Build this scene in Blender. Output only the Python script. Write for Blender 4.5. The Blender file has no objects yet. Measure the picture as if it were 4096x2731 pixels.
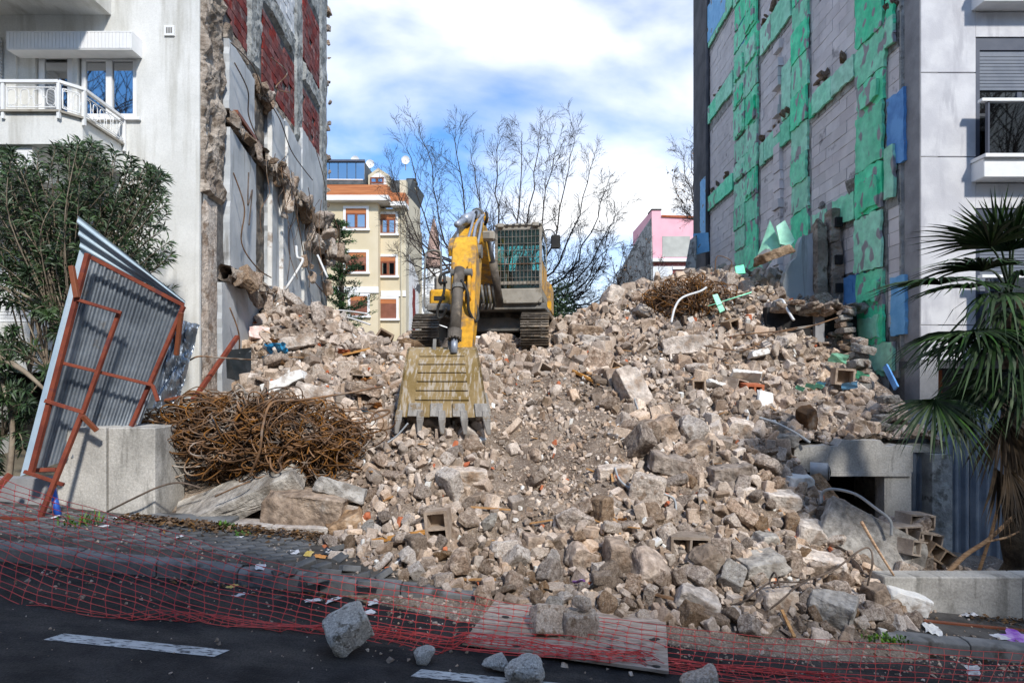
import bpy, bmesh, math, random
import numpy as np
from mathutils import Vector, Matrix, Euler, noise as mnoise
R = math.radians
rng = random.Random(7)
nrg = np.random.default_rng(11)
sc = bpy.context.scene
COL = sc.collection

# ---------------------------------------------------------------- camera
F, CX, VY, CZ = 2389.0, 2048.0, 1500.0, 2.3
cam = bpy.data.cameras.new('camera'); co = bpy.data.objects.new('camera', cam); COL.objects.link(co)
co.location = (0, 0, CZ); co.rotation_euler = (R(90), 0, 0)
cam.sensor_width = 36.0; cam.lens = F / 4096 * 36.0
cam.shift_y = (VY - 1365.5) / 4096
cam.clip_start = 0.05; cam.clip_end = 2000
sc.camera = co

# ---------------------------------------------------------------- world, sun, exposure
SUN_AZ, SUN_EL = 24.0, 41.0
W = bpy.data.worlds.new('World'); sc.world = W; W.use_nodes = True
nt = W.node_tree; nt.nodes.clear()
def wn(t, **k):
    n = nt.nodes.new(t)
    for a, b in k.items(): setattr(n, a, b)
    return n
out = wn('ShaderNodeOutputWorld'); bg = wn('ShaderNodeBackground'); bg.inputs['Strength'].default_value = 0.15
sky = wn('ShaderNodeTexSky', sky_type='NISHITA', sun_disc=False, sun_elevation=R(SUN_EL), sun_rotation=R(180 - SUN_AZ), altitude=50, air_density=1.0, dust_density=0.4, ozone_density=2.5)
tc = wn('ShaderNodeTexCoord'); mp = wn('ShaderNodeMapping')
mp.inputs['Scale'].default_value = (1.0, 1.0, 2.3); mp.inputs['Location'].default_value = (0.68, 0.3, 0.15)
nz = wn('ShaderNodeTexNoise'); nz.inputs['Scale'].default_value = 2.1; nz.inputs['Detail'].default_value = 9; nz.inputs['Roughness'].default_value = 0.47; nz.inputs['Distortion'].default_value = 0.25
rp = wn('ShaderNodeValToRGB'); rp.color_ramp.elements[0].position = 0.47; rp.color_ramp.elements[1].position = 0.65
rp.color_ramp.elements[0].color = (0.06, 0.06, 0.06, 1); rp.color_ramp.elements[1].color = (0.95, 0.95, 0.95, 1)
mx = wn('ShaderNodeMix', data_type='RGBA'); mx.inputs['B'].default_value = (6.2, 6.3, 6.45, 1)
tint = wn('ShaderNodeMix', data_type='RGBA', blend_type='MULTIPLY'); tint.inputs['Factor'].default_value = 1.0; tint.inputs['B'].default_value = (.25, .72, 1.08, 1)
L = nt.links.new
L(tc.outputs['Generated'], mp.inputs['Vector']); L(mp.outputs[0], nz.inputs['Vector']); L(nz.outputs['Fac'], rp.inputs[0])
L(sky.outputs[0], tint.inputs['A']); L(tint.outputs['Result'], mx.inputs['A']); 
sx = wn('ShaderNodeSeparateXYZ'); hz = wn('ShaderNodeMapRange', interpolation_type='SMOOTHSTEP'); ad = wn('ShaderNodeMath', operation='ADD', use_clamp=True)
hz.inputs['From Min'].default_value = .0; hz.inputs['From Max'].default_value = .40; hz.inputs['To Min'].default_value = .8; hz.inputs['To Max'].default_value = 0.0   # haze whitens the sky towards the horizon
L(tc.outputs['Generated'], sx.inputs[0]); L(sx.outputs['Z'], hz.inputs[0]); L(rp.outputs[0], ad.inputs[0]); L(hz.outputs[0], ad.inputs[1]); L(ad.outputs[0], mx.inputs['Factor'])
L(mx.outputs['Result'], bg.inputs['Color']); L(bg.outputs[0], out.inputs['Surface'])
sl = bpy.data.lights.new('sun', 'SUN'); sl.energy = 3.1; sl.angle = R(4.0); sl.color = (1.0, 0.95, 0.87)
so = bpy.data.objects.new('sun', sl); COL.objects.link(so)
S = Vector((math.sin(R(SUN_AZ)) * math.cos(R(SUN_EL)), -math.cos(R(SUN_AZ)) * math.cos(R(SUN_EL)), math.sin(R(SUN_EL))))
so.rotation_euler = S.to_track_quat('Z', 'Y').to_euler(); so.location = S * 60
sc.view_settings.view_transform = 'Standard'; sc.view_settings.look = 'None'
sc.view_settings.exposure = 0.58; sc.view_settings.gamma = 1.0; sc.view_settings.use_curve_mapping = False
sc.render.engine = 'CYCLES'; sc.cycles.use_denoising = True; sc.cycles.max_bounces = 6; sc.cycles.transparent_max_bounces = 8

# ---------------------------------------------------------------- helpers
def P(u, v, d): return Vector(((u - CX) / F * d, d, CZ - (v - VY) / F * d))
def px(p): return CX + p[0] / p[1] * F, VY + (CZ - p[2]) / p[1] * F
def fr(a, b, t): return a + (b - a) * t

def link(o, parent=None):
    COL.objects.link(o)
    if parent is not None: o.parent = parent
    return o
def tag(o, label=None, cat=None, group=None, kind=None):
    if label: o['label'] = label
    if cat: o['category'] = cat
    if group: o['group'] = group
    if kind: o['kind'] = kind
    return o
def empty(name, loc=(0, 0, 0), rz=0, label=None, cat=None, group=None):
    o = bpy.data.objects.new(name, None); o.location = loc; o.rotation_euler = (0, 0, rz); o.empty_display_size = .2
    link(o); return tag(o, label, cat, group)
def mesh_np(name, v, f, mat=None, smooth=False):
    v = np.asarray(v, np.float32); f = np.asarray(f, np.int32)
    me = bpy.data.meshes.new(name); n, k = f.shape
    me.vertices.add(len(v)); me.vertices.foreach_set('co', v.ravel())
    me.loops.add(n * k); me.loops.foreach_set('vertex_index', f.ravel())
    me.polygons.add(n); me.polygons.foreach_set('loop_start', np.arange(0, n * k, k, dtype=np.int32))
    me.polygons.foreach_set('use_smooth', np.full(n, smooth, dtype=bool))
    me.update(calc_edges=True)
    if mat: me.materials.append(mat)
    return me
def mobj(name, me, parent=None): return link(bpy.data.objects.new(name, me), parent)

def wloc(p):
    t = Vector((0, 0, 0))
    while p is not None: t += p.location; p = p.parent
    return t
class MB:
    """collects shapes into one mesh"""
    def __init__(s): s.v = []; s.f = []
    def add(s, vs, fs):
        o = len(s.v); s.v += [tuple(p) for p in vs]; s.f += [tuple(i + o for i in q) for q in fs]; return s
    def hexa(s, p): return s.add(p, [(0, 3, 2, 1), (4, 5, 6, 7), (0, 1, 5, 4), (1, 2, 6, 5), (2, 3, 7, 6), (3, 0, 4, 7)])
    def box(s, x0, x1, y0, y1, z0, z1, M=None):
        p = [Vector(q) for q in ((x0, y0, z0), (x1, y0, z0), (x1, y1, z0), (x0, y1, z0), (x0, y0, z1), (x1, y0, z1), (x1, y1, z1), (x0, y1, z1))]
        if M is not None: p = [M @ q for q in p]
        return s.hexa(p)
    def bar(s, a, b, w, h=None, up=(0, 0, 1)):
        a = Vector(a); b = Vector(b); h = h or w; t = (b - a).normalized(); up = Vector(up)
        if abs(t.dot(up)) > .95: up = Vector((0, 1, 0))
        x = t.cross(up).normalized(); y = x.cross(t).normalized(); x *= w / 2; y *= h / 2
        return s.hexa([a - x - y, a + x - y, a + x + y, a - x + y, b - x - y, b + x - y, b + x + y, b - x + y])
    def tube(s, pts, r, n=6, cap=True):
        pts = [Vector(p) for p in pts]; m = len(pts)
        rs = r if isinstance(r, (list, tuple)) else [r] * m
        o = len(s.v); nrm = None
        for i, p in enumerate(pts):
            t = (pts[min(i + 1, m - 1)] - pts[max(i - 1, 0)])
            t = t.normalized() if t.length > 1e-9 else Vector((0, 0, 1))
            if nrm is None: nrm = t.orthogonal().normalized()
            else:
                nrm = nrm - t * nrm.dot(t)
                nrm = nrm.normalized() if nrm.length > 1e-6 else t.orthogonal().normalized()
            b = t.cross(nrm)
            for k in range(n):
                a = 2 * math.pi * k / n
                s.v.append(tuple(p + (nrm * math.cos(a) + b * math.sin(a)) * rs[i]))
        for i in range(m - 1):
            for k in range(n):
                k2 = (k + 1) % n
                s.f.append((o + i * n + k, o + i * n + k2, o + (i + 1) * n + k2, o + (i + 1) * n + k))
        if cap and n > 2:
            s.f.append(tuple(o + k for k in range(n))[::-1]); s.f.append(tuple(o + (m - 1) * n + k for k in range(n)))
        return s
    def prism(s, a, b):
        """two matching polygon loops a, b"""
        n = len(a); o = len(s.v); s.v += [tuple(p) for p in a] + [tuple(p) for p in b]
        s.f.append(tuple(range(o, o + n))); s.f.append(tuple(range(o + 2 * n - 1, o + n - 1, -1)))
        for i in range(n):
            j = (i + 1) % n; s.f.append((o + i, o + n + i, o + n + j, o + j))
        return s
    def grid(s, fn, nu, nv):
        o = len(s.v)
        for j in range(nv + 1):
            for i in range(nu + 1): s.v.append(tuple(fn(i / nu, j / nv)))
        for j in range(nv):
            for i in range(nu):
                a = o + j * (nu + 1) + i; s.f.append((a, a + 1, a + nu + 2, a + nu + 1))
        return s
    def build(s, name, mat=None, parent=None, smooth=False, bevel=0, fix=True, local=False):
        me = bpy.data.meshes.new(name); me.from_pydata(s.v, [], s.f)
        if fix:
            bm = bmesh.new(); bm.from_mesh(me); bmesh.ops.recalc_face_normals(bm, faces=bm.faces)
            if bevel:
                bmesh.ops.bevel(bm, geom=bm.edges[:], offset=bevel, segments=1, affect='EDGES', clamp_overlap=True)
            bm.to_mesh(me); bm.free()
        if smooth: me.polygons.foreach_set('use_smooth', [True] * len(me.polygons))
        if mat: me.materials.append(mat)
        o = mobj(name, me, parent)
        if parent is not None and not local: o.location = -wloc(parent)
        return o

def text_mesh(txt, size, m, parent, loc, rot, name='lettering', depth=.0015):
    cu = bpy.data.curves.new(name, 'FONT'); cu.body = txt; cu.size = size; cu.extrude = depth; cu.align_x = 'CENTER'; cu.align_y = 'CENTER'; cu.resolution_u = 2
    t = bpy.data.objects.new(name, cu); COL.objects.link(t); bpy.context.view_layer.update()
    me = bpy.data.meshes.new_from_object(t.evaluated_get(bpy.context.evaluated_depsgraph_get())); bpy.data.objects.remove(t); me.materials.clear(); me.materials.append(m)
    o = mobj(name, me, parent); o.location = loc; o.rotation_euler = rot; return o

# ---------------------------------------------------------------- materials
def mat(name, c1, c2=None, scale=3.0, rough=.9, bump=.25, bscale=40, metal=0, obj=0., isl=0., spec=.3, stretch=(1, 1, 1), c3=None, c3at=.62, c3scale=8., detail=6, lo=.38, hi=.62, c3s=(1, 1, 1), bdist=.02, c3w=.05, grain=0., gscale=60., c3d=5.):
    m = bpy.data.materials.new(name); m.use_nodes = True; t = m.node_tree; N = t.nodes; K = t.links.new
    b = N['Principled BSDF']; b.inputs['Roughness'].default_value = rough; b.inputs['Metallic'].default_value = metal
    b.inputs['Specular IOR Level'].default_value = spec
    tc = N.new('ShaderNodeTexCoord'); mp = N.new('ShaderNodeMapping'); mp.inputs['Scale'].default_value = stretch
    K(tc.outputs['Object'], mp.inputs['Vector'])
    def noi(s, d, vec):
        n = N.new('ShaderNodeTexNoise'); n.inputs['Scale'].default_value = s; n.inputs['Detail'].default_value = d; n.inputs['Roughness'].default_value = .6
        K(vec, n.inputs['Vector']); return n
    n1 = noi(scale, detail, mp.outputs[0])
    r = N.new('ShaderNodeValToRGB'); r.color_ramp.elements[0].position = lo; r.color_ramp.elements[1].position = hi
    r.color_ramp.elements[0].color = (*c1, 1); r.color_ramp.elements[1].color = (*(c2 or c1), 1)
    K(n1.outputs['Fac'], r.inputs[0]); col = r.outputs[0]
    if c3:
        mp3 = N.new('ShaderNodeMapping'); mp3.inputs['Scale'].default_value = c3s; K(tc.outputs['Object'], mp3.inputs['Vector'])
        n3 = noi(c3scale, c3d, mp3.outputs[0]); r3 = N.new('ShaderNodeValToRGB')
        r3.color_ramp.elements[0].position = c3at - c3w; r3.color_ramp.elements[1].position = c3at + c3w
        K(n3.outputs['Fac'], r3.inputs[0]); x = N.new('ShaderNodeMix'); x.data_type = 'RGBA'
        K(r3.outputs[0], x.inputs['Factor']); K(col, x.inputs['A']); x.inputs['B'].default_value = (*c3, 1); col = x.outputs['Result']
    if grain:
        ng = noi(gscale, 3, mp.outputs[0]); mg = N.new('ShaderNodeMapRange'); mg.inputs['From Min'].default_value = .34; mg.inputs['From Max'].default_value = .62; mg.inputs['To Min'].default_value = 1 - grain; mg.inputs['To Max'].default_value = 1 + grain * .35
        K(ng.outputs['Fac'], mg.inputs[0]); hg = N.new('ShaderNodeHueSaturation'); K(mg.outputs[0], hg.inputs['Value']); K(col, hg.inputs['Color']); col = hg.outputs[0]
    if obj or isl:
        amt = obj or isl
        if obj: src = N.new('ShaderNodeObjectInfo').outputs['Random']
        else: src = N.new('ShaderNodeNewGeometry').outputs['Random Per Island']
        h = N.new('ShaderNodeHueSaturation'); mr = N.new('ShaderNodeMapRange'); mr.inputs['To Min'].default_value = 1 - amt; mr.inputs['To Max'].default_value = 1 + amt
        K(src, mr.inputs[0]); K(mr.outputs[0], h.inputs['Value'])
        # a second, decorrelated number drives the warmth
        wm = N.new('ShaderNodeMath'); wm.operation = 'MULTIPLY'; wm.inputs[1].default_value = 7.31; K(src, wm.inputs[0])
        wf = N.new('ShaderNodeMath'); wf.operation = 'FRACT'; K(wm.outputs[0], wf.inputs[0])
        ms = N.new('ShaderNodeMapRange'); ms.inputs['To Min'].default_value = .75; ms.inputs['To Max'].default_value = 1.3
        K(wf.outputs[0], ms.inputs[0]); K(ms.outputs[0], h.inputs['Saturation'])
        K(col, h.inputs['Color']); col = h.outputs[0]
    K(col, b.inputs['Base Color'])
    if bump:
        n2 = noi(bscale, 6, mp.outputs[0]); bp = N.new('ShaderNodeBump'); bp.inputs['Strength'].default_value = bump; bp.inputs['Distance'].default_value = bdist
        K(n2.outputs['Fac'], bp.inputs['Height']); K(bp.outputs[0], b.inputs['Normal'])
    return m
def glass(name, tint=(.6, .75, .8), alpha=.35, rough=.02):
    m = bpy.data.materials.new(name); m.use_nodes = True; t = m.node_tree; t.nodes.clear(); K = t.links.new
    o = t.nodes.new('ShaderNodeOutputMaterial'); g = t.nodes.new('ShaderNodeBsdfGlossy'); g.inputs['Roughness'].default_value = rough; g.inputs['Color'].default_value = (.95, .97, 1, 1)
    tr = t.nodes.new('ShaderNodeBsdfTransparent'); tr.inputs['Color'].default_value = (*tint, 1)
    x = t.nodes.new('ShaderNodeMixShader'); fz = t.nodes.new('ShaderNodeLayerWeight'); fz.inputs['Blend'].default_value = .35
    mr = t.nodes.new('ShaderNodeMapRange'); mr.inputs['To Min'].default_value = alpha; mr.inputs['To Max'].default_value = .95
    K(fz.outputs['Fresnel'], mr.inputs[0]); K(mr.outputs[0], x.inputs[0]); K(tr.outputs[0], x.inputs[1]); K(g.outputs[0], x.inputs[2]); K(x.outputs[0], o.inputs['Surface'])
    return m
M = {}
M['asphalt'] = mat('asphalt', (.011, .011, .013), (.042, .039, .040), 2.6, .8, .9, 55, c3=(.085, .076, .068), c3at=.60, c3scale=1.7, c3s=(.5, 1.6, 1), c3w=.12, bdist=.02, spec=.35, detail=12, grain=.5, gscale=70)
M['paint'] = mat('road_paint', (.46, .46, .46), (.62, .62, .61), 6, .8, .3, 90, c3=(.08, .08, .08), c3at=.57, c3scale=14, c3s=(1, 4, 1))
M['kerb'] = mat('kerb_stone', (.13, .135, .14), (.22, .22, .22), 4, .9, .4, 60, c3=(.06, .055, .05), c3at=.6, c3scale=3)
M['paver'] = mat('paver', (.09, .095, .10), (.17, .17, .17), 5, .9, .4, 60, obj=.3)
M['pavebed'] = mat('paving_bed', (.05, .045, .04), (.11, .10, .09), 5, .95, .5, 60)
M['soil'] = mat('rubble_soil', (.155, .115, .088), (.33, .26, .205), 2.2, 1, .9, 26, c3=(.42, .36, .30), c3at=.60, c3scale=26, bdist=.05, detail=10, grain=.4, gscale=45)
M['ground'] = mat('ground', (.12, .10, .07), (.2, .17, .12), .4, 1, .4, 8)
M['chunk'] = mat('concrete_chunk', (.36, .275, .22), (.595, .495, .415), 2.1, .95, .85, 16, obj=.30, c3=(.21, .15, .11), c3at=.565, c3scale=3.2, bdist=.05, detail=9, c3w=.1, grain=.42, gscale=9)
M['chunkpale'] = mat('pale_concrete', (.47, .395, .34), (.69, .62, .555), 2.6, .95, .7, 20, obj=.15, c3=(.30, .23, .18), c3at=.58, c3scale=2.4, bdist=.045, grain=.36, gscale=10)
M['chunkgrey'] = mat('grey_concrete', (.30, .275, .25), (.47, .445, .41), 2.2, .95, .8, 18, obj=.15, c3=(.17, .15, .13), c3at=.6, c3scale=3, bdist=.04, grain=.42, gscale=12)
M['chunkbrown'] = mat('brown_concrete', (.20, .135, .09), (.36, .265, .19), 2.6, .95, .8, 18, obj=.25, c3=(.42, .36, .3), c3at=.64, c3scale=4, bdist=.045, grain=.36, gscale=10)
M['rubble'] = mat('rubble_stones', (.33, .25, .195), (.58, .485, .405), 2.5, .95, .6, 30, isl=.36, bdist=.02, c3=(.20, .15, .11), c3at=.6, c3scale=4, grain=.3, gscale=50)
M['plaster'] = mat('white_plaster', (.62, .61, .58), (.78, .77, .75), 3, .8, .25, 40, c3=(.35, .29, .24), c3at=.62, c3scale=3)
M['pinkplaster'] = mat('pink_plaster', (.75, .52, .48), (.8, .68, .65), 5, .85, .25, 40)
M['block'] = mat('hollow_block', (.24, .18, .135), (.40, .32, .255), 4, .95, .6, 40, obj=.25)
M['rust'] = mat('rusty_rebar', (.085, .042, .018), (.215, .108, .043), 5, .8, .4, 60, isl=.5, c3=(.27, .235, .20), c3at=.60, c3scale=2.0, spec=.4, bdist=.004)
M['wire'] = mat('dark_wire', (.06, .045, .035), (.15, .11, .085), 6, .7, .1, 60)
M['greyrod'] = mat('grey_conduit', (.30, .32, .34), (.45, .46, .47), 6, .6, .1, 60)
M['wood'] = mat('splintered_wood', (.30, .15, .06), (.55, .33, .16), 6, .8, .4, 50, stretch=(1, 1, 8), obj=.25)
M['ply'] = mat('weathered_board', (.30, .24, .20), (.50, .42, .36), 3, .85, .5, 20, stretch=(1.2, 9, 9), c3=(.14, .115, .10), c3at=.60, c3scale=5, c3s=(1, 5, 5))
M['dark'] = mat('painted_void_shade', (.012, .012, .013), (.03, .03, .03), 3, .9, 0)  # near-black colour stands in for the shade inside rooms, openings and holes
M['facade'] = mat('white_facade', (.63, .63, .605), (.72, .72, .70), 1.2, .85, .35, 70, c3=(.47, .46, .42), c3at=.585, c3scale=1.3, c3s=(2.6, 1, .22), bdist=.008, c3w=.09, grain=.07, gscale=40)
M['white'] = mat('white_paint', (.74, .75, .75), (.80, .80, .80), 5, .5, .05, 50)
M['pvc'] = mat('white_pvc', (.76, .77, .78), (.8, .8, .8), 5, .35, 0)
M['rawconc'] = mat('raw_concrete_tan', (.22, .175, .14), (.48, .415, .35), 2.4, .95, 1.0, 11, c3=(.16, .125, .095), c3at=.57, c3scale=5, bdist=.06, detail=10)
M['greyconc'] = mat('raw_concrete_grey', (.22, .225, .22), (.42, .425, .41), 2.6, .95, .8, 14, c3=(.14, .14, .13), c3at=.58, c3scale=6, bdist=.03)
M['panel'] = mat('grey_plaster_panel', (.40, .425, .45), (.55, .57, .59), 1.1, .8, .35, 10, c3=(.27, .27, .27), c3at=.63, c3scale=1.6, c3s=(3, 3, .3), bdist=.015)
M['redbrick'] = mat('red_hollow_brick', (.13, .036, .035), (.22, .065, .058), 6, .9, .5, 40, obj=.28, c3=(.30, .22, .21), c3at=.64, c3scale=4)
M['whiteblock'] = mat('whitewashed_block', (.55, .56, .58), (.68, .69, .70), 4, .9, .4, 30, obj=.08)
M['mortar'] = mat('mortar', (.09, .085, .085), (.2, .19, .18), 6, .95, .6, 40)
M['aac'] = mat('aerated_block', (.60, .57, .575), (.72, .69, .69), 1.6, .95, .35, 50, obj=.10, c3=(.19, .18, .19), c3at=.66, c3scale=2.2)
M['green'] = mat('green_foam_board', (.20, .74, .45), (.32, .86, .58), 2.0, .75, .5, 7, c3=(.33, .32, .33), c3at=.60, c3scale=3.2, c3w=.02, bdist=.02, detail=8, obj=.10, grain=.20, gscale=5, c3d=1.2, c3s=(1, 1.3, .8))
M['greenclean'] = mat('green_foam_clean', (.25, .77, .50), (.36, .86, .61), 3, .7, .15, 20, obj=.12, grain=.15, gscale=6)
M['blue'] = mat('blue_foam_board', (.08, .24, .56), (.15, .38, .74), 3, .6, .25, 20, c3=(.20, .20, .23), c3at=.66, c3scale=2.5, c3w=.015)
M['ltblue'] = mat('light_blue_foam_board', (.16, .42, .72), (.25, .55, .85), 3, .65, .25, 20, c3=(.20, .17, .15), c3at=.63, c3scale=3, c3w=.015)
M['darkpanel'] = mat('dark_grey_render', (.055, .058, .065), (.10, .10, .11), 1.4, .85, .25, 30)
M['modwhite'] = mat('light_grey_render', (.50, .50, .53), (.62, .62, .64), 2.2, .85, .3, 40, c3=(.45, .45, .48), c3at=.6, c3scale=1.6, c3s=(2, 2, .5), bdist=.01)
M['modgrey'] = mat('grey_side_render', (.22, .22, .23), (.32, .32, .33), 2, .9, .3, 40)
M['anthracite'] = mat('anthracite_metal', (.045, .055, .085), (.06, .07, .10), 5, .45, 0, metal=.0, spec=.5)
M['slat'] = mat('shutter_slat_grey', (.12, .14, .18), (.15, .17, .21), 5, .5, 0, spec=.5)
M['glass'] = glass('window_glass', (.10, .14, .17), .42)
M['glassdark'] = glass('balcony_glass', (.30, .38, .44), .22)
M['curtain'] = mat('curtain', (.55, .62, .68), (.72, .78, .82), 2, .9, .3, 3, stretch=(14, 1, .3))
M['yellow'] = mat('yellow_machine_paint', (.62, .30, .015), (.74, .40, .03), 2.5, .45, .2, 30, c3=(.25, .17, .10), c3at=.56, c3scale=3.6, spec=.4, bdist=.006, c3w=.07, grain=.22, gscale=14, detail=9)
M['mgrey'] = mat('machine_grey', (.13, .125, .115), (.22, .21, .195), 3, .6, .2, 40, c3=(.26, .22, .17), c3at=.62, c3scale=4)
M['mbeige'] = mat('dusty_cab_panel', (.27, .245, .205), (.38, .35, .30), 3, .7, .2, 40, c3=(.20, .17, .13), c3at=.6, c3scale=3)
M['steel'] = mat('worn_track_steel', (.085, .07, .055), (.20, .17, .14), 5, .55, .4, 50, metal=.5, c3=(.26, .20, .14), c3at=.6, c3scale=5)
M['mblack'] = mat('black_hose', (.018, .018, .018), (.04, .038, .035), 5, .6, .1, 40)
M['chrome'] = mat('cylinder_grey', (.27, .30, .36), (.36, .39, .45), 4, .45, .1, 40, metal=.35)
M['cylinder'] = mat('dusty_cylinder', (.085, .072, .06), (.17, .145, .12), 3, .65, .35, 30, c3=(.26, .21, .16), c3at=.6, c3scale=4)
M['bucket'] = mat('bucket_steel', (.20, .135, .045), (.31, .225, .115), 3, .75, .5, 24, c3=(.40, .345, .28), c3at=.555, c3scale=8, c3s=(3, 1, .5), bdist=.01, detail=9)
M['tooth'] = mat('worn_tooth_steel', (.24, .225, .21), (.38, .36, .335), 4, .55, .4, 30, stretch=(3, 3, .8), metal=.25, c3=(.22, .15, .07), c3at=.61, c3scale=5)
M['cabglass'] = glass('cab_glass', (.60, .90, .86), .10)
M['redsteel'] = mat('red_oxide_steel', (.13, .028, .018), (.25, .06, .028), 4, .75, .2, 40, c3=(.13, .035, .03), c3at=.6, c3scale=4)
M['blockface'] = mat('stained_concrete', (.36, .345, .32), (.54, .52, .485), 1.6, .9, .4, 30, c3=(.24, .23, .21), c3at=.60, c3scale=2.2, c3s=(2.5, 1, .35), grain=.2, gscale=40)
M['roadstone'] = mat('pale_grey_stone', (.60, .58, .55), (.78, .76, .73), 2.4, .95, .8, 16, obj=.1, c3=(.27, .25, .22), c3at=.58, c3scale=2.6, bdist=.05, grain=.4, gscale=12)
M['guard'] = mat('dull_guard_bar', (.15, .13, .11), (.26, .23, .20), 6, .6, 0)
M['inked'] = mat('ink_marked_plaster', (.55, .53, .49), (.68, .66, .62), 4, .85, .3, 30, c3=(.02, .025, .05), c3at=.60, c3scale=16, c3w=.01)
M['zinc'] = mat('zinc_sheet', (.22, .25, .29), (.38, .42, .47), 2.0, .36, .12, 8, metal=.8, stretch=(1, 1, 1), c3=(.24, .22, .20), c3at=.66, c3scale=3, spec=.5)
M['zincblue'] = mat('blue_zinc_sheet', (.36, .47, .57), (.46, .57, .66), 2.5, .55, .1, 12, metal=.2, spec=.5)
M['fence'] = mat('blue_grey_sheet', (.16, .195, .25), (.27, .31, .37), 2.2, .5, .15, 10, metal=.4, c3=(.24, .23, .22), c3at=.66, c3scale=2, c3s=(3, 3, .4))
M['bluepipe'] = mat('blue_pipe', (.015, .07, .35), (.03, .12, .5), 5, .4, 0)
M['net'] = mat('red_barrier_net', (.50, .04, .042), (.66, .08, .065), 3, .5, 0, spec=.5)
M['leaf'] = mat('oleander_leaf', (.022, .045, .02), (.07, .115, .048), 3, .5, 0, isl=.45, spec=.5)
M['stem'] = mat('bush_stem', (.16, .125, .095), (.30, .25, .19), 4, .9, .3, 40)
M['bark'] = mat('bare_branch', (.035, .028, .025), (.075, .06, .052), 4, .9, .3, 30)
M['palmleaf'] = mat('palm_leaf', (.009, .024, .008), (.034, .068, .02), 3, .55, 0, isl=.45, spec=.25)
M['palmdead'] = mat('palm_dead_leaf', (.03, .021, .014), (.08, .055, .033), 3, .8, 0, isl=.4)
M['palmtrunk'] = mat('palm_trunk', (.035, .026, .018), (.10, .075, .05), 6, .95, 1, 14, bdist=.06)
M['conifer'] = mat('conifer_needles', (.015, .04, .016), (.05, .10, .035), 2, .7, 0, isl=.45)
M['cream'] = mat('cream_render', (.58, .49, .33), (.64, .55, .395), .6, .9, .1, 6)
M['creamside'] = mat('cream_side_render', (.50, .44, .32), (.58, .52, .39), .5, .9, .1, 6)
M['trimwhite'] = mat('white_trim', (.72, .71, .69), (.78, .77, .76), 2, .7, 0)
M['woodpanel'] = mat('orange_wood_cladding', (.36, .12, .045), (.50, .19, .075), 1.5, .7, 0, stretch=(.4, .4, 9))
M['brownframe'] = mat('brown_window_frame', (.17, .05, .025), (.23, .075, .035), 3, .5, 0)
M['shutterbrown'] = mat('brown_shutter', (.24, .095, .06), (.30, .12, .08), 3, .6, 0)
M['slate'] = mat('slate_roof', (.06, .07, .075), (.11, .12, .125), 3, .8, .3, 12)
M['pink'] = mat('pink_render', (.72, .36, .42), (.78, .43, .48), .7, .9, .1, 6)
M['greypatch'] = mat('grey_render_patch', (.36, .36, .33), (.46, .46, .42), .9, .9, .2, 6)
M['stonepink'] = mat('minaret_cone_lead', (.34, .22, .17), (.44, .30, .25), 1.5, .8, .2, 6)
M['stone'] = mat('minaret_stone', (.62, .60, .55), (.7, .68, .64), 1.5, .9, .2, 6)
M['paper'] = mat('litter_paper', (.62, .62, .64), (.75, .75, .77), 6, .7, .2, 30, c3=(.35, .30, .28), c3at=.62, c3scale=8)
M['bagblack'] = mat('black_plastic_bag', (.012, .014, .016), (.03, .035, .04), 6, .35, .3, 30, spec=.5)
M['litter'] = mat('dry_leaf_litter', (.07, .042, .025), (.19, .115, .06), 6, .9, .2, 40, isl=.5)
M['weed'] = mat('weed_green', (.05, .12, .02), (.12, .22, .04), 5, .7, 0, isl=.3)
M['purple'] = mat('purple_wrapper', (.25, .06, .45), (.55, .35, .70), 9, .4, 0)
M['yellowlitter'] = mat('yellow_litter', (.6, .42, .08), (.65, .5, .2), 9, .6, 0)
M['orangewood'] = mat('orange_cloth', (.55, .22, .06), (.62, .30, .10), 7, .8, .2, 20)
M['sheetblue'] = mat('blue_sign_sheet', (.04, .30, .62), (.06, .38, .70), 6, .4, 0, c3=(.02, .03, .08), c3at=.62, c3scale=16)
M['pipewhite'] = mat('white_plastic_pipe', (.6, .6, .6), (.7, .7, .7), 5, .4, 0)
M['blackslab'] = mat('black_marble', (.015, .017, .018), (.03, .032, .034), 4, .3, 0, c3=(.25, .26, .26), c3at=.69, c3scale=9, c3w=.01)
M['terracotta'] = mat('terracotta_piece', (.38, .10, .045), (.50, .17, .08), 5, .85, .3, 30)
# ================================================================ ground, road, pavement
G = 0.10                       # the street falls to the right
def zr(x): return -G * x       # road level
KERB_Y = 5.8
def sheet(name, x0, x1, y0, y1, dz, m, nx=2, ny=2):
    b = MB(); b.grid(lambda a, c: (fr(x0, x1, a), fr(y0, y1, c), zr(fr(x0, x1, a)) + dz), nx, ny)
    return tag(b.build(name, m), kind='structure')
gb = MB(); gb.grid(lambda a, c: (fr(-400, 400, a), fr(17.5, 900, c), 2.2), 1, 1)
tag(gb.build('ground', M['ground']), kind='structure')
sheet('ground', -40, 40, 5.8, 17.6, -.06, M['ground'])
sheet('road', -40, 40, -9, 5.8, 0, M['asphalt'])
sheet('pavement', -40, 40, -12, -9, .12, M['pavebed'])
pave = sheet('pavement', -40, 40, 5.95, 7.3, .135, M['pavebed'])
mk = empty('road_marking', label='worn white dashed centre line on the dark asphalt'); tag(mk, kind='structure')
for (x0, x1) in ((-3.43, -2.17), (-.72, .42), (2.1, 3.3)):
    b = MB(); b.grid(lambda a, c: (fr(x0, x1, a) + .06 * (c - .5), 4.41 + .12 * c, zr(fr(x0, x1, a) + .06 * (c - .5)) + .004), 4, 1); b.build('paint_dash', M['paint'], mk)
kb = empty('kerb'); tag(kb, kind='structure')
x = -9.0; i = 0
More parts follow.
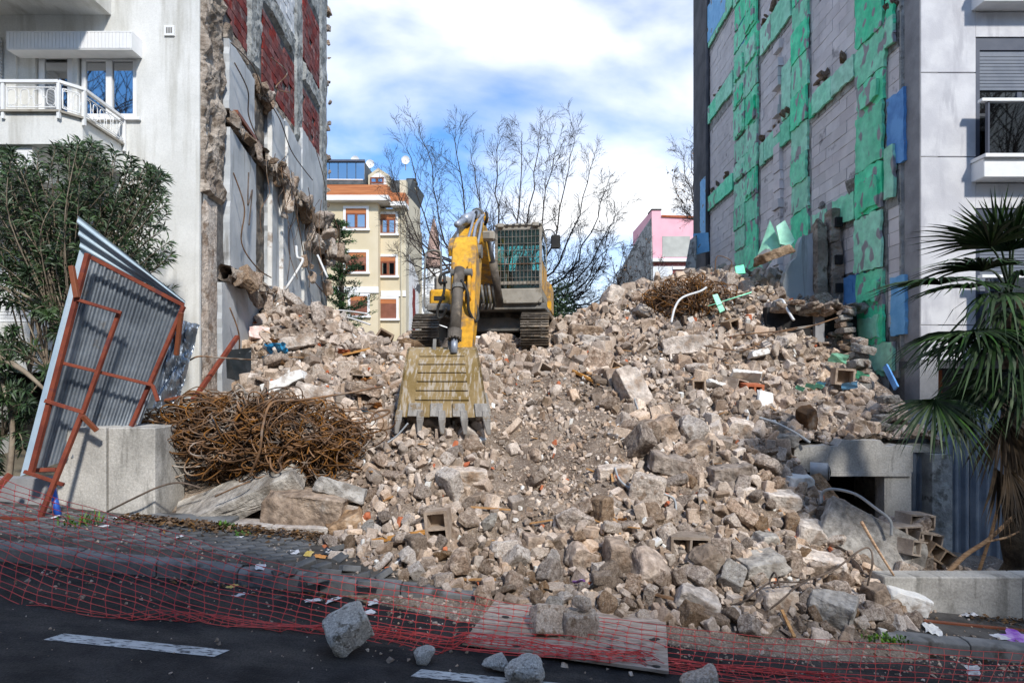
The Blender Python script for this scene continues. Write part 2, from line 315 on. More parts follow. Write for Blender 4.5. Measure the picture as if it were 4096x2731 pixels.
while x < 9.5:
    w = .78
    if x < -.6 or x > 3.6:
        b = MB(); dz = rng.uniform(-.012, .012)
        b.prism([(x, KERB_Y + dz, zr(x) - .1), (x, KERB_Y + dz + .01, zr(x) + .125 + dz), (x, KERB_Y + .04, zr(x) + .15 + dz), (x, KERB_Y + .16, zr(x) + .15 + dz), (x, KERB_Y + .16, zr(x) - .1)],
                [(x + w, KERB_Y + dz, zr(x + w) - .1), (x + w, KERB_Y + dz + .01, zr(x + w) + .125 + dz), (x + w, KERB_Y + .04, zr(x + w) + .15 + dz), (x + w, KERB_Y + .16, zr(x + w) + .15 + dz), (x + w, KERB_Y + .16, zr(x + w) - .1)])
        b.build('kerb_stone', M['kerb'], kb, bevel=.006)
    x += w + .012
# herringbone pavers on the pavement beside the left kerb
pm = MB().box(-.094, .094, -.044, .044, -.02, .012).build('paver', M['paver'], pave, bevel=.005)
first = True; A45 = Matrix.Rotation(R(45), 3, 'Z'); cnt = 0
for a in range(-70, 70):
    for c in range(-70, 70):
        q = A45 @ Vector((.2 * a + (.1 if c % 2 else 0), .1 * c, 0)); q += Vector((-3.9, 6.65, 0))
        if -6.6 < q.x < -2.3 and 6.1 < q.y < 7.12 and cnt < 295 and rng.random() > .06:
            o = pm if first else pm.copy()
            if not first: link(o, pave)
            first = False; cnt += 1
            o.location = (q.x, q.y, zr(q.x) + .137 + rng.uniform(0, .006)); o.rotation_euler = (rng.uniform(-.02, .02), math.atan(G), R(45) + rng.uniform(-.02, .02))

# ================================================================ rubble terrain
ctrl = []
def C(u, v, d): p = P(u, v, d); ctrl.append((p.x, p.y, p.z))
def CW(x, y, z): ctrl.append((x, y, z))
# central ramp
for q in ((2300, 2240, 6.35), (2300, 2100, 6.9), (2300, 1900, 7.8), (2300, 1700, 8.9), (2300, 1560, 10.0), (2250, 1450, 11.2), (1950, 1378, 12.5), (2200, 1385, 12.5), (1700, 1395, 12.3), (2000, 1400, 16), (1800, 1400, 18),
          (1760, 1730, 8.3), (1700, 1560, 9.6), (1900, 2000, 7.3), (2000, 2200, 6.5),
          # left flank up to the party wall
          (1500, 1700, 8.7), (1500, 1500, 10.2), (1500, 1380, 11.8), (1300, 1450, 10.8), (1250, 1560, 9.8), (1050, 1500, 10.3), (1070, 1340, 11.8), (1100, 1210, 13.2), (1120, 1165, 15), (1220, 1220, 16), (1330, 1300, 17), (1450, 1345, 16),
          (1550, 1370, 15), (900, 1650, 9.6), (1150, 1700, 9.0), (1400, 1850, 8.1), (1550, 1950, 7.5), (1450, 2080, 7.1), (1250, 1900, 8.1), (800, 1900, 8.4), (700, 2000, 8.0),
          # right flank
          (2600, 2100, 6.8), (2600, 1900, 7.7), (2600, 1700, 8.7), (2600, 1500, 10.3), (2600, 1350, 11.6), (2450, 1240, 13.0), (2580, 1135, 14.2), (2700, 1110, 15), (2850, 1085, 15.5), (2950, 1095, 14.6), (2800, 1300, 12.2), (2900, 1450, 10.8),
          (2900, 1600, 9.6), (2900, 1800, 8.4), (2900, 2000, 7.4), (2900, 2200, 6.6), (3150, 1650, 9.4), (3150, 1800, 8.5), (3100, 1500, 10.6), (3100, 1330, 11.8), (3120, 1125, 13.3), (3250, 1170, 13.0), (3150, 2000, 7.6), (3150, 2200, 6.8),
          (3350, 2060, 7.7), (3350, 2250, 6.8), (2480, 1330, 12.3)): C(*q)
# toe on the pavement
for X_, Y_ in ((-1.75, 6.35), (-1.0, 6.0), (0, 5.72), (1.2, 5.7), (2.2, 5.65), (3.2, 5.75), (4.0, 6.1), (4.8, 6.7)): CW(X_, Y_, zr(X_) + .10)
for X_, Y_ in ((-1.75, 5.6), (0, 5.2), (2, 5.2), (4, 5.5), (5.2, 6.2), (-2.6, 6.9), (-3.6, 7.35)): CW(X_, Y_, zr(X_) - .05)
for X_, Y_ in ((5.0, 8.8), (5.8, 9.2), (6.6, 8.2), (6.2, 7.4)): CW(X_, Y_, zr(X_) + .18)
CW(4.85, 7.45, .22); CW(5.3, 7.7, .05)
for X_, Y_ in ((-5.5, 8.2), (-5.0, 9.0)): CW(X_, Y_, .7)
CW(-4.6, 7.5, .38); CW(-3.0, 7.3, .22); CW(-2.35, 7.2, .28); CW(-3.6, 7.15, .2)
CW(-5.5, 11.0, 1.4); CW(-5.45, 11.7, 2.0); CW(-5.45, 12.4, 2.9); CW(-6, 19, 4.0); CW(0, 19, 2.9); CW(4, 19, 4.3); CW(7.5, 19, 4.6); CW(7.2, 15, 4.7); CW(-7, 14, 4.4)
CA = np.array(ctrl)
def _tps(r2): return np.where(r2 > 1e-12, r2 * np.log(r2 + 1e-12), 0)
_n = len(CA); _K = _tps(((CA[:, None, :2] - CA[None, :, :2]) ** 2).sum(-1)) + np.eye(_n) * .02
_Pm = np.c_[np.ones(_n), CA[:, :2]]
_A = np.block([[_K, _Pm], [_Pm.T, np.zeros((3, 3))]])
_w = np.linalg.solve(_A, np.r_[CA[:, 2], 0, 0, 0])
def Hraw(x, y):
    x = np.atleast_1d(np.asarray(x, float)); y = np.atleast_1d(np.asarray(y, float))
    r2 = (x[..., None] - CA[:, 0]) ** 2 + (y[..., None] - CA[:, 1]) ** 2
    return _tps(r2) @ _w[:_n] + _w[_n] + _w[_n + 1] * x + _w[_n + 2] * y
def lump(x, y):
    return (.10 * np.sin(2.3 * x + 1.7 * y) * np.sin(1.9 * y - 1.1 * x + 2) + .05 * np.sin(5.1 * x - 3.3 * y + 1) * np.sin(4.7 * y + 2.2 * x) + .025 * np.sin(11 * x + 7 * y) * np.sin(9 * y - 6 * x))
TX0 = 4.25   # the terrace on the right starts here
def H(x, y):
    x = np.atleast_1d(np.asarray(x, float)); y = np.atleast_1d(np.asarray(y, float))
    h = Hraw(x, y); base = -G * x
    k = np.clip((h - base) / .5, 0, 1)
    h = h + lump(x, y) * k - k * (.08 + np.clip((y - 11.5) / 1.5, 0, 1) * (.24 * (x < -2.4) + .14 * ((x > 1.2) & (x < 3.6))))
    # garage void below the terrace
    inside = (x > TX0 - .1) & (y > 8.7) & (y < 11.2)
    h = np.where(inside, np.minimum(h, base + .25), h)
    return np.minimum(h, 5.2)
nx, ny = 180, 190
gx = np.linspace(-6.9, 7.4, nx); gy = np.linspace(5.3, 19.5, ny)
XX, YY = np.meshgrid(gx, gy); ZZ = H(XX.ravel(), YY.ravel()).reshape(XX.shape)
jit = np.array([mnoise.fractal(Vector((a * 3, b * 3, 0)), 1, 2, 4) for a, b in zip(XX.ravel(), YY.ravel())]).reshape(XX.shape)
ZZ = ZZ + jit * .06 * np.clip((ZZ + G * XX) / .4, 0, 1)
V = np.c_[XX.ravel(), YY.ravel(), ZZ.ravel()]
ii = np.arange((ny - 1) * nx).reshape(ny - 1, nx)[:, :-1].ravel()
FQ = np.c_[ii, ii + 1, ii + nx + 1, ii + nx]
tag(mobj('rubble_terrain', mesh_np('rubble_terrain', V, FQ, M['soil'], True)), label='brown dusty mound of broken concrete and soil filling the lot', kind='structure')

# terrace: slab edge beam, column and garage void
def terr_z(x, y): return 1.34 + .50 * np.clip((np.asarray(y) - 9.1), 0, 3) + .10 * np.sin(3.1 * x + y) * .5 + .05 * np.sin(7 * x + 3 * y)
b = MB(); b.grid(lambda a, c: (fr(TX0 - .35, 6.62, a), fr(9.0, 11.7, c), float(terr_z(fr(TX0 - .35, 6.62, a), fr(9.0, 11.7, c))) + .05 * mnoise.noise(Vector((a * 9, c * 9, 3)))), 40, 40)
tag(b.build('terrace_soil', M['soil'], smooth=True), label='brown soil and rubble lying on the broken terrace slab', kind='structure')
# ================================================================ rubble pieces
def chunk_bm(seed, kind, hi=True):
    r = random.Random(seed); pts = []
    if kind == 'block':
        sx, sy, sz = 1, r.uniform(.55, .9), r.uniform(.45, .8)
        for a in (-1, 1):
            for c in (-1, 1):
                for e in (-1, 1):
                    if r.random() < .35:
                        k = r.uniform(.35, .7)
                        pts += [Vector((a * sx * k, c * sy, e * sz)), Vector((a * sx, c * sy * k, e * sz)), Vector((a * sx, c * sy, e * sz * k))]
                    else: pts.append(Vector((a * sx * r.uniform(.85, 1), c * sy * r.uniform(.85, 1), e * sz * r.uniform(.85, 1))))
    elif kind == 'slab':
        sz = r.uniform(.16, .3); sy = r.uniform(.5, .9)
        n = r.randint(5, 7)
        for k in range(n):
            a = 2 * math.pi * k / n + r.uniform(-.3, .3); q = r.uniform(.75, 1.05)
            for e in (-1, 1): pts.append(Vector((math.cos(a) * q * r.uniform(.93, 1.05), math.sin(a) * q * sy * r.uniform(.93, 1.05), e * sz)))
    elif kind == 'long':
        sy, sz = r.uniform(.3, .42), r.uniform(.22, .4)
        for a in (-1, 1):
            for c in (-1, 1):
                for e in (-1, 1): pts.append(Vector((a * r.uniform(.8, 1), c * sy * r.uniform(.8, 1), e * sz * r.uniform(.8, 1))))
        pts.append(Vector((1.1, r.uniform(-.2, .2), r.uniform(-.2, .2))))
    else:
        for k in range(r.randint(11, 17)):
            q = Vector((r.gauss(0, 1), r.gauss(0, 1), r.gauss(0, 1))).normalized() * r.uniform(.82, 1.05)
            pts.append(Vector((q.x, q.y * r.uniform(.7, .95), q.z * r.uniform(.6, .85))))
    bm = bmesh.new(); vs = [bm.verts.new(p) for p in pts]
    g = bmesh.ops.convex_hull(bm, input=vs)
    bmesh.ops.delete(bm, geom=list({v for v in g['geom_interior'] + g['geom_unused'] if isinstance(v, bmesh.types.BMVert)}), context='VERTS')
    bmesh.ops.dissolve_limit(bm, angle_limit=R(7), verts=bm.verts[:], edges=bm.edges[:])
    off = Vector((seed * 3.7 % 50, seed * 1.3 % 50, seed * 7.9 % 50))
    if hi:
        bmesh.ops.bevel(bm, geom=bm.edges[:], offset=r.uniform(.05, .10), segments=1, affect='EDGES', clamp_overlap=True)
        bmesh.ops.triangulate(bm, faces=bm.faces[:])
        for _ in range(3):
            le = [e for e in bm.edges if e.calc_length() > .26]
            if not le: break
            bmesh.ops.subdivide_edges(bm, edges=le, cuts=1); bmesh.ops.triangulate(bm, faces=bm.faces[:])
        bm.normal_update()
        for v in bm.verts:
            n = mnoise.fractal(v.co * 1.6 + off, .9, 2.1, 4)
            n2 = mnoise.noise(v.co * 6 + off)
            v.co += v.normal * (n * .085 + n2 * .035)
    else:
        if r.random() < .85: bmesh.ops.bevel(bm, geom=bm.edges[:], offset=r.uniform(.06, .12), segments=1, affect='EDGES', clamp_overlap=True)
        bmesh.ops.triangulate(bm, faces=bm.faces[:])
        for v in bm.verts: v.co += Vector((mnoise.noise(v.co * 2 + off), mnoise.noise(v.co * 2 - off), mnoise.noise(v.co * 2.3 + off * 2))) * .09
    return bm
def chunk_mesh(seed, kind, m, name='concrete_chunk'):
    bm = chunk_bm(seed, kind); me = bpy.data.meshes.new(name); bm.to_mesh(me); bm.free(); me.materials.append(m); return me
KINDS_ = ['block', 'shard', 'round', 'block', 'slab', 'long', 'shard', 'block', 'round', 'shard']
CH = []       # (mesh variants per material)
VARM = {'chunk': 30, 'chunkpale': 10, 'chunkgrey': 6, 'chunkbrown': 10}
LIB = {}
for mi, (mk_, nvar) in enumerate(VARM.items()):
    LIB[mk_] = [(KINDS_[k % 10], chunk_mesh(100 + k + 37 * mi, KINDS_[k % 10], M[mk_])) for k in range(nvar)]
LO = []
for k in range(26):
    bm = chunk_bm(900 + k, KINDS_[k % 10], False)
    bm.verts.ensure_lookup_table(); LO.append((np.array([v.co[:] for v in bm.verts]), np.array([[v.index for v in f.verts] for f in bm.faces]))); bm.free()

def hit(u, v, d0=4.5, d1=19.0, n=600):
    """first point of the rubble surface along the sight line through a photo position"""
    ds = np.linspace(d0, d1, n); xs = (u - CX) / F * ds; zs = CZ - (v - VY) / F * ds
    below = zs < H(xs, ds); i = int(np.argmax(below))
    if not below[i]: i = n - 1
    return Vector((xs[i], ds[i], zs[i]))
def slope_n(x, y):
    e = .12; h = H([x + e, x - e, x, x], [y, y, y + e, y - e]); return Vector((-(h[0] - h[1]) / (2 * e), -(h[2] - h[3]) / (2 * e), 1)).normalized()

# special pieces are placed first so that the scatter keeps clear of them
OCC = []      # (x, y, z, r)
def place(me, loc, r, rot=None, scale=None, name='concrete_chunk', label=None, cat='rubble', group=None, sink=.3):
    o = mobj(name, me); o.location = loc
    o.rotation_euler = rot if rot is not None else (rng.uniform(0, 6.3), rng.uniform(0, 6.3), rng.uniform(0, 6.3))
    o.scale = scale if scale is not None else (r, r, r)
    tag(o, label, cat, group); OCC.append((loc[0], loc[1], loc[2], r)); return o

# ---- random scatter
def zone(u, v):
    if v < 1330: return 'high beside the party wall' if u < 1640 else ('behind the excavator tracks' if u < 2230 else 'on the crest near the tangled rods')
    if v < 1560:
        if u < 1150: return 'below the grey party wall'
        if u < 1600: return 'beside the bucket above the tangle'
        if u < 2000: return 'just behind the excavator bucket'
        if u < 2420: return 'in front of the excavator tracks'
        if u < 2900: return 'under the crest of tangled rods'
        return 'below the broken wall stub'
    if v < 1900:
        if u < 1560: return 'between the rebar tangle and the bucket'
        if u < 1980: return 'under the bucket teeth'
        if u < 2460: return 'on the gravelly ramp in mid heap'
        if u < 3000: return 'on the bulge past the ramp'
        return 'above the concrete terrace beam'
    if v < 2150:
        if u < 1560: return 'below the rebar tangle'
        if u < 2100: return 'halfway down below the bucket'
        if u < 2700: return 'mid heap under the ramp'
        return 'before the garage opening'
    if u < 1700: return 'at the foot by loose pavers'
    if u < 2150: return 'at the foot near the upright block'
    if u < 2600: return 'at the foot above the board'
    return 'at the foot by the low wall'
def vis_mask(x, y, z):
    ok = np.ones(len(x), bool)
    for t in np.linspace(.35, .985, 40):
        ok &= ~(H(x * t, y * t) > CZ + (z - CZ) * t + .03)
    return ok
SPEC = []   # reserved discs (x, y, r) filled by named pieces below
def reserve(u, v, r, dy=0):
    p = hit(u, v); SPEC.append((p.x, p.y, r)); return p
def scatter(n, rlo, rhi, dens, placed, gap, tries=6, pw=1.6):
    out = []; k = 0; N = n * tries
    X = nrg.uniform(-6.2, 6.9, N); Y = nrg.uniform(5.3, 17.0, N); Q = nrg.random(N); RR = rlo + (rhi - rlo) * nrg.random(N) ** pw
    Hh = H(X, Y)
    keep = (Q < dens(X, Y, Hh)); X, Y, RR, Hh = X[keep], Y[keep], RR[keep], Hh[keep]
    vm = vis_mask(X, Y, Hh + RR); X, Y, RR, Hh = X[vm], Y[vm], RR[vm], Hh[vm]
    cell = {}
    CS = .5
    for (a, c, r) in placed:
        cell.setdefault((int(a // CS), int(c // CS)), []).append((a, c, r))
    for a, c, r, h in zip(X, Y, RR, Hh):
        i, j = int(a // CS), int(c // CS); bad = False
        rad = 2 if r < .3 else 3
        for ii_ in range(i - rad, i + rad + 1):
            for jj in range(j - rad, j + rad + 1):
                for (x2, y2, r2) in cell.get((ii_, jj), ()):
                    if (a - x2) ** 2 + (c - y2) ** 2 < (gap * (r + r2)) ** 2: bad = True; break
                if bad: break
            if bad: break
        if bad: continue
        cell.setdefault((i, j), []).append((a, c, r)); out.append((a, c, r, h))
        if len(out) >= n: break
    return out
def lotmask(x, y, h):
    toe = np.interp(x, [-6, -4.6, -3.4, -2.6, -1.8, -1.0, 0, 1.2, 2.2, 3.2, 4.0, 4.8, 5.6], [8.9, 8.4, 7.6, 7.1, 6.35, 5.95, 5.72, 5.68, 5.62, 5.72, 6.05, 6.75, 7.6])
    wallL = -5.62 - .0745 * (y - 10.76) + .12; wallR = 6.753 + .029 * y - .12
    m = (y > toe) & (x > wallL) & (x < wallR)
    m &= ~((x > 4.2) & (y > 8.6) & (y < 11.2))
    m &= ~((x > 4.7) & (y > 8.2) & (y < 8.7))
    m &= ~((x < -1.9) & (y < 8.9) & (x > -5.6) & (y > 6.8) & (x < -2.25))      # the rebar tangle stands here
    return m
def ramp(x, y):   # gravelly track in the middle of the heap
    c = np.interp(y, [6.6, 7.4, 8.5, 9.5, 10.6], [.25, .45, .6, .65, .6]); w = np.interp(y, [6.9, 7.5, 8.4, 10.0, 11.0], [.0, .8, 1.0, .85, .1])
    return (np.abs(x - c) < w) & (y < 11.2) & (y > 7.0)
def d_big(x, y, h): return lotmask(x, y, h) * np.where(ramp(x, y), .0, np.where(y > 11, .9, np.where(x > 1.3, .85, .5)))
def d_mid(x, y, h): return lotmask(x, y, h) * np.where(ramp(x, y), .04, 1.0)
def d_sml(x, y, h): return lotmask(x, y, h) * np.where(ramp(x, y), .5, 1.0)
def d_grv(x, y, h):
    return lotmask(x, y + .35, h) * np.where(ramp(x, y), 1.0, .28) * np.clip(9 / y, .25, 1)
# ---- named single pieces of the heap
def rd(u, v):
    k = (u - CX) / F; return CZ / ((v - VY) / F - G * k)
def on_road(u, v, up=0.): d = rd(u, v); p = P(u, v, d); p.z += up; return p
def boxchunk(dims, seed, amp=.06, cuts=4):
    """a squared piece with broken-off corners and rough faces"""
    r = random.Random(seed); mn = min(dims); bm = bmesh.new(); pts = []
    for a in (-1, 1):
        for c in (-1, 1):
            for e in (-1, 1):
                q = [a * dims[0] * r.uniform(.86, 1.04), c * dims[1] * r.uniform(.84, 1.04), e * dims[2] * r.uniform(.84, 1.04)]
                if r.random() < .55:
                    for ax in range(3):
                        p = list(q); p[ax] -= math.copysign(mn * r.uniform(.25, 1.0), q[ax]); pts.append(p)
                else: pts.append(q)
    vs = [bm.verts.new(p) for p in pts]; g = bmesh.ops.convex_hull(bm, input=vs)
    bmesh.ops.delete(bm, geom=list({v for v in g['geom_interior'] + g['geom_unused'] if isinstance(v, bmesh.types.BMVert)}), context='VERTS')
    bmesh.ops.dissolve_limit(bm, angle_limit=R(6), verts=bm.verts[:], edges=bm.edges[:])
    bmesh.ops.bevel(bm, geom=bm.edges[:], offset=mn * .08, segments=1, affect='EDGES', clamp_overlap=True)
    bmesh.ops.triangulate(bm, faces=bm.faces[:])
    for _ in range(6):
        le = [e for e in bm.edges if e.calc_length() > max(mn * .28, .022)]
        if not le or len(bm.faces) > 2600: break
        bmesh.ops.subdivide_edges(bm, edges=le, cuts=1); bmesh.ops.triangulate(bm, faces=bm.faces[:])
    bm.normal_update(); off = Vector((seed * 2.1, seed * .7, seed))
    for v in bm.verts:
        n = mnoise.fractal(v.co * (.55 / mn) + off, .85, 2.1, 5); chip = max(0, mnoise.noise(v.co * (.7 / mn) + off * 2) - .15)
        v.co += v.normal * (n * amp * 1.1 - chip * amp * 2.6) * mn
    return bm
def boxpiece(u, v, dims, rot, m, label, seed, name='concrete_block', lift=.0, cat='rubble', group=None, pt=None, amp=.17):
    bm = boxchunk(dims, seed, amp); me = bpy.data.meshes.new(name); bm.to_mesh(me); bm.free(); me.materials.append(M[m])
    p = pt if pt is not None else hit(u, v); o = mobj(name, me); o.location = p + Vector((0, 0, lift)); o.rotation_euler = tuple(R(a) for a in rot)
    tag(o, label, cat, group); SPEC.append((p.x, p.y, max(dims[:2]) * .8)); return o
def hollow(u, v, dims, rot, label, m='block', holes=2, lift=0., pt=None, name='hollow_block'):
    """block with open cells running through its depth (local y)"""
    a, c, e = dims; b = MB(); t = min(a, e) * .24
    nxh = holes; w = 2 * a / nxh
    b.box(-a, a, -c, c, -e, -e + t); b.box(-a, a, -c, c, e - t, e)
    for k in range(nxh + 1):
        x = -a + k * (2 * a - t) / nxh; b.box(x, x + t, -c * .995, c * .995, -e + t * .98, e - t * .98)
    b.box(-a * .97, a * .97, c * .55, c * .7, -e * .9, e * .9)
    o = b.build(name, M[m], fix=True); p = pt if pt is not None else hit(u, v)
    o.location = p + Vector((0, 0, lift)); o.rotation_euler = tuple(R(q) for q in rot)
    for vv in o.data.vertices: vv.co += Vector((mnoise.noise(vv.co * 9 + p), mnoise.noise(vv.co * 9 - p), mnoise.noise(vv.co * 8 + p * 2))) * min(dims) * .10
    tag(o, label, 'hollow block'); SPEC.append((p.x, p.y, max(dims) * .7)); return o

hollow(1755, 2150, (.20, .10, .135), (0, 84, -8), 'pale hollow concrete block standing upright at the foot of the heap', lift=.12)
bs = [
 (2530, 1590, (.25, .22, .46), (-30, -10, 14), 'chunkpale', 'tall pale column block with a flat face beside the gravelly ramp', 1),
 (2390, 1378, (.42, .25, .16), (2, 2, 4), 'chunkpale', 'long ribbed pale beam piece with red paint flecks before the crest', 2),
 (2735, 1398, (.50, .25, .20), (-6, -4, -5), 'chunkpale', 'largest long pale beam piece with one red paint splash', 3),
 (2250, 1375, (.20, .25, .18), (0, 5, 10), 'chunkpale', 'short pale beam end next to the excavator track', 4),
 (2585, 2300, (.22, .20, .20), (35, 20, 30), 'chunk', 'large pointed concrete block with a whitish top at the heap foot', 5),
 (2455, 2270, (.13, .2, .26), (5, 8, 10), 'chunk', 'upright flat concrete piece behind the large pointed block', 6),
 (2840, 2290, (.17, .16, .26), (10, -38, 12), 'chunkbrown', 'tilted smooth brown block with two cracked courses', 7),
 (2785, 2425, (.25, .15, .14), (6, 22, -14), 'chunkpale', 'long pale speckled block lying lowest before the board', 8),
 (3040, 2265, (.33, .22, .10), (8, -5, 12), 'chunkgrey', 'flat grey slab lying across the heap foot', 9),
 (3275, 2262, (.31, .2, .12), (10, 14, -8), 'chunkpale', 'second flat slab, pale topped with a bent rod around it', 10),
 (3225, 2150, (.25, .2, .17), (12, 10, 10), 'chunkpale', 'broad pinkish concrete block below the garage opening', 11),
 (3060, 2180, (.15, .14, .13), (10, 6, 18), 'chunkgrey', 'small square grey block beside the broad pinkish one', 12),
 (3320, 2470, (.25, .20, .22), (6, 12, -32), 'chunkgrey', 'broken grey block with stepped mortar courses by the kerb', 13),
 (3500, 2440, (.15, .15, .24), (6, -6, 15), 'chunkbrown', 'upright brown earthy block with a white plaster base', 14),
 (3620, 2435, (.25, .17, .17), (0, 12, -12), 'plaster', 'white topped square beam end by the low wall', 15),
 (3110, 2415, (.22, .15, .14), (0, 3, 8), 'chunkpale', 'tan block with a rust-brown stain under bent rods', 16),
 (1385, 2110, (.26, .2, .13), (8, -24, 12), 'chunkbrown', 'brown squared block leaning at the end of the low plinth', 17),
 (2130, 2190, (.14, .14, .15), (5, 8, 20), 'chunk', 'boxy concrete lump right of the upright hollow block', 18),
 (1870, 1915, (.30, .16, .12), (5, 2, 4), 'chunkpale', 'pale flat-topped slab below the ramp', 19),
 (1875, 1740, (.16, .14, .10), (20, 35, 20), 'chunkpale', 'cracked pale slab just below the rightmost bucket tooth', 20),
 (2330, 2245, (.17, .15, .16), (10, 25, 10), 'chunk', 'rounded concrete boulder halfway along the heap foot', 21),
 (2660, 1740, (.16, .17, .24), (5, -30, 10), 'chunk', 'leaning brick-shaped concrete lump on the bulge', 22),
 (2760, 1810, (.26, .16, .10), (6, -22, 8), 'chunkbrown', 'brown flat slab tilted beneath the leaning lump', 23),
 (2960, 1725, (.24, .18, .14), (8, 14, -6), 'chunkpale', 'pale pointed slab in front of the plastic conduit', 24),
 (1060, 1345, (.34, .25, .16), (-6, 4, 10), 'pinkplaster', 'pink painted plaster chunk high beside the party wall', 25),
 (1195, 1385, (.40, .26, .14), (-14, -12, 12), 'chunkpale', 'broad pale slab next to the pink plaster chunk', 26),
 (1140, 1545, (.42, .22, .12), (-14, -24, 8), 'plaster', 'bright white plastered slab above the rebar tangle', 27),
 (1270, 1590, (.42, .22, .16), (-10, 12, -6), 'chunkpale', 'big pale slab just right of the white plastered one', 28),
 (1010, 1490, (.24, .2, .16), (0, -12, 8), 'chunkpale', 'squarish tan block beside the black marble sheet', 29),
 (1230, 1655, (.38, .22, .10), (-12, 30, 6), 'chunkpale', 'slanting pale slab half buried above the rebar tangle', 30),
 (2470, 1215, (.42, .34, .28), (-12, 20, 10), 'chunkpale', 'massive pale boulder crowning the heap behind the tracks', 31),
 (2585, 1260, (.3, .2, .14), (-8, 30, 4), 'chunkpale', 'slanted pale slab leaning on the crowning boulder', 32),
 (3130, 1775, (.24, .14, .13), (4, -6, -10), 'chunkgrey', 'bluish white faced chunk against the terrace beam', 33),
 (3120, 2010, (.26, .2, .12), (8, 4, 4), 'chunkpale', 'wide flat pale slab in front of the plastic duct', 34),
 (2920, 1905, (.34, .18, .13), (4, -4, 2), 'chunk', 'long ledge-like concrete beam piece mid slope', 35),
 (2690, 1870, (.38, .2, .14), (6, 14, 4), 'chunk', 'long dusty beam piece beneath the brown slab', 36),
 (2460, 1900, (.26, .16, .11), (4, -6, 2), 'chunkpale', 'pale low slab in the middle of the slope', 37),
 (3370, 2150, (.15, .12, .07), (30, 26, -12), 'inked', 'pale block with dark ink marks beside the leaning slab', 39),
 (3190, 1940, (.2, .16, .12), (2, 0, 10), 'plaster', 'white topped slab below the terrace beam end', 38)]
for q in bs:
    q = list(q); q[2] = tuple(s_ * .86 for s_ in q[2]); boxpiece(*q, lift=q[2][2] * .35)
for (u, v, dd, rt, lb) in ((2935, 1545, (.17, .17, .10), (10, 8, 40), 'hollow block lying with its open end out beside white plates'), (2790, 1560, (.11, .1, .12), (0, 0, 0), 'small hollow block with a square hole on the bulge'),
    (2925, 1315, (.13, .16, .13), (0, -20, 15), 'hollow block below the tangled rods'), (2170, 1500, (.15, .13, .12), (-20, 30, 20), 'hollow block with a black hole before the tracks'),
    (1530, 1375, (.17, .12, .2), (-20, 30, 5), 'pale hollow block tilted on the ridge beside the left track'), (2745, 2195, (.22, .14, .12), (0, 4, 4), 'hollow block showing two dark cells at the heap foot'),
    (3370, 1520, (.16, .12, .14), (0, 4, -8), 'pale hollow block with one square hole on the terrace'), (2450, 1480, (.13, .12, .1), (0, 24, 30), 'dark hollow block behind the ramp stones'),
    (1460, 1520, (.2, .12, .06), (0, 4, 0), 'flat brown hollow brick left of the bucket')):
    pt = None
    if lb.endswith('terrace'): pt = P(3370, 1520, 10.2)
    hollow(u, v, dd, rt, lb, holes=1 if dd[0] < .2 else 2, pt=pt, lift=dd[2] * .4)
hollow(3005, 1592, (.15, .13, .16), (6, 0, 4), 'plastered block with a bright orange-red hollow brick core', 'terracotta', 2, lift=.08)
boxpiece(2980, 1535, (.26, .2, .035), (-38, 4, -6), 'plaster', 'flat white plaster plate resting on blocks', 41, 'plaster_plate', lift=.10, cat='plaster plate')
boxpiece(3060, 1615, (.13, .03, .17), (-25, 18, 8), 'plaster', 'jagged upright white plaster plate', 42, 'plaster_plate', lift=.05, cat='plaster plate')
boxpiece(2850, 1555, (.17, .14, .04), (-24, 16, 20), 'plaster', 'curved pale plaster plate below the hollow block', 43, 'plaster_plate', lift=.06, cat='plaster plate')
boxpiece(3030, 1430, (.2, .15, .06), (-16, -10, 10), 'plaster', 'grey-white marbled plate near the dark opening', 44, 'plaster_plate', lift=.06, cat='plaster plate')
# grey slabs in front of the rebar tangle
boxpiece(0, 0, (.86, .34, .15), (22, -24, 6), 'chunkgrey', 'large grey concrete slab leaning under the rebar tangle', 50, 'concrete_slab', pt=P(960, 1985, 7.75), amp=.12)
boxpiece(0, 0, (.55, .30, .22), (0, 4, -6), 'chunkbrown', 'rough brown foundation lump on the low plinth under the rods', 51, 'concrete_slab', pt=P(1235, 2030, 7.55), amp=.16)
boxpiece(0, 0, (.32, .22, .10), (-14, 16, 0), 'chunkgrey', 'thin grey slab wedged beside the rebar tangle', 52, 'concrete_slab', pt=P(1370, 1960, 7.6))
boxpiece(0, 0, (.62, .10, .28), (-20, 27, -12), 'chunkgrey', 'long grey slab leaning below the garage opening', 53, 'concrete_slab', pt=P(3490, 2170, 7.25))
# stones that rolled onto the road and the board
def stone(u, v, r, seed, kind, m, label, rot=(0, 0, 0), up=None, sq=(1, 1, 1), pt=None):
    me = chunk_mesh(seed, kind, M[m], 'stone'); p = pt if pt is not None else on_road(u, v)
    o = mobj('stone', me); o.rotation_euler = tuple(R(a) for a in rot); o.scale = (r * sq[0], r * sq[1], r * sq[2])
    bpy.context.view_layer.update()
    zmin = min((o.rotation_euler.to_matrix() @ Vector([v_.co[i] * o.scale[i] for i in range(3)])).z for v_ in me.vertices)
    o.location = p + Vector((0, 0, -zmin - .012 if up is None else up)); return tag(o, label, 'stone')
stone(1390, 2605, .165, 501, 'block', 'roadstone', 'largest grey speckled stone block standing on the asphalt', (20, -24, 30), sq=(1, 1, 1.1))
stone(1705, 2648, .118, 502, 'shard', 'roadstone', 'small wedge-shaped grey stone on the asphalt', (10, 20, 40))
stone(1990, 2682, .13, 503, 'round', 'roadstone', 'round grey stone touching the big pale boulder on the road', (0, 10, 0))
stone(2105, 2722, .20, 504, 'shard', 'roadstone', 'big pale boulder at the road edge below the board', (0, 14, 60))
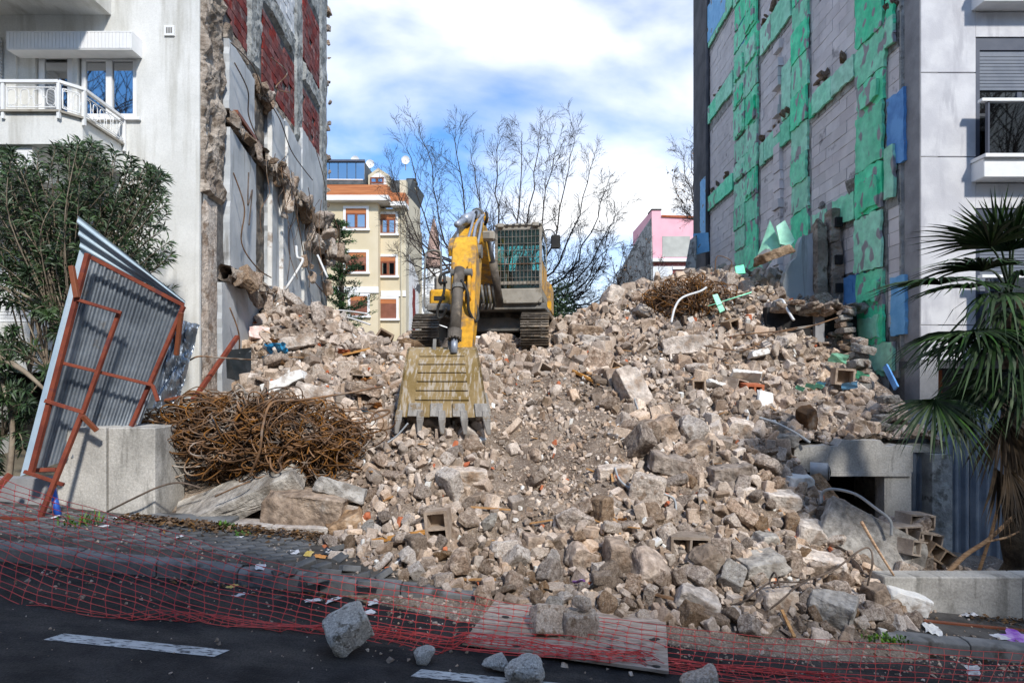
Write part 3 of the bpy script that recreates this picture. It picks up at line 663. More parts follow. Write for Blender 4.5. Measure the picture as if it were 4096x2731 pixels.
stone(2795, 2760, .20, 505, 'shard', 'chunkpale', 'jagged stone at the bottom of the picture under the net', (10, 0, 20))
stone(2190, 2552, .155, 506, 'block', 'chunkpale', 'flat-sided stone lying on the wooden board', (60, 10, 20), pt=on_road(2190, 2560, .03))
stone(2315, 2575, .17, 507, 'block', 'chunkpale', 'squared stone carrying the round one on the board', (6, 4, 12), sq=(.9, .8, 1.3))
stone(2335, 2490, .125, 508, 'round', 'chunkpale', 'round brown stone balanced on top of the squared one', (0, 0, 0), pt=on_road(2335, 2575, .31))
stone(2212, 2480, .15, 509, 'round', 'chunkgrey', 'speckled oval stone at the rear edge of the board', (0, 10, 30), sq=(1.1, .9, .9), pt=on_road(2212, 2505, .12))
# boards and planks
bd = empty('wooden_board', on_road(2260, 2575), label='weathered grey-brown formwork board lying across the broken kerb', cat='board')
c4 = [on_road(1850, 2592, .03), on_road(2675, 2710, .03), on_road(2662, 2512, .10), on_road(2003, 2432, .12)]
b = MB(); n4 = Vector((0, 0, .025)); b.hexa(c4 + [q + n4 for q in c4]); b.build('panel', M['ply'], bd)
for k in range(14):
    a, c = rng.uniform(.05, .95), rng.choice((.08, .2, .9, .8, .5)) + rng.uniform(-.04, .04)
    q = c4[0].lerp(c4[1], a).lerp(c4[3].lerp(c4[2], a), c) + n4 + Vector((0, 0, .002))
    ex = (c4[1] - c4[0]).normalized() * .035; ey = (c4[3] - c4[0]).normalized() * .022
    bb = MB(); bb.prism([q + ex * math.cos(t) + ey * math.sin(t) for t in np.linspace(0, 2 * math.pi, 9)[:-1]], [q + ex * math.cos(t) + ey * math.sin(t) + Vector((0, 0, .002)) for t in np.linspace(0, 2 * math.pi, 9)[:-1]])
    bb.build('patch', M['blackslab'], bd)
def plank(a, b_, w, t, label, m='wood', name='plank'):
    mb = MB(); a = Vector(a); b_ = Vector(b_); L_ = (b_ - a).length
    x = Vector((0, 0, 1)); dirv = (b_ - a).normalized(); s = dirv.cross(x).normalized() * w / 2; h = s.cross(dirv).normalized() * t / 2
    st = []
    for k in range(6):
        f = k / 5; c = a.lerp(b_, f); kk = (.45 if k in (0, 5) else 1) * rng.uniform(.8, 1.1)
        st.append([c - s * kk - h, c + s * kk - h, c + s * kk + h, c - s * kk + h])
    for k in range(5): mb.hexa(st[k] + st[k + 1])
    return tag(mb.build(name, M[m]), label, 'plank')
plank(hit(1490, 2185) + Vector((0, 0, .06)), hit(1710, 2160) + Vector((0, 0, .10)), .05, .05, 'splintered orange plank under the upright hollow block')
plank(hit(2290, 1500) + Vector((0, 0, .08)), hit(2400, 1550) + Vector((0, 0, .06)), .07, .04, 'broken yellowish plank on the edge of the ramp')
plank(hit(2330, 1500) + Vector((0, 0, .08)), hit(2430, 1535) + Vector((0, 0, .05)), .05, .03, 'shorter splintered plank on the ramp edge')
plank(hit(1370, 1440) + Vector((0, 0, .10)), hit(1480, 1420) + Vector((0, 0, .12)), .06, .04, 'bleached plank among blocks beside the bucket')
plank(hit(1440, 1640) + Vector((0, 0, .02)), hit(1435, 1575) + Vector((0, 0, .12)), .05, .03, 'thin upright pale slat above the orange scrap')
plank(hit(2480, 2145) + Vector((0, 0, .02)), hit(2440, 2060) + Vector((0, 0, .08)), .05, .03, 'twisted orange wood shard in mid slope')
plank(hit(3115, 2055) + Vector((0, 0, .05)), hit(3170, 2125) + Vector((0, 0, .10)), .05, .03, 'tan wood strip leaning near the pinkish block')
# ---- scatter of the heap
big = scatter(120, .16, .33, d_big, [(a, c, r) for a, c, r in SPEC], .62, 8, 1.5)
pl = [(a, c, r) for a, c, r in SPEC] + [(a, c, r) for a, c, r, h in big]
mid = scatter(3600, .062, .165, d_mid, pl, .50, 9, 1.5)
pl2 = pl + [(a, c, r) for a, c, r, h in mid]
sml = scatter(9000, .028, .07, d_sml, pl2, .34, 7, 1.3)
grv = scatter(19000, .009, .032, d_grv, [], .0, 3, 1.6)
allst = sorted([q for q in big + mid], key=lambda q: -q[2] / q[1])
IND = 262
print('SCATTER', len(big), len(mid), len(sml), len(grv))
REC = []
SZ = [(.19, 'big'), (.13, 'mid-sized'), (0, 'small')]
SHP = {'block': 'squared', 'shard': 'angular', 'round': 'rounded', 'slab': 'flat', 'long': 'elongated'}
TON = {'chunk': 'tan', 'chunkpale': 'pale', 'chunkgrey': 'grey', 'chunkbrown': 'brown'}
def rnd_rot(kind):
    if kind in ('slab', 'long'): return (rng.gauss(.35, .35), rng.gauss(0, .35), rng.uniform(0, 6.3))
    return (rng.uniform(0, 6.3), rng.uniform(0, 6.3), rng.uniform(0, 6.3))
for (a, c, r, h) in allst[:IND]:
    mk_ = rng.choices(('chunk', 'chunkpale', 'chunkgrey', 'chunkbrown'), (58, 20, 4, 18))[0]
    kind, me = rng.choice(LIB[mk_])
    u, v = px((a, c, h + .3 * r))
    size = next(s for t, s in SZ if r >= t)
    s = r * (1.2 if kind in ('slab', 'long') else 1.0)
    o = mobj('concrete_chunk', me); o.location = (a, c, h + r * rng.uniform(.25, .55)); o.rotation_euler = rnd_rot(kind)
    o.scale = (s * rng.uniform(.9, 1.1), s * rng.uniform(.85, 1.1), s * rng.uniform(.8, 1.05))
    REC.append((f'{size} {SHP[kind]} {TON[mk_]} concrete chunk {zone(u, v)}', u, o))
def ranked(recs, cat, group):
    """look-alikes are told apart by their order across the photo"""
    by = {}
    for lb, u, o in recs: by.setdefault(lb, []).append((u, o))
    ORD = ['first', 'second', 'third', 'fourth', 'fifth', 'sixth', 'seventh', 'eighth', 'ninth', 'tenth']
    for lb, L_ in by.items():
        L_.sort(key=lambda t: t[0]); n = len(L_)
        for k, (u, o) in enumerate(L_):
            if n > 1: e = ', leftmost' if k == 0 else (', rightmost' if k == n - 1 else f', {ORD[k] if k < 10 else str(k + 1) + "th"} from left')
            else: e = ''
            tag(o, lb + e, cat, group)
ranked(REC, 'rubble', 'loose concrete chunks in the rubble heap')
def join_stones(items, name, m, label, sinklo, sinkhi, squash=1.0):
    vs, fs, o = [], [], 0
    for (a, c, r, h) in items:
        vv, ff = LO[nrg.integers(len(LO))]
        E = Euler(tuple(nrg.uniform(0, 6.283, 3))).to_matrix(); q = (vv * r * nrg.uniform(.8, 1.15, 3)) @ np.array(E).T
        q[:, 2] *= squash; q += np.array((a, c, h + r * nrg.uniform(sinklo, sinkhi))); vs.append(q); fs.append(ff + o); o += len(q)
    return tag(mobj(name, mesh_np(name, np.concatenate(vs), np.concatenate(fs), m)), label, None, None, 'stuff')
nrg.shuffle(sml)
join_stones(sml[:330], 'plaster_chips', M['plaster'], 'white plaster chips sprinkled through the heap', .3, .7)
join_stones(sml[330:560], 'brick_bits', M['terracotta'], 'red brick bits sprinkled through the heap', .3, .7)
sml = sml[560:]
join_stones(allst[IND:] + sml, 'rubble', M['rubble'], 'countless smaller broken stones packed between the larger concrete chunks', .15, .6)
# gravel: four-sided chips
def chips(items, name, m, label):
    n = len(items); A = np.array(items); base = np.array([[1, 0, -.4], [-.5, .87, -.4], [-.5, -.87, -.4], [0, 0, .8], [.5, .6, .3], [-.7, .1, .4]])
    tri = np.array([[0, 1, 4], [1, 5, 4], [1, 2, 5], [2, 3, 5], [2, 0, 3], [0, 4, 3], [4, 5, 3], [0, 2, 1]])
    ang = nrg.uniform(0, 6.283, n); ca, sa = np.cos(ang), np.sin(ang); s = A[:, 2:3] * nrg.uniform(.7, 1.3, (n, 3))
    q = base[None] * s[:, None, :] + nrg.normal(0, .12, (n, 6, 3)) * A[:, 2][:, None, None]
    tilt = nrg.uniform(-1, 1, n); q2 = q.copy(); q2[..., 2] = q[..., 2] * np.cos(tilt)[:, None] - q[..., 1] * np.sin(tilt)[:, None]; q2[..., 1] = q[..., 2] * np.sin(tilt)[:, None] + q[..., 1] * np.cos(tilt)[:, None]
    X = q2[..., 0] * ca[:, None] - q2[..., 1] * sa[:, None] + A[:, 0][:, None]; Y = q2[..., 0] * sa[:, None] + q2[..., 1] * ca[:, None] + A[:, 1][:, None]; Z = q2[..., 2] + A[:, 3][:, None] + A[:, 2][:, None] * .25
    V = np.stack([X, Y, Z], -1).reshape(-1, 3); Fc = (tri[None] + (np.arange(n) * 6)[:, None, None]).reshape(-1, 3)
    return tag(mobj(name, mesh_np(name, V, Fc, m)), label, None, None, 'stuff')
chips(grv, 'gravel', M['rubble'], 'fine gravel and grit strewn over the whole heap')
# grit on the road, the kerb and the terrace
rg = []
for k in range(2600):
    x = nrg.uniform(-4.5, 6.5); y = 6.0 - abs(nrg.normal(0, .55))
    if x < -1.2 and rng.random() < .75: continue
    rg.append((x, y, nrg.uniform(.006, .02) * (1.8 if rng.random() < .08 else 1), zr(x) + (.13 if y > 5.96 else 0)))
for k in range(900):
    x = nrg.uniform(-7.5, 7.8); y = nrg.uniform(5.97, 7.1); rg.append((x, y, nrg.uniform(.006, .022), zr(x) + .14))
for k in range(350):
    x = nrg.uniform(-5, 5); y = nrg.uniform(3.6, 5.8); rg.append((x, y, nrg.uniform(.004, .010), zr(x)))
chips(rg, 'gravel', M['rubble'], 'scattered grit and small stones on the road and pavement edge')
tst = []
for k in range(1500):
    x = nrg.uniform(TX0 - .25, 6.5); y = nrg.uniform(9.05, 11.65); tst.append((x, y, nrg.uniform(.03, .15) * (1 if rng.random() < .45 else .45), float(terr_z(x, y))))
join_stones(tst, 'rubble', M['rubble'], 'mixed small rubble spread on the terrace slab', .1, .5)
tg = [(nrg.uniform(TX0 - .3, 6.55), nrg.uniform(9.02, 11.4), nrg.uniform(.008, .03)) for k in range(2200)]
chips([(a, c, r, float(terr_z(a, c))) for a, c, r in tg], 'gravel', M['rubble'], 'fine grit on the terrace slab')

# wood splinters strewn over the heap
def splinters(n, label):
    b = MB()
    for (a, c, r, h) in scatter(n, .05, .20, d_sml, [], 0, 4, 2.0):
        an = rng.uniform(0, 6.28); d = Vector((math.cos(an), math.sin(an), rng.uniform(-.2, .5))).normalized() * r * 1.2; p = Vector((a, c, h + .07)); b.bar(p - d, p + d, rng.uniform(.012, .03), rng.uniform(.008, .02))
    return tag(b.build('wood_splinters', M['wood'], fix=False), label, None, None, 'stuff')
splinters(150, 'thin wood splinters strewn over the heap')
# ================================================================ left apartment building with the exposed party wall
def LX(d): return -5.62 - .0745 * (d - 10.76)
def LW(d, z, o=0.): return Vector((LX(d) + o * .997, d + o * .0743, z))
def lw(u, v): d = -4.82 / ((u - CX) / F + .0745); return d, CZ - (v - VY) / F * d
FY = 10.76
def fX(u, d=FY): return (u - CX) / F * d
def fZ(v, d=FY): return CZ - (v - VY) / F * d
def jag(poly, step=.12, amp=.03, seed=0):
    r = random.Random(seed); out = []
    for i, a in enumerate(poly):
        c = poly[(i + 1) % len(poly)]; L_ = math.hypot(c[0] - a[0], c[1] - a[1]); n = max(1, int(L_ / step))
        for k in range(n):
            t = k / n; out.append((a[0] + (c[0] - a[0]) * t + r.uniform(-amp, amp), a[1] + (c[1] - a[1]) * t + r.uniform(-amp, amp)))
    return out
def wallpoly(WF, poly, o0, o1, name, m, parent, jagstep=None, amp=.03, seed=0):
    p = jag(poly, jagstep, amp, seed) if jagstep else poly
    b = MB(); b.prism([WF(a, c, o1) for a, c in p], [WF(a, c, o0) for a, c in p]); return b.build(name, M[m], parent)
def roughstrip(WF, d0, d1, z0, z1, o, amp, name, m, parent, nu=8, nv=40, seed=0):
    """rough broken concrete surface on a wall, with sides"""
    off = Vector((seed * 3.1, seed, 0))
    def fn(a, c):
        e = min(a, 1 - a, c, 1 - c); q = 0 if e <= 0 else 1
        d = fr(d0, d1, a); z = fr(z0, z1, c)
        if 0 < a < 1: d += .03 * mnoise.noise(Vector((d * 3, z * 3, 1)) + off)
        n = mnoise.fractal(Vector((d * 2.2, z * 2.2, 0)) + off, .8, 2.1, 5)
        return WF(d, z, (o + amp * n) if q else -.02)
    b = MB(); b.grid(fn, nu, nv); return b.build(name, M[m], parent)
apt = empty('apartment_building', (-7.5, FY, 0), label='white apartment block with balcony and torn red brick party wall', cat='building')
# ---- street facade
holes = [(fX(140), fX(287), fZ(480) - .9, fZ(190)), (fX(308), fX(546), fZ(472), fZ(196)), (-9.75, -7.72, 3.25, 5.85), (-9.3, -7.2, .3, 2.35)]
xs = sorted({-16, -5.63} | {h[0] for h in holes} | {h[1] for h in holes}); zs = sorted({-.5, 16} | {h[2] for h in holes} | {h[3] for h in holes})
b = MB()
for i in range(len(xs) - 1):
    for j in range(len(zs) - 1):
        cx_, cz_ = (xs[i] + xs[i + 1]) / 2, (zs[j] + zs[j + 1]) / 2
        if any(h[0] < cx_ < h[1] and h[2] < cz_ < h[3] for h in holes): continue
        b.box(xs[i], xs[i + 1], FY, FY + .28, zs[j], zs[j + 1])
b.build('front_wall', M['facade'], apt)
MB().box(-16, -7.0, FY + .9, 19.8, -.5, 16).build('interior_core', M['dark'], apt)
def window(parent, x0, x1, z0, z1, y, leaves=2, fm='pvc', gm='glass', fw=.07, name='window', backing=True):
    w = MB(); dpt = .06
    for a in ((x0, x0 + fw, z0, z1), (x1 - fw, x1, z0, z1), (x0 + fw, x1 - fw, z0, z0 + fw), (x0 + fw, x1 - fw, z1 - fw, z1)): w.box(a[0], a[1], y, y + dpt, a[2], a[3])
    for k in range(1, leaves):
        xm = x0 + (x1 - x0) * k / leaves; w.box(xm - fw * .75, xm + fw * .75, y - .012, y + dpt, z0 + fw, z1 - fw)
    o = w.build(name, M[fm], parent)
    for k in range(leaves):
        a = x0 + (x1 - x0) * k / leaves + fw; c = x0 + (x1 - x0) * (k + 1) / leaves - fw
        MB().box(a, c, y + .025, y + .033, z0 + fw, z1 - fw).build('pane', M[gm], o)
    return o
wn_ = window(apt, fX(318), fX(540), fZ(466), fZ(222), FY + .05, 2)
dr = window(apt, fX(145), fX(283), fZ(480) - .9, fZ(205), FY + .05, 1, fw=.10, name='balcony_door')
MB().box(fX(150), fX(280), FY + .2, FY + .22, fZ(480) - .8, fZ(210)).build('blind', M['curtain'], apt)
MB().box(fX(300), fX(566), FY - .06, FY + .04, fZ(484), fZ(473)).build('window_sill', M['white'], apt)
MB().box(fX(312), fX(546), FY - .02, FY + .06, fZ(216), fZ(190)).build('shutter_rail', M['pvc'], apt)
# cladding box over the window: ribbed front made of separate strips
xa, xb = -8.86, -6.66; za, zb = 8.02, 8.30
MB().box(xa, xb, FY - .30, FY - .002, zb, zb + .02).build('awning_lid', M['white'], apt)
MB().box(xa, xb, FY - .29, FY - .002, za - .02, za).build('awning_soffit', M['white'], apt)
MB().box(xb - .02, xb, FY - .30, FY - .002, za, zb - .001).build('awning_cheek', M['white'], apt)
cp = MB().box(xa, xb - .021, FY - .285, FY - .27, za, zb).build('awning_front', M['white'], apt)
x = xa
while x < xb - .06:
    MB().box(x + .002, x + .058, FY - .298, FY - .284, za + .003, zb - .003).build('cladding_strip', M['pvc'], cp); x += .062
# vent
vx0, vx1, vz0, vz1 = fX(660), fX(700), fZ(146), fZ(105)
vt = MB().box(vx0, vx1, FY - .03, FY + .01, vz0, vz1).build('vent', M['white'], apt)
for k in range(3):
    w = (vx1 - vx0); MB().box(vx0 + w * (.2 + .22 * k), vx0 + w * (.36 + .22 * k), FY - .032, FY - .028, vz0 + .04, vz1 - .04).build('vent_slot', M['mgrey'], vt)
# upper balcony
MB().box(-16, -7.22, FY - 1.35, FY - .002, 8.78, 9.9).build('upper_balcony', M['facade'], apt)
MB().box(-16, -8.85, FY - 1.36, FY - 1.0, 8.38, 8.779).build('upper_shutter_box', M['white'], apt)
# lower balcony
bz0, bz1 = 5.93, 6.42
bal = [(-16, FY - 1.37), (-7.13, FY - 1.37), (-6.93, FY - 1.12), (-7.0, FY - .002), (-16, FY - .002)]
MB().prism([(a, c, bz0) for a, c in bal], [(a, c, bz1) for a, c in bal]).build('balcony_parapet', M['facade'], apt)
cop = [(-16, FY - 1.42), (-7.1, FY - 1.42), (-6.88, FY - 1.14), (-6.95, FY - .003), (-16, FY - .003)]
MB().prism([(a, c, bz1 + .001) for a, c in cop], [(a, c, bz1 + .035) for a, c in cop]).build('balcony_coping', M['mbeige'], apt)
rl = MB(); RZ = 6.90
path = [Vector((-10.6, FY - 1.39, RZ)), Vector((-7.11, FY - 1.39, RZ)), Vector((-6.90, FY - 1.13, RZ)), Vector((-6.97, FY - .02, RZ))]
for k in range(3): rl.bar(path[k], path[k + 1], .06, .045)
rail = rl.build('railing', M['white'], apt)
def railseg(a, c, n):
    a = Vector(a); c = Vector(c); t = (c - a).normalized(); z0, z1 = bz1 + .08, RZ - .09
    f = MB(); up = Vector((0, 0, 1))
    def at(s, z): q = a + t * s; return Vector((q.x, q.y, z))
    Ln = (c - a).length; w = Ln / n
    f.bar(at(.03, z1), at(Ln - .03, z1), .014); f.bar(at(.03, z0), at(Ln - .03, z0), .014)
    f.bar(at(.03, z0), at(.03, z1), .014); f.bar(at(Ln - .03, z0), at(Ln - .03, z1), .014)
    f.build('rail_frame', M['white'], rail)
    for k in range(n):
        g = MB(); s0 = w * (k + .5); hw, hh = w * .33, (z1 - z0) * .40; zm = (z0 + z1) / 2; pts = []
        for q in range(17):
            an = 2 * math.pi * q / 16; ca, sa = math.cos(an), math.sin(an); e = .55
            pts.append(at(s0 + hw * math.copysign(abs(ca) ** e, ca), zm + hh * math.copysign(abs(sa) ** e, sa)))
        g.tube(pts, .0065, 4)
        for (ss, zz) in ((s0, zm + hh + .022), (s0, zm - hh - .022), (s0 + w * .5, zm)):
            g.tube([at(ss + .02 * math.cos(q * math.pi / 4), zz + .02 * math.sin(q * math.pi / 4)) for q in range(9)], .005, 4)
        g.build('rail_ornament', M['white'], rail)
railseg((-10.6, FY - 1.39, 0), (-8.0, FY - 1.39, 0), 14); railseg((-7.95, FY - 1.39, 0), (-7.13, FY - 1.39, 0), 4)
railseg((-7.1, FY - 1.37, 0), (-6.92, FY - 1.15, 0), 2); railseg((-6.91, FY - 1.1, 0), (-6.97, FY - .03, 0), 6)
for (a, c) in ((-7.98, FY - 1.39), (-7.11, FY - 1.39), (-6.90, FY - 1.13), (-6.965, FY - .03)):
    MB().box(a - .022, a + .022, c - .022, c + .022, bz1 - .1, RZ).build('rail_post', M['white'], apt)
# roller shutters behind the bush
MB().box(-16, -7.6, FY - 1.30, FY - .003, 5.45, 5.92).build('shutter_box', M['white'], apt)
sh = MB().box(-9.75, -7.72, FY + .10, FY + .12, 3.25, 5.85).build('roller_shutter', M['white'], apt)
z = 3.27
while z < 5.8:
    MB().box(-9.73, -7.74, FY + .06, FY + .10, z, z + .052).build('slat', M['pvc'], sh); z += .06
# white louvre standing at the left of the balcony
lv = MB().box(-9.22, -9.19, FY - 1.2, FY - .01, 6.5, 8.37).build('louvre_screen', M['white'], apt)
z = 6.52
while z < 8.3:
    MB().box(-9.188, -9.16, FY - 1.18, FY - .02, z, z + .05).build('slat', M['pvc'], lv); z += .062
MB().box(-9.10, -8.90, FY - .05, FY - .001, 5.0, 8.4).build('pilaster', M['facade'], apt)

# ---- party wall
b = MB(); b.hexa([LW(FY + .06, -1, -.3), LW(20.4, -1, -.3), LW(20.4, -1, 0), LW(FY + .06, -1, 0), LW(FY + .06, 17, -.3), LW(20.4, 17, -.3), LW(20.4, 17, 0), LW(FY + .06, 17, 0)])
pw = b.build('party_wall', M['mortar'], apt)
roughstrip(LW, FY + .02, 11.75, 5.6, 16, .06, .10, 'broken_concrete', 'rawconc', pw, 14, 150, 1)
roughstrip(LW, FY + .02, 11.55, 0, 5.65, .05, .03, 'corner_render', 'chunkpale', pw, 4, 20, 9)
roughstrip(LW, 13.0, 13.9, 9.1, 14, .07, .06, 'concrete_column', 'greyconc', pw, 7, 40, 2)
roughstrip(LW, 16.55, 17.35, 8.9, 16, .06, .04, 'concrete_column', 'greyconc', pw, 6, 50, 3)
roughstrip(LW, 19.35, 20.38, 3, 16.5, .06, .04, 'concrete_column', 'greyconc', pw, 6, 70, 4)
roughstrip(LW, 13.92, 16.54, 10.98, 11.62, .09, .05, 'concrete_beam', 'greyconc', pw, 26, 6, 5)
roughstrip(LW, 17.36, 19.34, 10.85, 11.5, .09, .05, 'concrete_beam', 'greyconc', pw, 20, 6, 6)
roughstrip(LW, 17.36, 19.34, 13.6, 16, .06, .04, 'plaster_patch', 'greyconc', pw, 16, 20, 7)
roughstrip(LW, 11.76, 12.98, 8.95, 9.32, .06, .07, 'broken_concrete', 'rawconc', pw, 16, 6, 8)
roughstrip(LW, 14.6, 16.5, 8.85, 9.15, .05, .07, 'broken_concrete', 'rawconc', pw, 20, 5, 10)
roughstrip(LW, 13.25, 14.1, 4.2, 9.1, .03, .06, 'chimney_scar', 'cylinder', pw, 8, 50, 12)
for (d0, d1, z0, z1, s) in ((11.8, 13.2, 7.55, 8.95, 1), (11.8, 13.25, 4.45, 7.2, 2), (14.15, 15.35, 7.5, 8.8, 3), (14.15, 14.95, 4.3, 7.25, 4), (15.4, 16.9, 7.4, 8.95, 5), (15.05, 16.9, 4.3, 7.1, 6), (16.95, 19.3, 7.3, 9.3, 7), (16.95, 19.2, 4.3, 7.0, 8), (11.45, 14.5, 1.2, 4.1, 9), (14.6, 17.5, 2.5, 4.2, 10)):
    wallpoly(LW, [(d0, z0), (d1, z0), (d1, z1 - .12 * (s % 3)), (d0, z1)], .0, .10 + .012 * (s % 4), 'plaster_panel', 'panel', pw, .14, .025, s)
for (d, z0, z1) in ((14.98, 4.4, 7.2), (16.92, 4.4, 7.0), (15.37, 7.4, 8.7), (14.12, 4.4, 8.8)):
    wallpoly(LW, [(d - .035, z0), (d + .035, z0), (d + .035, z1), (d - .035, z1)], .1, .20, 'plaster_edge', 'plaster', pw, .3, .012, int(d * 9))
# red hollow bricks, each its own piece
def lay(WF, regions, bl, bh, joint, proud, rec):
    out = []
    for (d0, d1, z0, z1, key) in regions:
        zz = z0; row = 0
        while zz + bh * .5 < z1:
            dd = d0 - (bl / 2 if row % 2 else 0)
            while dd < d1:
                a, c = max(dd, d0), min(dd + bl - joint, d1)
                if c - a > bl * .2:
                    u, v = px(WF((a + c) / 2, zz + bh / 2)); out.append((a, c, zz, min(zz + bh - joint, z1), key, u, v))
                dd += bl
            zz += bh; row += 1
    return out
brk = lay(LW, [(11.78, 12.97, 9.3, 13, 'redbrick'), (13.95, 16.5, 9.15, 10.85, 'redbrick'), (13.95, 16.5, 11.65, 14, 'whiteblock'), (17.4, 19.3, 9.3, 10.75, 'redbrick'), (17.4, 19.3, 11.55, 13.55, 'redbrick')], .33, .195, .016, .03, 0)
brk = [q for q in brk if q[6] > -30]
def lay_build(WF, items, parent, n, names, pr):
    """the pieces that show largest become parts, the others one joined part"""
    def area(q): return (q[1] - q[0]) * (q[3] - q[2]) / ((q[0] + q[1]) / 2) ** 3
    items = sorted(items, key=lambda q: -area(q)); rest = {}
    for k, q in enumerate(items):
        o1 = pr + rng.uniform(-.006, .008)
        P8 = [WF(q[0], q[2], -.02), WF(q[1], q[2], -.02), WF(q[1], q[2], o1), WF(q[0], q[2], o1), WF(q[0], q[3], -.02), WF(q[1], q[3], -.02), WF(q[1], q[3], o1 + rng.uniform(-.004, .004)), WF(q[0], q[3], o1 + rng.uniform(-.004, .004))]
        if k < n: MB().hexa(P8).build(names[q[4]], M[q[4]], parent)
        else: rest.setdefault(q[4], MB()).hexa(P8)
    for key, mb in rest.items(): tag(mb.build(names[key], M[key], parent), kind='stuff')
brk = [q for q in brk if not (rng.random() < .035)]
lay_build(LW, brk, pw, 296, {'redbrick': 'brick', 'whiteblock': 'wall_block'}, .035)
# torn floor slab edges along the wall
def rubedge(d0, d1, zc, n, prmax, nm, seed, mats=('chunkbrown', 'chunk', 'chunkpale')):
    r = random.Random(seed)
    for k in range(n):
        f = (k + .5) / n; d = fr(d0, d1, f); mk_ = r.choice(mats); kind, me = r.choice(LIB[mk_])
        o = mobj(nm, me, pw); rr = r.uniform(.14, .30) * (d / 13); o.location = LW(d, zc + r.uniform(-.12, .12) - .25 * f * (zc > 6), r.uniform(.05, prmax)) - wloc(pw); o.scale = (rr, rr * r.uniform(.7, 1.1), rr * r.uniform(.6, .9)); o.rotation_euler = (r.uniform(0, 6), r.uniform(0, 6), r.uniform(0, 6))
def tornslab(d0, d1, z0, z1, th, wmax, seed):
    def fn(a, c):
        d = fr(d0, d1, a); z = fr(z0, z1, a); off = Vector((d * 1.7, seed, 0)); w = wmax * (.45 + .75 * abs(mnoise.fractal(off, 1, 2, 4)))
        ang = c * 2 * math.pi; q = Vector((d * 4, math.cos(ang) * 2, math.sin(ang) * 2 + seed)); n = mnoise.fractal(q, .9, 2, 4)
        o = w * .5 + w * .55 * math.copysign(abs(math.cos(ang)) ** .6, math.cos(ang)) * (1 + .35 * n); zz = z + th * .5 * math.copysign(abs(math.sin(ang)) ** .6, math.sin(ang)) * (1 + .45 * n) - .25 * max(o, 0) * (.3 + n)
        return LW(d, zz, max(o, -.05))
    MB().grid(fn, int((d1 - d0) * 16), 14).build('torn_slab', M['rawconc'], pw, fix=False)
tornslab(11.75, 13.6, 7.42, 7.32, .22, .30, 1); tornslab(13.3, 19.6, 7.25, 6.85, .30, .55, 2); tornslab(11.5, 14.4, 4.3, 4.2, .28, .50, 3)
rubedge(11.8, 13.4, 7.38, 5, .22, 'broken_edge', 1); rubedge(13.4, 19.4, 7.1, 18, .55, 'broken_edge', 2); rubedge(11.6, 14.0, 4.25, 8, .45, 'broken_edge', 3)
rubedge(13.2, 14.1, 8.9, 8, .25, 'broken_edge', 4); rubedge(17.5, 19.9, 6.4, 14, .75, 'broken_edge', 5)
for k in range(20):
    z = 6 + 9.5 * k / 19 + rng.uniform(-.3, .3); kind, me = rng.choice(LIB['chunk']); o = mobj('broken_edge', me, pw); o.location = LW(20.4 + rng.uniform(-.05, .05), z, rng.uniform(.0, .12)) - wloc(pw); q = rng.uniform(.05, .13); o.scale = (q, q, q * 2.2); o.rotation_euler = (rng.uniform(0, 6), rng.uniform(0, 6), 0)
wallpoly(LW, [(12.0, 7.55), (13.6, 7.35), (13.6, 7.43), (12.0, 7.63)], .1, .2, 'steel_angle', 'brownframe', pw)
# lumps that hang from the torn floor on their wires
for k, (u, v, r_, kd, lb) in enumerate(((965, 600, .25, 'long', 'long concrete splinter hanging high beside the chimney scar'), (1080, 690, .26, 'round', 'grey-brown lump hanging below the torn floor by the dark scar'), (1095, 780, .42, 'long', 'tall pale splinter hanging beside the dark scar'), (1080, 865, .13, 'shard', 'small pale lump dangling on one wire'),
    (1190, 930, .30, 'slab', 'white faced plaster piece dangling below the torn floor'), (1180, 980, .20, 'round', 'brown lump dangling under the white plaster piece'), (1225, 990, .34, 'slab', 'large white plaster sheet hanging by its wires'), (1165, 1040, .26, 'shard', 'angular lump hanging in front of a grey panel'),
    (1195, 1065, .16, 'round', 'small round lump hanging just above the leaning pipe'), (1200, 1110, .34, 'slab', 'flat tan slab hanging over the heap'), (1300, 960, .30, 'slab', 'dangling slab at the far end of the party wall'), (1330, 1020, .34, 'long', 'pale splinter dangling before the conifer'), (1310, 1150, .24, 'block', 'hollow brick hanging low beside the conifer'), (945, 1175, .42, 'slab', 'painted slab piece tilting off the lowest torn floor'), (1010, 1230, .3, 'long', 'edge lump drooping from the lowest torn floor'))):
    d, z = lw(u, v); d = min(d, 19.5); z = CZ - (v - VY) / F * d
    me = chunk_mesh(700 + k, kd, M['chunkpale' if ('white' in lb or 'pale' in lb) else 'chunk'])
    o = mobj('hanging_lump', me); o.location = LW(d, z, .35) if u < 1290 else P(u, v, d - .4); o.scale = (r_, r_ * .8, r_ * .8); o.rotation_euler = (R(90 + 25 * (k % 3 - 1)), R(20 * (k % 4)), R(40 * k)) if kd == 'long' else (k, k * 2, k * 3)
    if kd == 'long': o.rotation_euler = (0, R(75 + 8 * (k % 3)), R(20 * k))
    tag(o, lb, 'rubble')
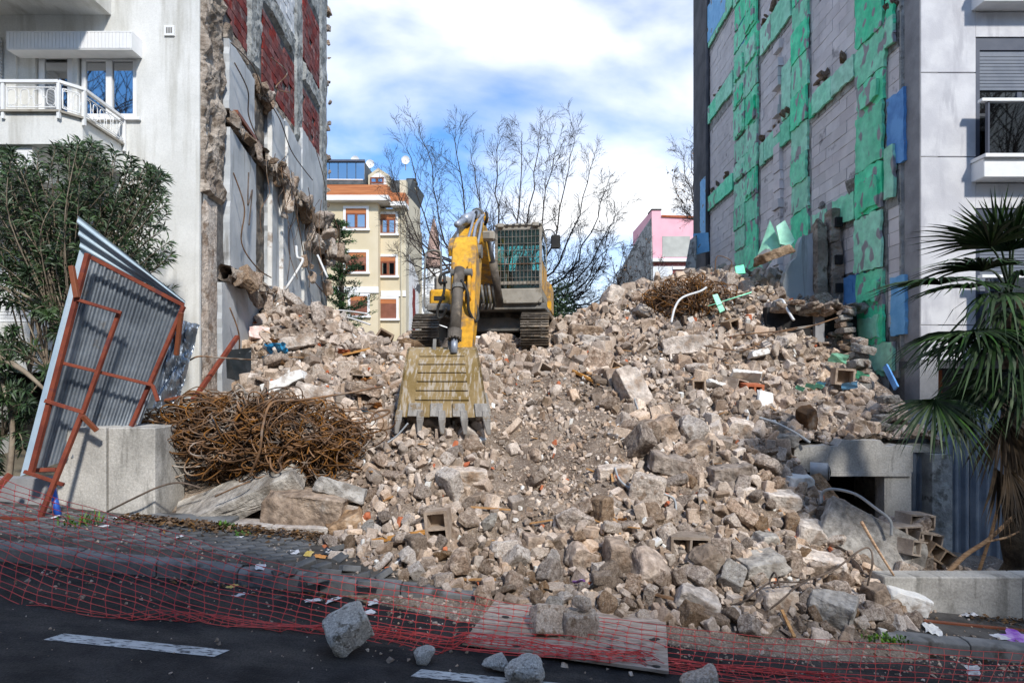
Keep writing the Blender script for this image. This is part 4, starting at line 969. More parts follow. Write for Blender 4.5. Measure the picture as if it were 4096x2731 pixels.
# wires
def wirepts(pts, n=10, wob=.04, r=None):
    r = r or rng; out = []
    pts = [Vector(p) for p in pts]
    for i in range(len(pts) - 1):
        p0, p1, p2, p3 = pts[max(i - 1, 0)], pts[i], pts[i + 1], pts[min(i + 2, len(pts) - 1)]
        for k in range(n):
            t = k / n; t2, t3 = t * t, t * t * t
            q = .5 * ((2 * p1) + (-p0 + p2) * t + (2 * p0 - 5 * p1 + 4 * p2 - p3) * t2 + (-p0 + 3 * p1 - 3 * p2 + p3) * t3); out.append(q)
    out.append(pts[-1]); return out
def wire(pts, rad, label, m='wire', name='hanging_wire', group='wires hanging off the party wall', cat='wire', n=8):
    return tag(MB().tube(wirepts(pts, n), rad, 5).build(name, M[m], smooth=True), label, cat, group)
def lwp(u, v, o): d, z = lw(u, v); return LW(d, z, o)
named = [([(870, 170), (940, 260), (1010, 370), (1060, 480), (1130, 610), (1200, 720)], 'longest wire running diagonally down the upper party wall'), ([(885, 250), (920, 360), (945, 460), (965, 560)], 'wire hanging over the first grey panel'),
         ([(1040, 230), (1090, 290), (1060, 350), (1100, 370)], 'curled rods sticking out by the top of the chimney scar'), ([(880, 690), (905, 830), (915, 970), (960, 1070), (1040, 1110)], 'thick rod drooping across the lower grey panel'), ([(945, 690), (920, 820), (960, 760), (925, 900)], 'thin loop of wire on the lower grey panel'),
         ([(1110, 690), (1140, 900), (1200, 1090), (1280, 1200)], 'rod sweeping down to the heap past the white pipe'), ([(865, 1230), (880, 1330), (905, 1420)], 'rods hanging at the wall foot beside the red bar'), ([(1230, 600), (1250, 720), (1270, 800)], 'wire hanging at the upper far end of the wall')]
for q, lb in named: wire([lwp(u, v, .25 + .1 * (i % 2)) for i, (u, v) in enumerate(q)], .014, lb, 'rust' if 'rod' in lb else 'wire')
WREC = []
for k in range(34):
    u0 = rng.uniform(960, 1290); d, z0 = lw(u0, 700); d = min(d, 19.3); z0 = rng.choice((7.2, 7.2, 7.1, 4.3)); L_ = rng.uniform(.8, 2.6); ps = []
    x0 = rng.uniform(.25, .7)
    for i in range(5): ps.append(LW(d + rng.uniform(-.25, .25) + (.2 * i if k % 2 else -.1 * i), max(z0 - L_ * i / 4, 3.6), x0 + rng.uniform(-.12, .12)))
    o = wire(ps, rng.uniform(.006, .011), None, 'wire' if k % 3 else 'rust'); WREC.append((('thin dark wire' if k % 3 else 'thin rusty rod') + (' dangling from the upper torn floor' if z0 > 5 else ' dangling from the lowest torn floor'), d, o))
ranked(WREC, 'wire', 'wires hanging off the party wall')
wire([P(1185, 985, 15.2), P(1190, 1030, 15.0), P(1210, 1045, 14.9), P(1140, 1160, 14.6)], .035, 'white plastic pipe leaning against the party wall', 'pipewhite', 'drain_pipe', None, 'pipe', 4)
wire([P(1270, 1020, 16), P(1310, 1110, 15.8)], .03, 'pale batten propped near the far end of the wall', 'pipewhite', 'batten', None, 'batten', 4)
# ================================================================ right apartment building with stripped green insulation
def RW(d, z, o=0.): return Vector((6.753 + .029 * d - o, d + .029 * o, z))
def rw(u, v): d = 6.753 / ((u - CX) / F - .029); return d, CZ - (v - VY) / F * d
RY = 10.3
mod = empty('apartment_building', (8.5, RY, -1), label='modern grey block whose side wall shows blocks and green foam boards', cat='building')
b = MB(); D0, D1 = 10.74, 24.4
b.hexa([RW(D0, -1.5, -.3), RW(D1, -1.5, -.3), RW(D1, -1.5, 0), RW(D0, -1.5, 0), RW(D0, 19, -.3), RW(D1, 19, -.3), RW(D1, 19, 0), RW(D0, 19, 0)])
sw = b.build('side_wall', M['mortar'], mod)
wallpoly(RW, [(22.35, 2), (24.41, 2), (24.41, 19), (22.35, 19)], .0, .05, 'dark_render', 'darkpanel', sw)
for z in (3.0, 6.1, 9.2, 12.3, 15.4): wallpoly(RW, [(22.33, z), (24.42, z), (24.42, z + .05), (22.33, z + .05)], .04, .053, 'render_joint', 'mblack', sw)
MB().tube([RW(22.32, 2, .10), RW(22.32, 19, .10)], .07, 8).build('downpipe', M['darkpanel'], sw, smooth=True)
wallpoly(RW, [(10.31, -1.5), (10.73, -1.5), (10.73, 19), (10.31, 19)], -.3, .012, 'corner_return', 'modgrey', sw)
roughstrip(RW, 10.735, 10.86, 2.6, 16, .05, .02, 'corner_scar', 'greyconc', sw, 3, 60, 40)
colsD = [('A', 17.45, 19.45, 4.5), ('B', 14.3, 15.2, 5.2), ('C', 11.25, 12.2, 2.3)]
for (nm, d0, d1, zb) in colsD: wallpoly(RW, [(d0 - .04, zb - .3), (d1 + .03, zb - .3), (d1 + .03, 18), (d0 - .04, 18)], 0, .035, 'concrete_column', 'greyconc', sw)
bands = [(11.45, 12.25, 14.2, 22.3), (8.38, 8.98, 10.88, 22.35), (5.5, 6.1, 10.88, 14.3), (14.4, 15.2, 15, 22.3), (2.35, 2.95, 10.88, 12.4)]
for (z0, z1, d0, d1) in bands: wallpoly(RW, [(d0, z0 - .10), (d1, z0 - .10), (d1, z1 - .05), (d0, z1 - .05)], 0, .03, 'concrete_beam', 'greyconc', sw)
# blocks
blk = lay(RW, [(10.88, 22.3, 2.95, 17.2, 'aac')], .60, .25, .010, .014, 0)
def seen(q):
    dm, zm = (q[0] + q[1]) / 2, (q[2] + q[3]) / 2
    if q[6] < -40 or q[5] < 2790: return False
    for (_, d0, d1, zb) in colsD:
        if d0 - .05 < q[0] and q[1] < d1 + .05 and zm > zb - .2: return False
    for (z0, z1, d0, d1) in bands:
        if z0 - .12 < q[2] and q[3] < z1 + .05 and d0 < dm < d1: return False
    if zm < 4.4 and dm > 12.6: return False
    if zm < 3.2: return False
    return True
blk = [q for q in blk if seen(q)]
lay_build(RW, blk, sw, 290, {'aac': 'wall_block'}, .014)
z = 5.0
while z < 11.3:      # stepped pier of narrow blocks
    if rng.random() > .2: wallpoly(RW, [(15.85 + rng.uniform(-.04, .04), z), (16.25, z), (16.25, z + .235), (15.85, z + .235)], .01, rng.choice((.10, .12, .16)), 'pier_block', 'aac', sw)
    z += .25
# foam boards
nb = 0
def fboard(d0, d1, z0, z1, o=.05, m='green', amp=.03, sk=0., seed=None):
    global nb; nb += 1
    return wallpoly(RW, [(d0, z0), (d1, z0 + sk), (d1, z1 + sk), (d0, z1)], o, o + .05 + rng.uniform(0, .012), 'foam_board', m, sw, .10, amp * 1.15, seed or nb)
for (nm, d0, d1, zb) in colsD:
    z = zb; ncol = 2 if d1 - d0 > 1.6 else 1
    while z < 16.5:
        h = rng.uniform(.55, 1.15)
        for k in range(ncol):
            a = fr(d0, d1, k / ncol) + rng.uniform(-.05, .05); c = fr(d0, d1, (k + 1) / ncol) + rng.uniform(-.06, .04) - .015
            fboard(a, c, z + (rng.uniform(0, .1) if k else 0), z + h - .015, .035 + rng.choice((0, .0, .03)), 'green', .028)
            if rng.random() < .22: fboard(fr(a, c, .1), fr(a, c, .8), z + .1, z + h * .7, .10, 'green', .04)
        z += h
def bandboards(z0, z1, d0, d1, w, o=.05, skip=()):
    d = d0
    while d < d1 - .1:
        e = min(d + rng.uniform(.7, 1.3) * w, d1)
        if not any(a < (d + e) / 2 < c for a, c in skip): fboard(d, e - .012, z0 + rng.uniform(.0, .07), z1 + rng.uniform(-.10, .0), o, rng.choice(('green', 'greenclean')), .02)
        d = e
bandboards(11.45, 12.3, 15.25, 17.25, 1.0, .045); bandboards(11.6, 12.3, 19.6, 22.4, 1.0, .045)
bandboards(8.38, 9.0, 10.9, 11.2, .4); bandboards(8.38, 8.95, 12.25, 14.2, .9, .06); bandboards(8.3, 9.0, 15.25, 17.25, .9); bandboards(8.38, 9.0, 19.6, 22.5, .9)
bandboards(5.5, 6.1, 12.25, 14.1, 1.3, .06); bandboards(5.5, 6.55, 10.9, 11.2, .5, .06); bandboards(14.4, 15.2, 19.6, 22.3, 1.0)
bandboards(2.35, 2.95, 10.92, 12.3, .9, .05)
fboard(10.92, 11.15, 8.55, 9.3, .05); fboard(15.25, 15.8, 9.0, 10.4, .03, 'greenclean')
for (u0, u1, v0, v1, m) in ((3562, 3630, 375, 660, 'blue'), (3385, 3425, 1105, 1330, 'blue'), (3425, 3470, 1095, 1340, 'blue'), (3578, 3635, 1105, 1340, 'ltblue'), (2970, 3002, -20, 205, 'blue'), (2812, 2836, 715, 935, 'ltblue'), (2840, 2915, -40, 110, 'ltblue')):
    um, vm = (u0 + u1) / 2, (v0 + v1) / 2; d, z = rw(um, vm); d0 = rw(u1, vm)[0]; d1 = rw(u0, vm)[0]; zt = CZ - (v0 - VY) / F * d; zb_ = CZ - (v1 - VY) / F * d
    fboard(d0, d1, zb_, zt, .015 if u0 > 2900 else .06, m, .02)
# crumbs of mortar sitting on the ledges
for (z, d0, d1, n) in ((9.05, 12.3, 14.1, 7), (9.05, 15.3, 17.2, 10), (12.35, 15.3, 17.2, 9), (9.05, 20, 22.3, 6), (6.15, 12.3, 13.9, 5), (9.1, 10.9, 11.2, 4), (12.3, 20, 22.3, 5)):
    for k in range(n):
        kind, me = rng.choice(LIB['chunkbrown' if z > 7 else 'chunkgrey']); o = mobj('mortar_crumb', me, sw); q = rng.uniform(.05, .13); o.location = RW(rng.uniform(d0, d1), z + q * .3, .06) - wloc(sw); o.scale = (q * 1.3, q, q * .8); o.rotation_euler = (rng.uniform(0, 6), rng.uniform(0, 6), 0)
# leaning loose foam sheets
def sheetobj(pts, th, m, label, name='foam_sheet', cat='foam board'):
    pts = [Vector(p) for p in pts]; n = (pts[1] - pts[0]).cross(pts[2] - pts[0]).normalized() * th
    return tag(MB().prism(pts, [p + n for p in pts]).build(name, M[m]), label, cat)
sheetobj([P(3080, 880, 13.2), P(3125, 980, 13.0), P(3060, 1080, 13.1), P(3020, 1050, 13.3)], .05, 'green', 'loose green foam sheet leaning by the broken wall stub')
sheetobj([P(3105, 905, 12.9), P(3140, 880, 12.9), P(3180, 960, 12.8), P(3160, 985, 12.8), P(3120, 975, 12.9)], .05, 'greenclean', 'bright upright green foam sheet beside the leaning one')
sheetobj([P(2940, 1065, 13.6), P(2975, 1058, 13.6), P(2982, 1092, 13.5), P(2945, 1095, 13.5)], .04, 'greenclean', 'small pale green foam offcut at the wall foot')
sheetobj([P(2772, 935, 21.4), P(2832, 930, 21.0), P(2836, 1005, 21.0), P(2775, 1020, 21.4)], .05, 'ltblue', 'blue foam flap folding off the far dark corner')
sheetobj([P(2735, 1100, 21.3), P(2760, 960, 21.4), P(2785, 940, 21.2), P(2780, 1090, 21.0), P(2750, 1110, 21.2)], .04, 'greyconc', 'grey render flap hanging from the far dark corner')
sheetobj([P(3530, 1470, 10.4), P(3545, 1455, 10.3), P(3590, 1545, 9.9), P(3575, 1560, 10.0)], .03, 'blue', 'crumpled blue foam strip at the terrace end')
# ---- street facade of the modern block
X0 = 7.052
zc = [2.55, 3.16, 4.61, 6.06, 7.51, 8.96, 10.4, 18]
for a, c in zip(zc[:-1], zc[1:]): MB().box(X0, 8.0, RY, RY + .3, a + .008, c - .008).build('facade_panel', M['modwhite'], mod, bevel=.006)
MB().box(X0 + .02, 13, RY + .05, RY + .32, 2.5, 18).build('facade_backing', M['mblack'], mod)
for s, zb_ in enumerate((3.05, 6.0, 8.95)):
    zt = zb_ + 2.13
    MB().box(8.0, 13, RY, RY + .3, zt, zb_ + 2.95 - .40).build('facade_panel', M['modwhite'], mod)
    MB().box(7.92, 13, RY - .28, RY + .06, zb_ - .38, zb_ - .06).build('balcony_box', M['white'], mod, bevel=.008)
    MB().box(7.90, 13, RY - .34, RY + .07, zb_ - .058, zb_).build('balcony_ledge', M['white'], mod)
    MB().box(7.86, 13, RY - .32, RY - .22, zb_ + .88, zb_ + .93).build('railing', M['white'], mod)
    MB().box(7.99, 13, RY - .27, RY - .262, zb_ + .002, zb_ + .87).build('balcony_glass', M['glassdark'], mod)
    MB().box(7.97, 8.0, RY - .30, RY - .24, zb_ + .001, zb_ + .88).build('railing_post', M['anthracite'], mod)
    MB().box(8.002, 13, RY + .02, RY + .049, zt - .22, zt - .002).build('shutter_box', M['anthracite'], mod)
    MB().box(8.002, 8.07, RY + .005, RY + .049, zb_ + .002, zt - .221).build('window_jamb', M['anthracite'], mod)
    st = MB().box(8.075, 13, RY + .042, RY + .0495, zt - .9 if s else zb_ + .3, zt - .225).build('roller_shutter', M['slat'], mod)
    z = (zt - .28); n = 11 if s else 28
    for k in range(n): MB().box(8.08, 13, RY + .018, RY + .0415, z - .053, z - .005).build('slat', M['slat'], st); z -= .058
    if s:
        w_ = MB().box(8.72, 8.80, RY + .01, RY + .048, zb_ + .01, zt - .95).build('window_frame', M['anthracite'], mod)
        MB().box(8.075, 8.715, RY + .030, RY + .036, zb_ + .01, zt - .95).build('pane', M['glass'], w_); MB().box(8.805, 13, RY + .030, RY + .036, zb_ + .01, zt - .95).build('pane', M['glass'], w_)
        MB().grid(lambda a, c: (fr(8.08, 10.5, a), RY + .044 + .003 * math.sin(a * 120), fr(zb_, zt - 1.05, c)), 90, 1).build('curtain', M['curtain'], mod)
# recessed ground floor; wall and soffit coloured dark for the recess shade
MB().box(7.1, 13, 11.9, 12.1, -1.5, 2.55).build('recessed_wall', M['darkpanel'], mod)
MB().box(7.05, 13, RY + .02, 12.1, 2.42, 2.548).build('soffit', M['darkpanel'], mod)
MB().box(7.75, 8.5, 11.8, 11.89, 1.95, 2.40).build('sign_panel', M['terracotta'], mod)
MB().box(7.2, 7.5, 11.0, 11.3, -1.5, 2.41).build('pillar', M['modgrey'], mod)

# ---- broken wall stub, ledge and post on the heap near the side wall
stub = empty('broken_wall', (6.6, 13.0, 3.6), label='broken wall stub with white plaster and hollow brick end', cat='wall')
def stubpoly(poly, y0, y1, nm, m, seed, amp=.03):
    p = jag(poly, .12, amp, seed); MB().prism([(a, y0, c) for a, c in p], [(a, y1, c) for a, c in p]).build(nm, M[m], stub)
stubpoly([(5.90, 3.5), (6.56, 3.5), (6.56, 5.42), (6.3, 5.3), (6.15, 4.85), (5.90, 4.55)], 12.95, 13.12, 'plaster_face', 'panel', 5)
for k, (x0, x1, z0, z1, y) in enumerate(((6.52, 6.74, 3.4, 5.62, 12.9), (6.70, 6.86, 3.4, 5.45, 13.05), (6.82, 7.10, 3.3, 4.4, 12.85), (6.82, 7.08, 4.35, 5.15, 12.88), (6.80, 7.02, 5.1, 5.86, 12.9))):
    bm = boxchunk(((x1 - x0) / 2, .16, (z1 - z0) / 2), 60 + k, .16); me = bpy.data.meshes.new('brick_pier'); bm.to_mesh(me); bm.free(); me.materials.append(M['rawconc' if k != 1 else 'cylinder'])
    o = mobj('brick_pier', me, stub); o.location = Vector(((x0 + x1) / 2, y, (z0 + z1) / 2)) - stub.location
for z in (5.35, 4.55, 3.95): MB().box(6.88, 7.02, 12.66, 12.76, z + .1, z + .30).build('brick_hole_shade', M['dark'], stub)  # dark boxes coloured as the shade in the hollow brick cavities
ldg = empty('broken_ledge', (6.1, 11.8, 3.6), label='torn floor ledge of rubble below the broken wall stub', cat='ledge')
for k in range(26):
    kind, me = rng.choice(LIB[rng.choice(('chunkbrown', 'chunk', 'chunkgrey'))]); o = mobj('ledge_lump', me, ldg); q = rng.uniform(.10, .24); o.location = Vector((fr(5.25, 6.95, (k + .5) / 26), 11.78 + rng.uniform(-.15, .2), 3.62 + rng.uniform(-.08, .10))) - ldg.location; o.scale = (q * 1.3, q, q * .7); o.rotation_euler = (rng.uniform(-.4, .4), rng.uniform(-.4, .4), rng.uniform(0, 6))
boxpiece(0, 0, (.38, .22, .10), (0, -22, 12), 'chunkbrown', 'jagged brown slab caught beneath the loose green sheets', 71, 'concrete_slab', pt=P(3090, 1020, 12.7), amp=.25)
MB_ = MB().box(6.02, 6.2, 11.85, 12.0, 2.2, 3.55).build('concrete_post', M['modgrey']); tag(MB_, 'grey concrete post standing in the cellar opening', 'post')
tag(MB().box(5.1, 6.9, 11.95, 12.15, 2.2, 3.66).build('cellar_shade_block', M['dark']), 'dark block standing in for the cellar shade under the torn ledge', 'opening')  # solid dark block coloured as the shade of the cellar
def pier(x, y, z0, z1, w, label, seed, mats=('chunk', 'chunkgrey', 'chunkbrown')):
    r = random.Random(seed); e = empty('broken_pier', (x, y, z0), label=label, cat='wall'); z = z0; k = 0
    while z < z1:
        for j in range(2):
            kind, me = r.choice([q for q in LIB[r.choice(mats)] if q[0] in ('block', 'shard')]); o = mobj('masonry_lump', me, e); q = w * r.uniform(.55, .8); f = (z - z0) / (z1 - z0)
            o.location = (r.uniform(-.5, .5) * w * (1 - .4 * f), r.uniform(-.4, .4) * w, z - z0); o.scale = (q, q * .9, q * .7); o.rotation_euler = (r.uniform(-.3, .3), r.uniform(-.3, .3), r.choice((0, 1.57, .3)))
        z += w * .62
pier(6.48, 11.6, 2.1, 3.6, .19, 'crumbling brick pier right of the cellar opening', 1)
q_ = P(3450, 1500, 10.6); pier(q_.x, q_.y, q_.z - .5, q_.z + .65, .22, 'grey crumbling masonry stump at the end of the terrace', 2, ('chunkgrey', 'chunk'))
q_ = P(3560, 1680, 9.3); pier(q_.x, q_.y, q_.z - .5, q_.z + .45, .22, 'broken masonry edge above the terrace column', 3, ('chunk', 'chunkgrey'))
# ---- terrace edge: beam, column, garage
tb = empty('terrace_beam', (5.1, 8.9, .85), label='grey concrete terrace beam with a chipped top over the garage opening', cat='beam')
top = [(4.2 + 1.76 * k / 22, 1.28 + .05 * mnoise.noise(Vector((k * .6, 0, 0))) + (.05 if 8 < k < 17 else -.03)) for k in range(23)]
MB().prism([(4.2, 8.88, .86)] + [(5.96, 8.88, .86)] + [(a, 8.88, c) for a, c in reversed(top)], [(4.2, 9.12, .86)] + [(5.96, 9.12, .86)] + [(a, 9.12, c) for a, c in reversed(top)]).build('beam', M['blockface'], tb)
MB().box(4.6, 5.93, 8.865, 8.90, .80, .858).build('beam_lip', M['blockface'], tb)
MB().box(5.55, 5.95, 8.9, 9.13, -1.0, .799).build('column', M['blockface'], tb)
MB().box(4.0, 6.62, 9.13, 11.4, 1.12, 1.26).build('slab', M['greyconc'], tb)
MB().box(6.3, 6.6, 8.95, 11.4, -1, 1.11).build('side_wall', M['greyconc'], tb)
tag(MB().box(4.0, 6.6, 11.0, 11.1, -.8, 1.1).build('garage_shade_sheet', M['dark']), 'black sheet standing in for the garage shade under the terrace beam', 'opening')  # black back sheet paints the darkness of the garage
dk = MB(); dk.tube([P(3240, 1880, 8.65), P(3310, 1885, 8.55)], .12, 16, cap=False); dk.tube([P(3310, 1885, 8.55), P(3312, 1885, 8.548)], .125, 16, cap=False)
dko = empty('air_duct', P(3270, 1880, 8.6), label='short grey plastic duct poking out below the terrace beam', cat='duct'); dk.build('pipe', M['greyrod'], dko, smooth=True); MB().tube([P(3306, 1885, 8.558), P(3308, 1885, 8.552)], .105, 16).build('bore', M['dark'], dko)
# low wall, corrugated fence
lwl = MB(); 
for (x0, x1) in ((4.15, 5.7), (5.705, 9.5)): lwl = MB().box(x0, x1, 6.66, 6.9, -1.4, .05).build('low_wall', M['blockface'], bevel=.012); tag(lwl, 'low grey concrete wall edging the pavement beside the heap' if x0 < 5 else 'long low concrete wall in front of the corrugated fence', 'wall')
def corrugated(fn, nu, nv, amp, per, name, m, parent=None):
    """fn(a,b) point, normal ; trapezoid ribs along b"""
    b = MB()
    def g(a, c):
        p, n, w = fn(a, c); t = (a * w / per) % 1.0
        h = min(max((.5 - abs(t - .5)) * 4 - .55, 0), 1); return Vector(p) + Vector(n) * h * amp
    b.grid(g, nu, nv); return b.build(name, M[m], parent, fix=False)
fc = empty('corrugated_fence', (7.6, 9.2, -.7), label='blue-grey corrugated metal fence behind the palm', cat='fence')
for k in range(4):
    x0 = 6.1 + k * .95
    corrugated(lambda a, c: ((fr(x0, x0 + .96, a), 9.2 - .012 * k, fr(-1.4, 1.78, c) + .02 * k), (0, -1, 0), .96), 96, 3, .035, .16, 'metal_sheet', 'fence', fc)
# ================================================================ houses behind the lot
cr = empty('apartment_building', (-10, 40, 2.2), label='cream apartment house with brown shutters behind the excavator', cat='building')
DC = 40.0
def cX(u, d=DC): return (u - CX) / F * d
def cZ(v, d=DC): return CZ - (v - VY) / F * d
D2 = 39.2      # the bay on the left stands forward
MB().box(-17, cX(1512, D2), D2, 47, 2, cZ(805)).build('bay_wall', M['cream'], cr)
MB().box(cX(1512, D2), cX(1623), DC, 47.2, 2, cZ(835)).build('front_wall', M['cream'], cr)
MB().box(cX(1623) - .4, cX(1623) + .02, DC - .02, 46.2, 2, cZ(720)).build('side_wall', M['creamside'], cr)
for k, (y0, y1, z0, z1, m) in enumerate(((41.0, 45.4, 3, 9.5, 'plaster'), (42.5, 43.8, 3.5, 8.5, 'redbrick'), (43.2, 46.1, 8.6, 9.4, 'mblack'))):
    p = jag([(y0, z0), (y1, z0), (y1, z1), (y0, z1 + 1.2 - k)], .4, .15, k); x = cX(1623) + .03 + .01 * k
    MB().prism([(x, a, c) for a, c in p], [(x - .02, a, c) for a, c in p]).build('render_patch', M[m], cr)
MB().box(-17, cX(1553, 38.6), 38.6, 40.5, cZ(800, 38.6), cZ(780, 38.6)).build('balcony_slab', M['trimwhite'], cr)
MB().box(-17, cX(1549, 38.6), 38.65, 40.4, cZ(779, 38.6), cZ(738, 38.6)).build('wood_parapet', M['woodpanel'], cr)
MB().box(cX(1553, 38.6), cX(1622, 39.3), 39.3, 40.6, cZ(822, 39.3), cZ(805, 39.3)).build('balcony_slab', M['trimwhite'], cr)
MB().box(cX(1550, 38.6), cX(1621, 39.3), 39.35, 40.6, cZ(804, 39.3), cZ(770, 39.3)).build('wood_parapet', M['woodpanel'], cr)
MB().box(-17, cX(1462), 39.6, 46, cZ(745), cZ(652)).build('winter_garden', M['slate'], cr)
for k in range(5):
    u0 = 1290 + k * 35; MB().box(cX(u0) + .03, cX(u0 + 34), 39.55, 39.6, cZ(728), cZ(662)).build('pane', M['glass'], cr)
MB().box(-17, cX(1467), 39.45, 39.62, cZ(658), cZ(650)).build('eave', M['anthracite'], cr)
MB().tube([(-17, 39.2, cZ(732)), (cX(1464), 39.2, cZ(735))], .04, 6).build('balcony_rail', M['trimwhite'], cr)
# dormer
dm = [(1470, 742), (1555, 742), (1555, 697), (1510, 668), (1470, 697)]
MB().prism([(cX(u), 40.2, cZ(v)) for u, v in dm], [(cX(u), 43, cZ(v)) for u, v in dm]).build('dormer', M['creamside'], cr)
dmo = [(1482, 735), (1542, 735), (1542, 705), (1510, 686), (1482, 705)]
MB().prism([(cX(u), 40.16, cZ(v)) for u, v in dmo], [(cX(u), 40.25, cZ(v)) for u, v in dmo]).build('dormer_trim', M['trimwhite'], cr)
wd = window(cr, cX(1479), cX(1533), cZ(731), cZ(707), 40.10, 2, 'brownframe', fw=.09)
rf = [(1550, 775), (1622, 775), (1645, 705), (1556, 712)]
MB().prism([(cX(u), 40.6, cZ(v)) for u, v in rf], [(cX(u), 46, cZ(v) + .5) for u, v in rf]).build('roof', M['slate'], cr)
ch = MB().box(cX(1608), cX(1640), 42, 43, cZ(715), cZ(685)).build('chimney', M['creamside'], cr); MB().box(cX(1605), cX(1643), 41.9, 43.1, cZ(684), cZ(676)).build('chimney_cap', M['mblack'], ch)
def cwin(u0, v0, u1, v1, d, sh):
    x0, x1, z0, z1 = cX(u0, d), cX(u1, d), cZ(v1, d), cZ(v0, d); y = d - .03
    t = MB(); f = .16
    for a in ((x0 - f, x0, z0, z1 + f), (x1, x1 + f, z0, z1 + f), (x0, x1, z1, z1 + f)): t.box(a[0], a[1], y - .05, y + .03, a[2], a[3])
    t.box(x0 - f - .08, x1 + f + .08, y - .14, y + .03, z0 - .14, z0); t.build('window_surround', M['trimwhite'], cr)
    zt = z1 - .30
    MB().box(x0, x1, y - .02, y + .028, zt, z1).build('shutter_box', M['woodpanel'], cr)
    if sh >= 1:
        s_ = MB().box(x0, x1, y + .01, y + .028, z0, zt - .001).build('roller_shutter', M['shutterbrown'], cr); n = 16
        for k in range(n): MB().box(x0 + .04, x1 - .04, y - .01, y + .009, z0 + (zt - z0) * k / n + .008, z0 + (zt - z0) * (k + 1) / n - .008).build('slat', M['shutterbrown'], s_)
    else:
        zm = zt - (zt - z0) * sh
        w_ = window(cr, x0, x1, z0, zm - .001, y - .03, 2, 'brownframe', fw=.10)
        if sh > 0: MB().box(x0, x1, y - .01, y + .028, zm, zt - .001).build('roller_shutter', M['shutterbrown'], cr)
for a in ((1384, 835, 1466, 915, D2, 0), (1384, 1010, 1466, 1088, D2, .45), (1402, 1184, 1470, 1262, D2, 1), (1522, 858, 1583, 935, DC, 0), (1522, 1027, 1583, 1103, DC, 0.02), (1522, 1196, 1586, 1274, DC, 1)): cwin(*a)
MB().box(-17, cX(1513, D2), D2 - .08, D2 + .01, cZ(1172), cZ(1148)).build('string_course', M['trimwhite'], cr) if False else None
MB().box(-17, cX(1513, D2) + .02, D2 - .09, D2 - .001, cZ(1172, D2), cZ(1147, D2)).build('string_course', M['trimwhite'], cr)
MB().box(cX(1514, D2), cX(1624), DC - .09, DC - .001, cZ(1186), cZ(1163)).build('string_course', M['trimwhite'], cr)
MB().tube([(cX(1607), DC - .1, 2.2), (cX(1607), DC - .1, cZ(845))], .07, 6).build('downpipe', M['creamside'], cr)
# satellite dishes on the roof
for (u, v, r_) in ((1420, 640, 17), (1480, 655, 17), (1622, 640, 17)):
    e = empty('satellite_dish', P(u, v + 40, 41.5), label={1420: 'pale satellite dish above the glazed winter garden', 1480: 'pale satellite dish next to the dormer', 1622: 'pale satellite dish on the chimney'}[u], cat='dish')
    c = P(u, v, 41.5); rr = r_ / F * 41.5; b = MB(); o0 = len(b.v)
    b.grid(lambda a, q: c + Vector((rr * q * math.cos(2 * math.pi * a), -.25 * (1 - q * q) * -.4, rr * q * math.sin(2 * math.pi * a))), 16, 3); b.build('bowl', M['trimwhite'], e, smooth=True)
    MB().tube([c + Vector((0, .1, 0)), P(u, v + 42, 41.6)], .03, 5).build('mast', M['mgrey'], e)
# minaret
mn = empty('minaret', P(1735, 1400, 75), label='pale stone minaret with a pinkish cone far behind the excavator', cat='tower')
mc = P(1735, 1500, 75)
def lathe(prof, c, m, nm, par, n=16):
    b = MB(); b.grid(lambda a, q: (c.x + prof[int(round(q * (len(prof) - 1)))][0] * math.cos(2 * math.pi * a), c.y + prof[int(round(q * (len(prof) - 1)))][0] * math.sin(2 * math.pi * a), prof[int(round(q * (len(prof) - 1)))][1]), n, len(prof) - 1); return b.build(nm, M[m], par)
def mz(v): return CZ + (VY - v) / F * 75
lathe([(.85, 2), (.85, mz(1270)), (1.0, mz(1265)), (1.35, mz(1245)), (1.45, mz(1230)), (1.75, mz(1210)), (1.9, mz(1195)), (1.9, mz(1185)), (.85, mz(1184)), (.85, mz(1075))], mc, 'stone', 'shaft', mn)
for k in range(16):
    a = 2 * math.pi * k / 16; MB().bar((mc.x + 1.8 * math.cos(a), mc.y + 1.8 * math.sin(a), mz(1186)), (mc.x + 1.8 * math.cos(a), mc.y + 1.8 * math.sin(a), mz(1152)), .05).build('baluster', M['greyrod'], mn)
lathe([(1.8, mz(1150)), (1.84, mz(1148)), (1.8, mz(1146))], mc, 'greyrod', 'gallery_rail', mn)
lathe([(.9, mz(1075)), (1.03, mz(1068)), (.8, mz(1000)), (.5, mz(930)), (.12, mz(880)), (.02, mz(872))], mc, 'stonepink', 'cone', mn, 12)
lathe([(.02, mz(874)), (.1, mz(868)), (.02, mz(862)), (.02, mz(850))], mc, 'mgrey', 'finial', mn, 8)
# pink house
pk = empty('pink_house', (11, 45, 2.2), label='pink rendered house with a grey patch beyond the crest', cat='house')
DP = 45.0
def pX(u): return (u - CX) / F * DP
def pZ(v): return CZ - (v - VY) / F * DP
wl = [(2612, 1045), (2800, 1045), (2800, 868), (2645, 862), (2643, 840), (2607, 840), (2607, 880)]
MB().prism([(pX(u), DP, pZ(v)) for u, v in wl], [(pX(u), DP + 7, pZ(v)) for u, v in wl]).build('wall', M['pink'], pk)
sd = [(pX(2606), DP + .02, pZ(1140)), (pX(2606), DP + .02, pZ(870)), (pX(2585), DP + 2.5, pZ(910)), (pX(2535), DP + 7, pZ(1040)), (pX(2528), DP + 7.6, pZ(1150))]
MB().prism(sd, [(a + .3, c + .1, e) for a, c, e in sd]).build('side_wall', M['greyconc'], pk)
MB().box(pX(2649), pX(2760), DP - .03, DP - .002, pZ(1028), pZ(945)).build('render_patch', M['greypatch'], pk)
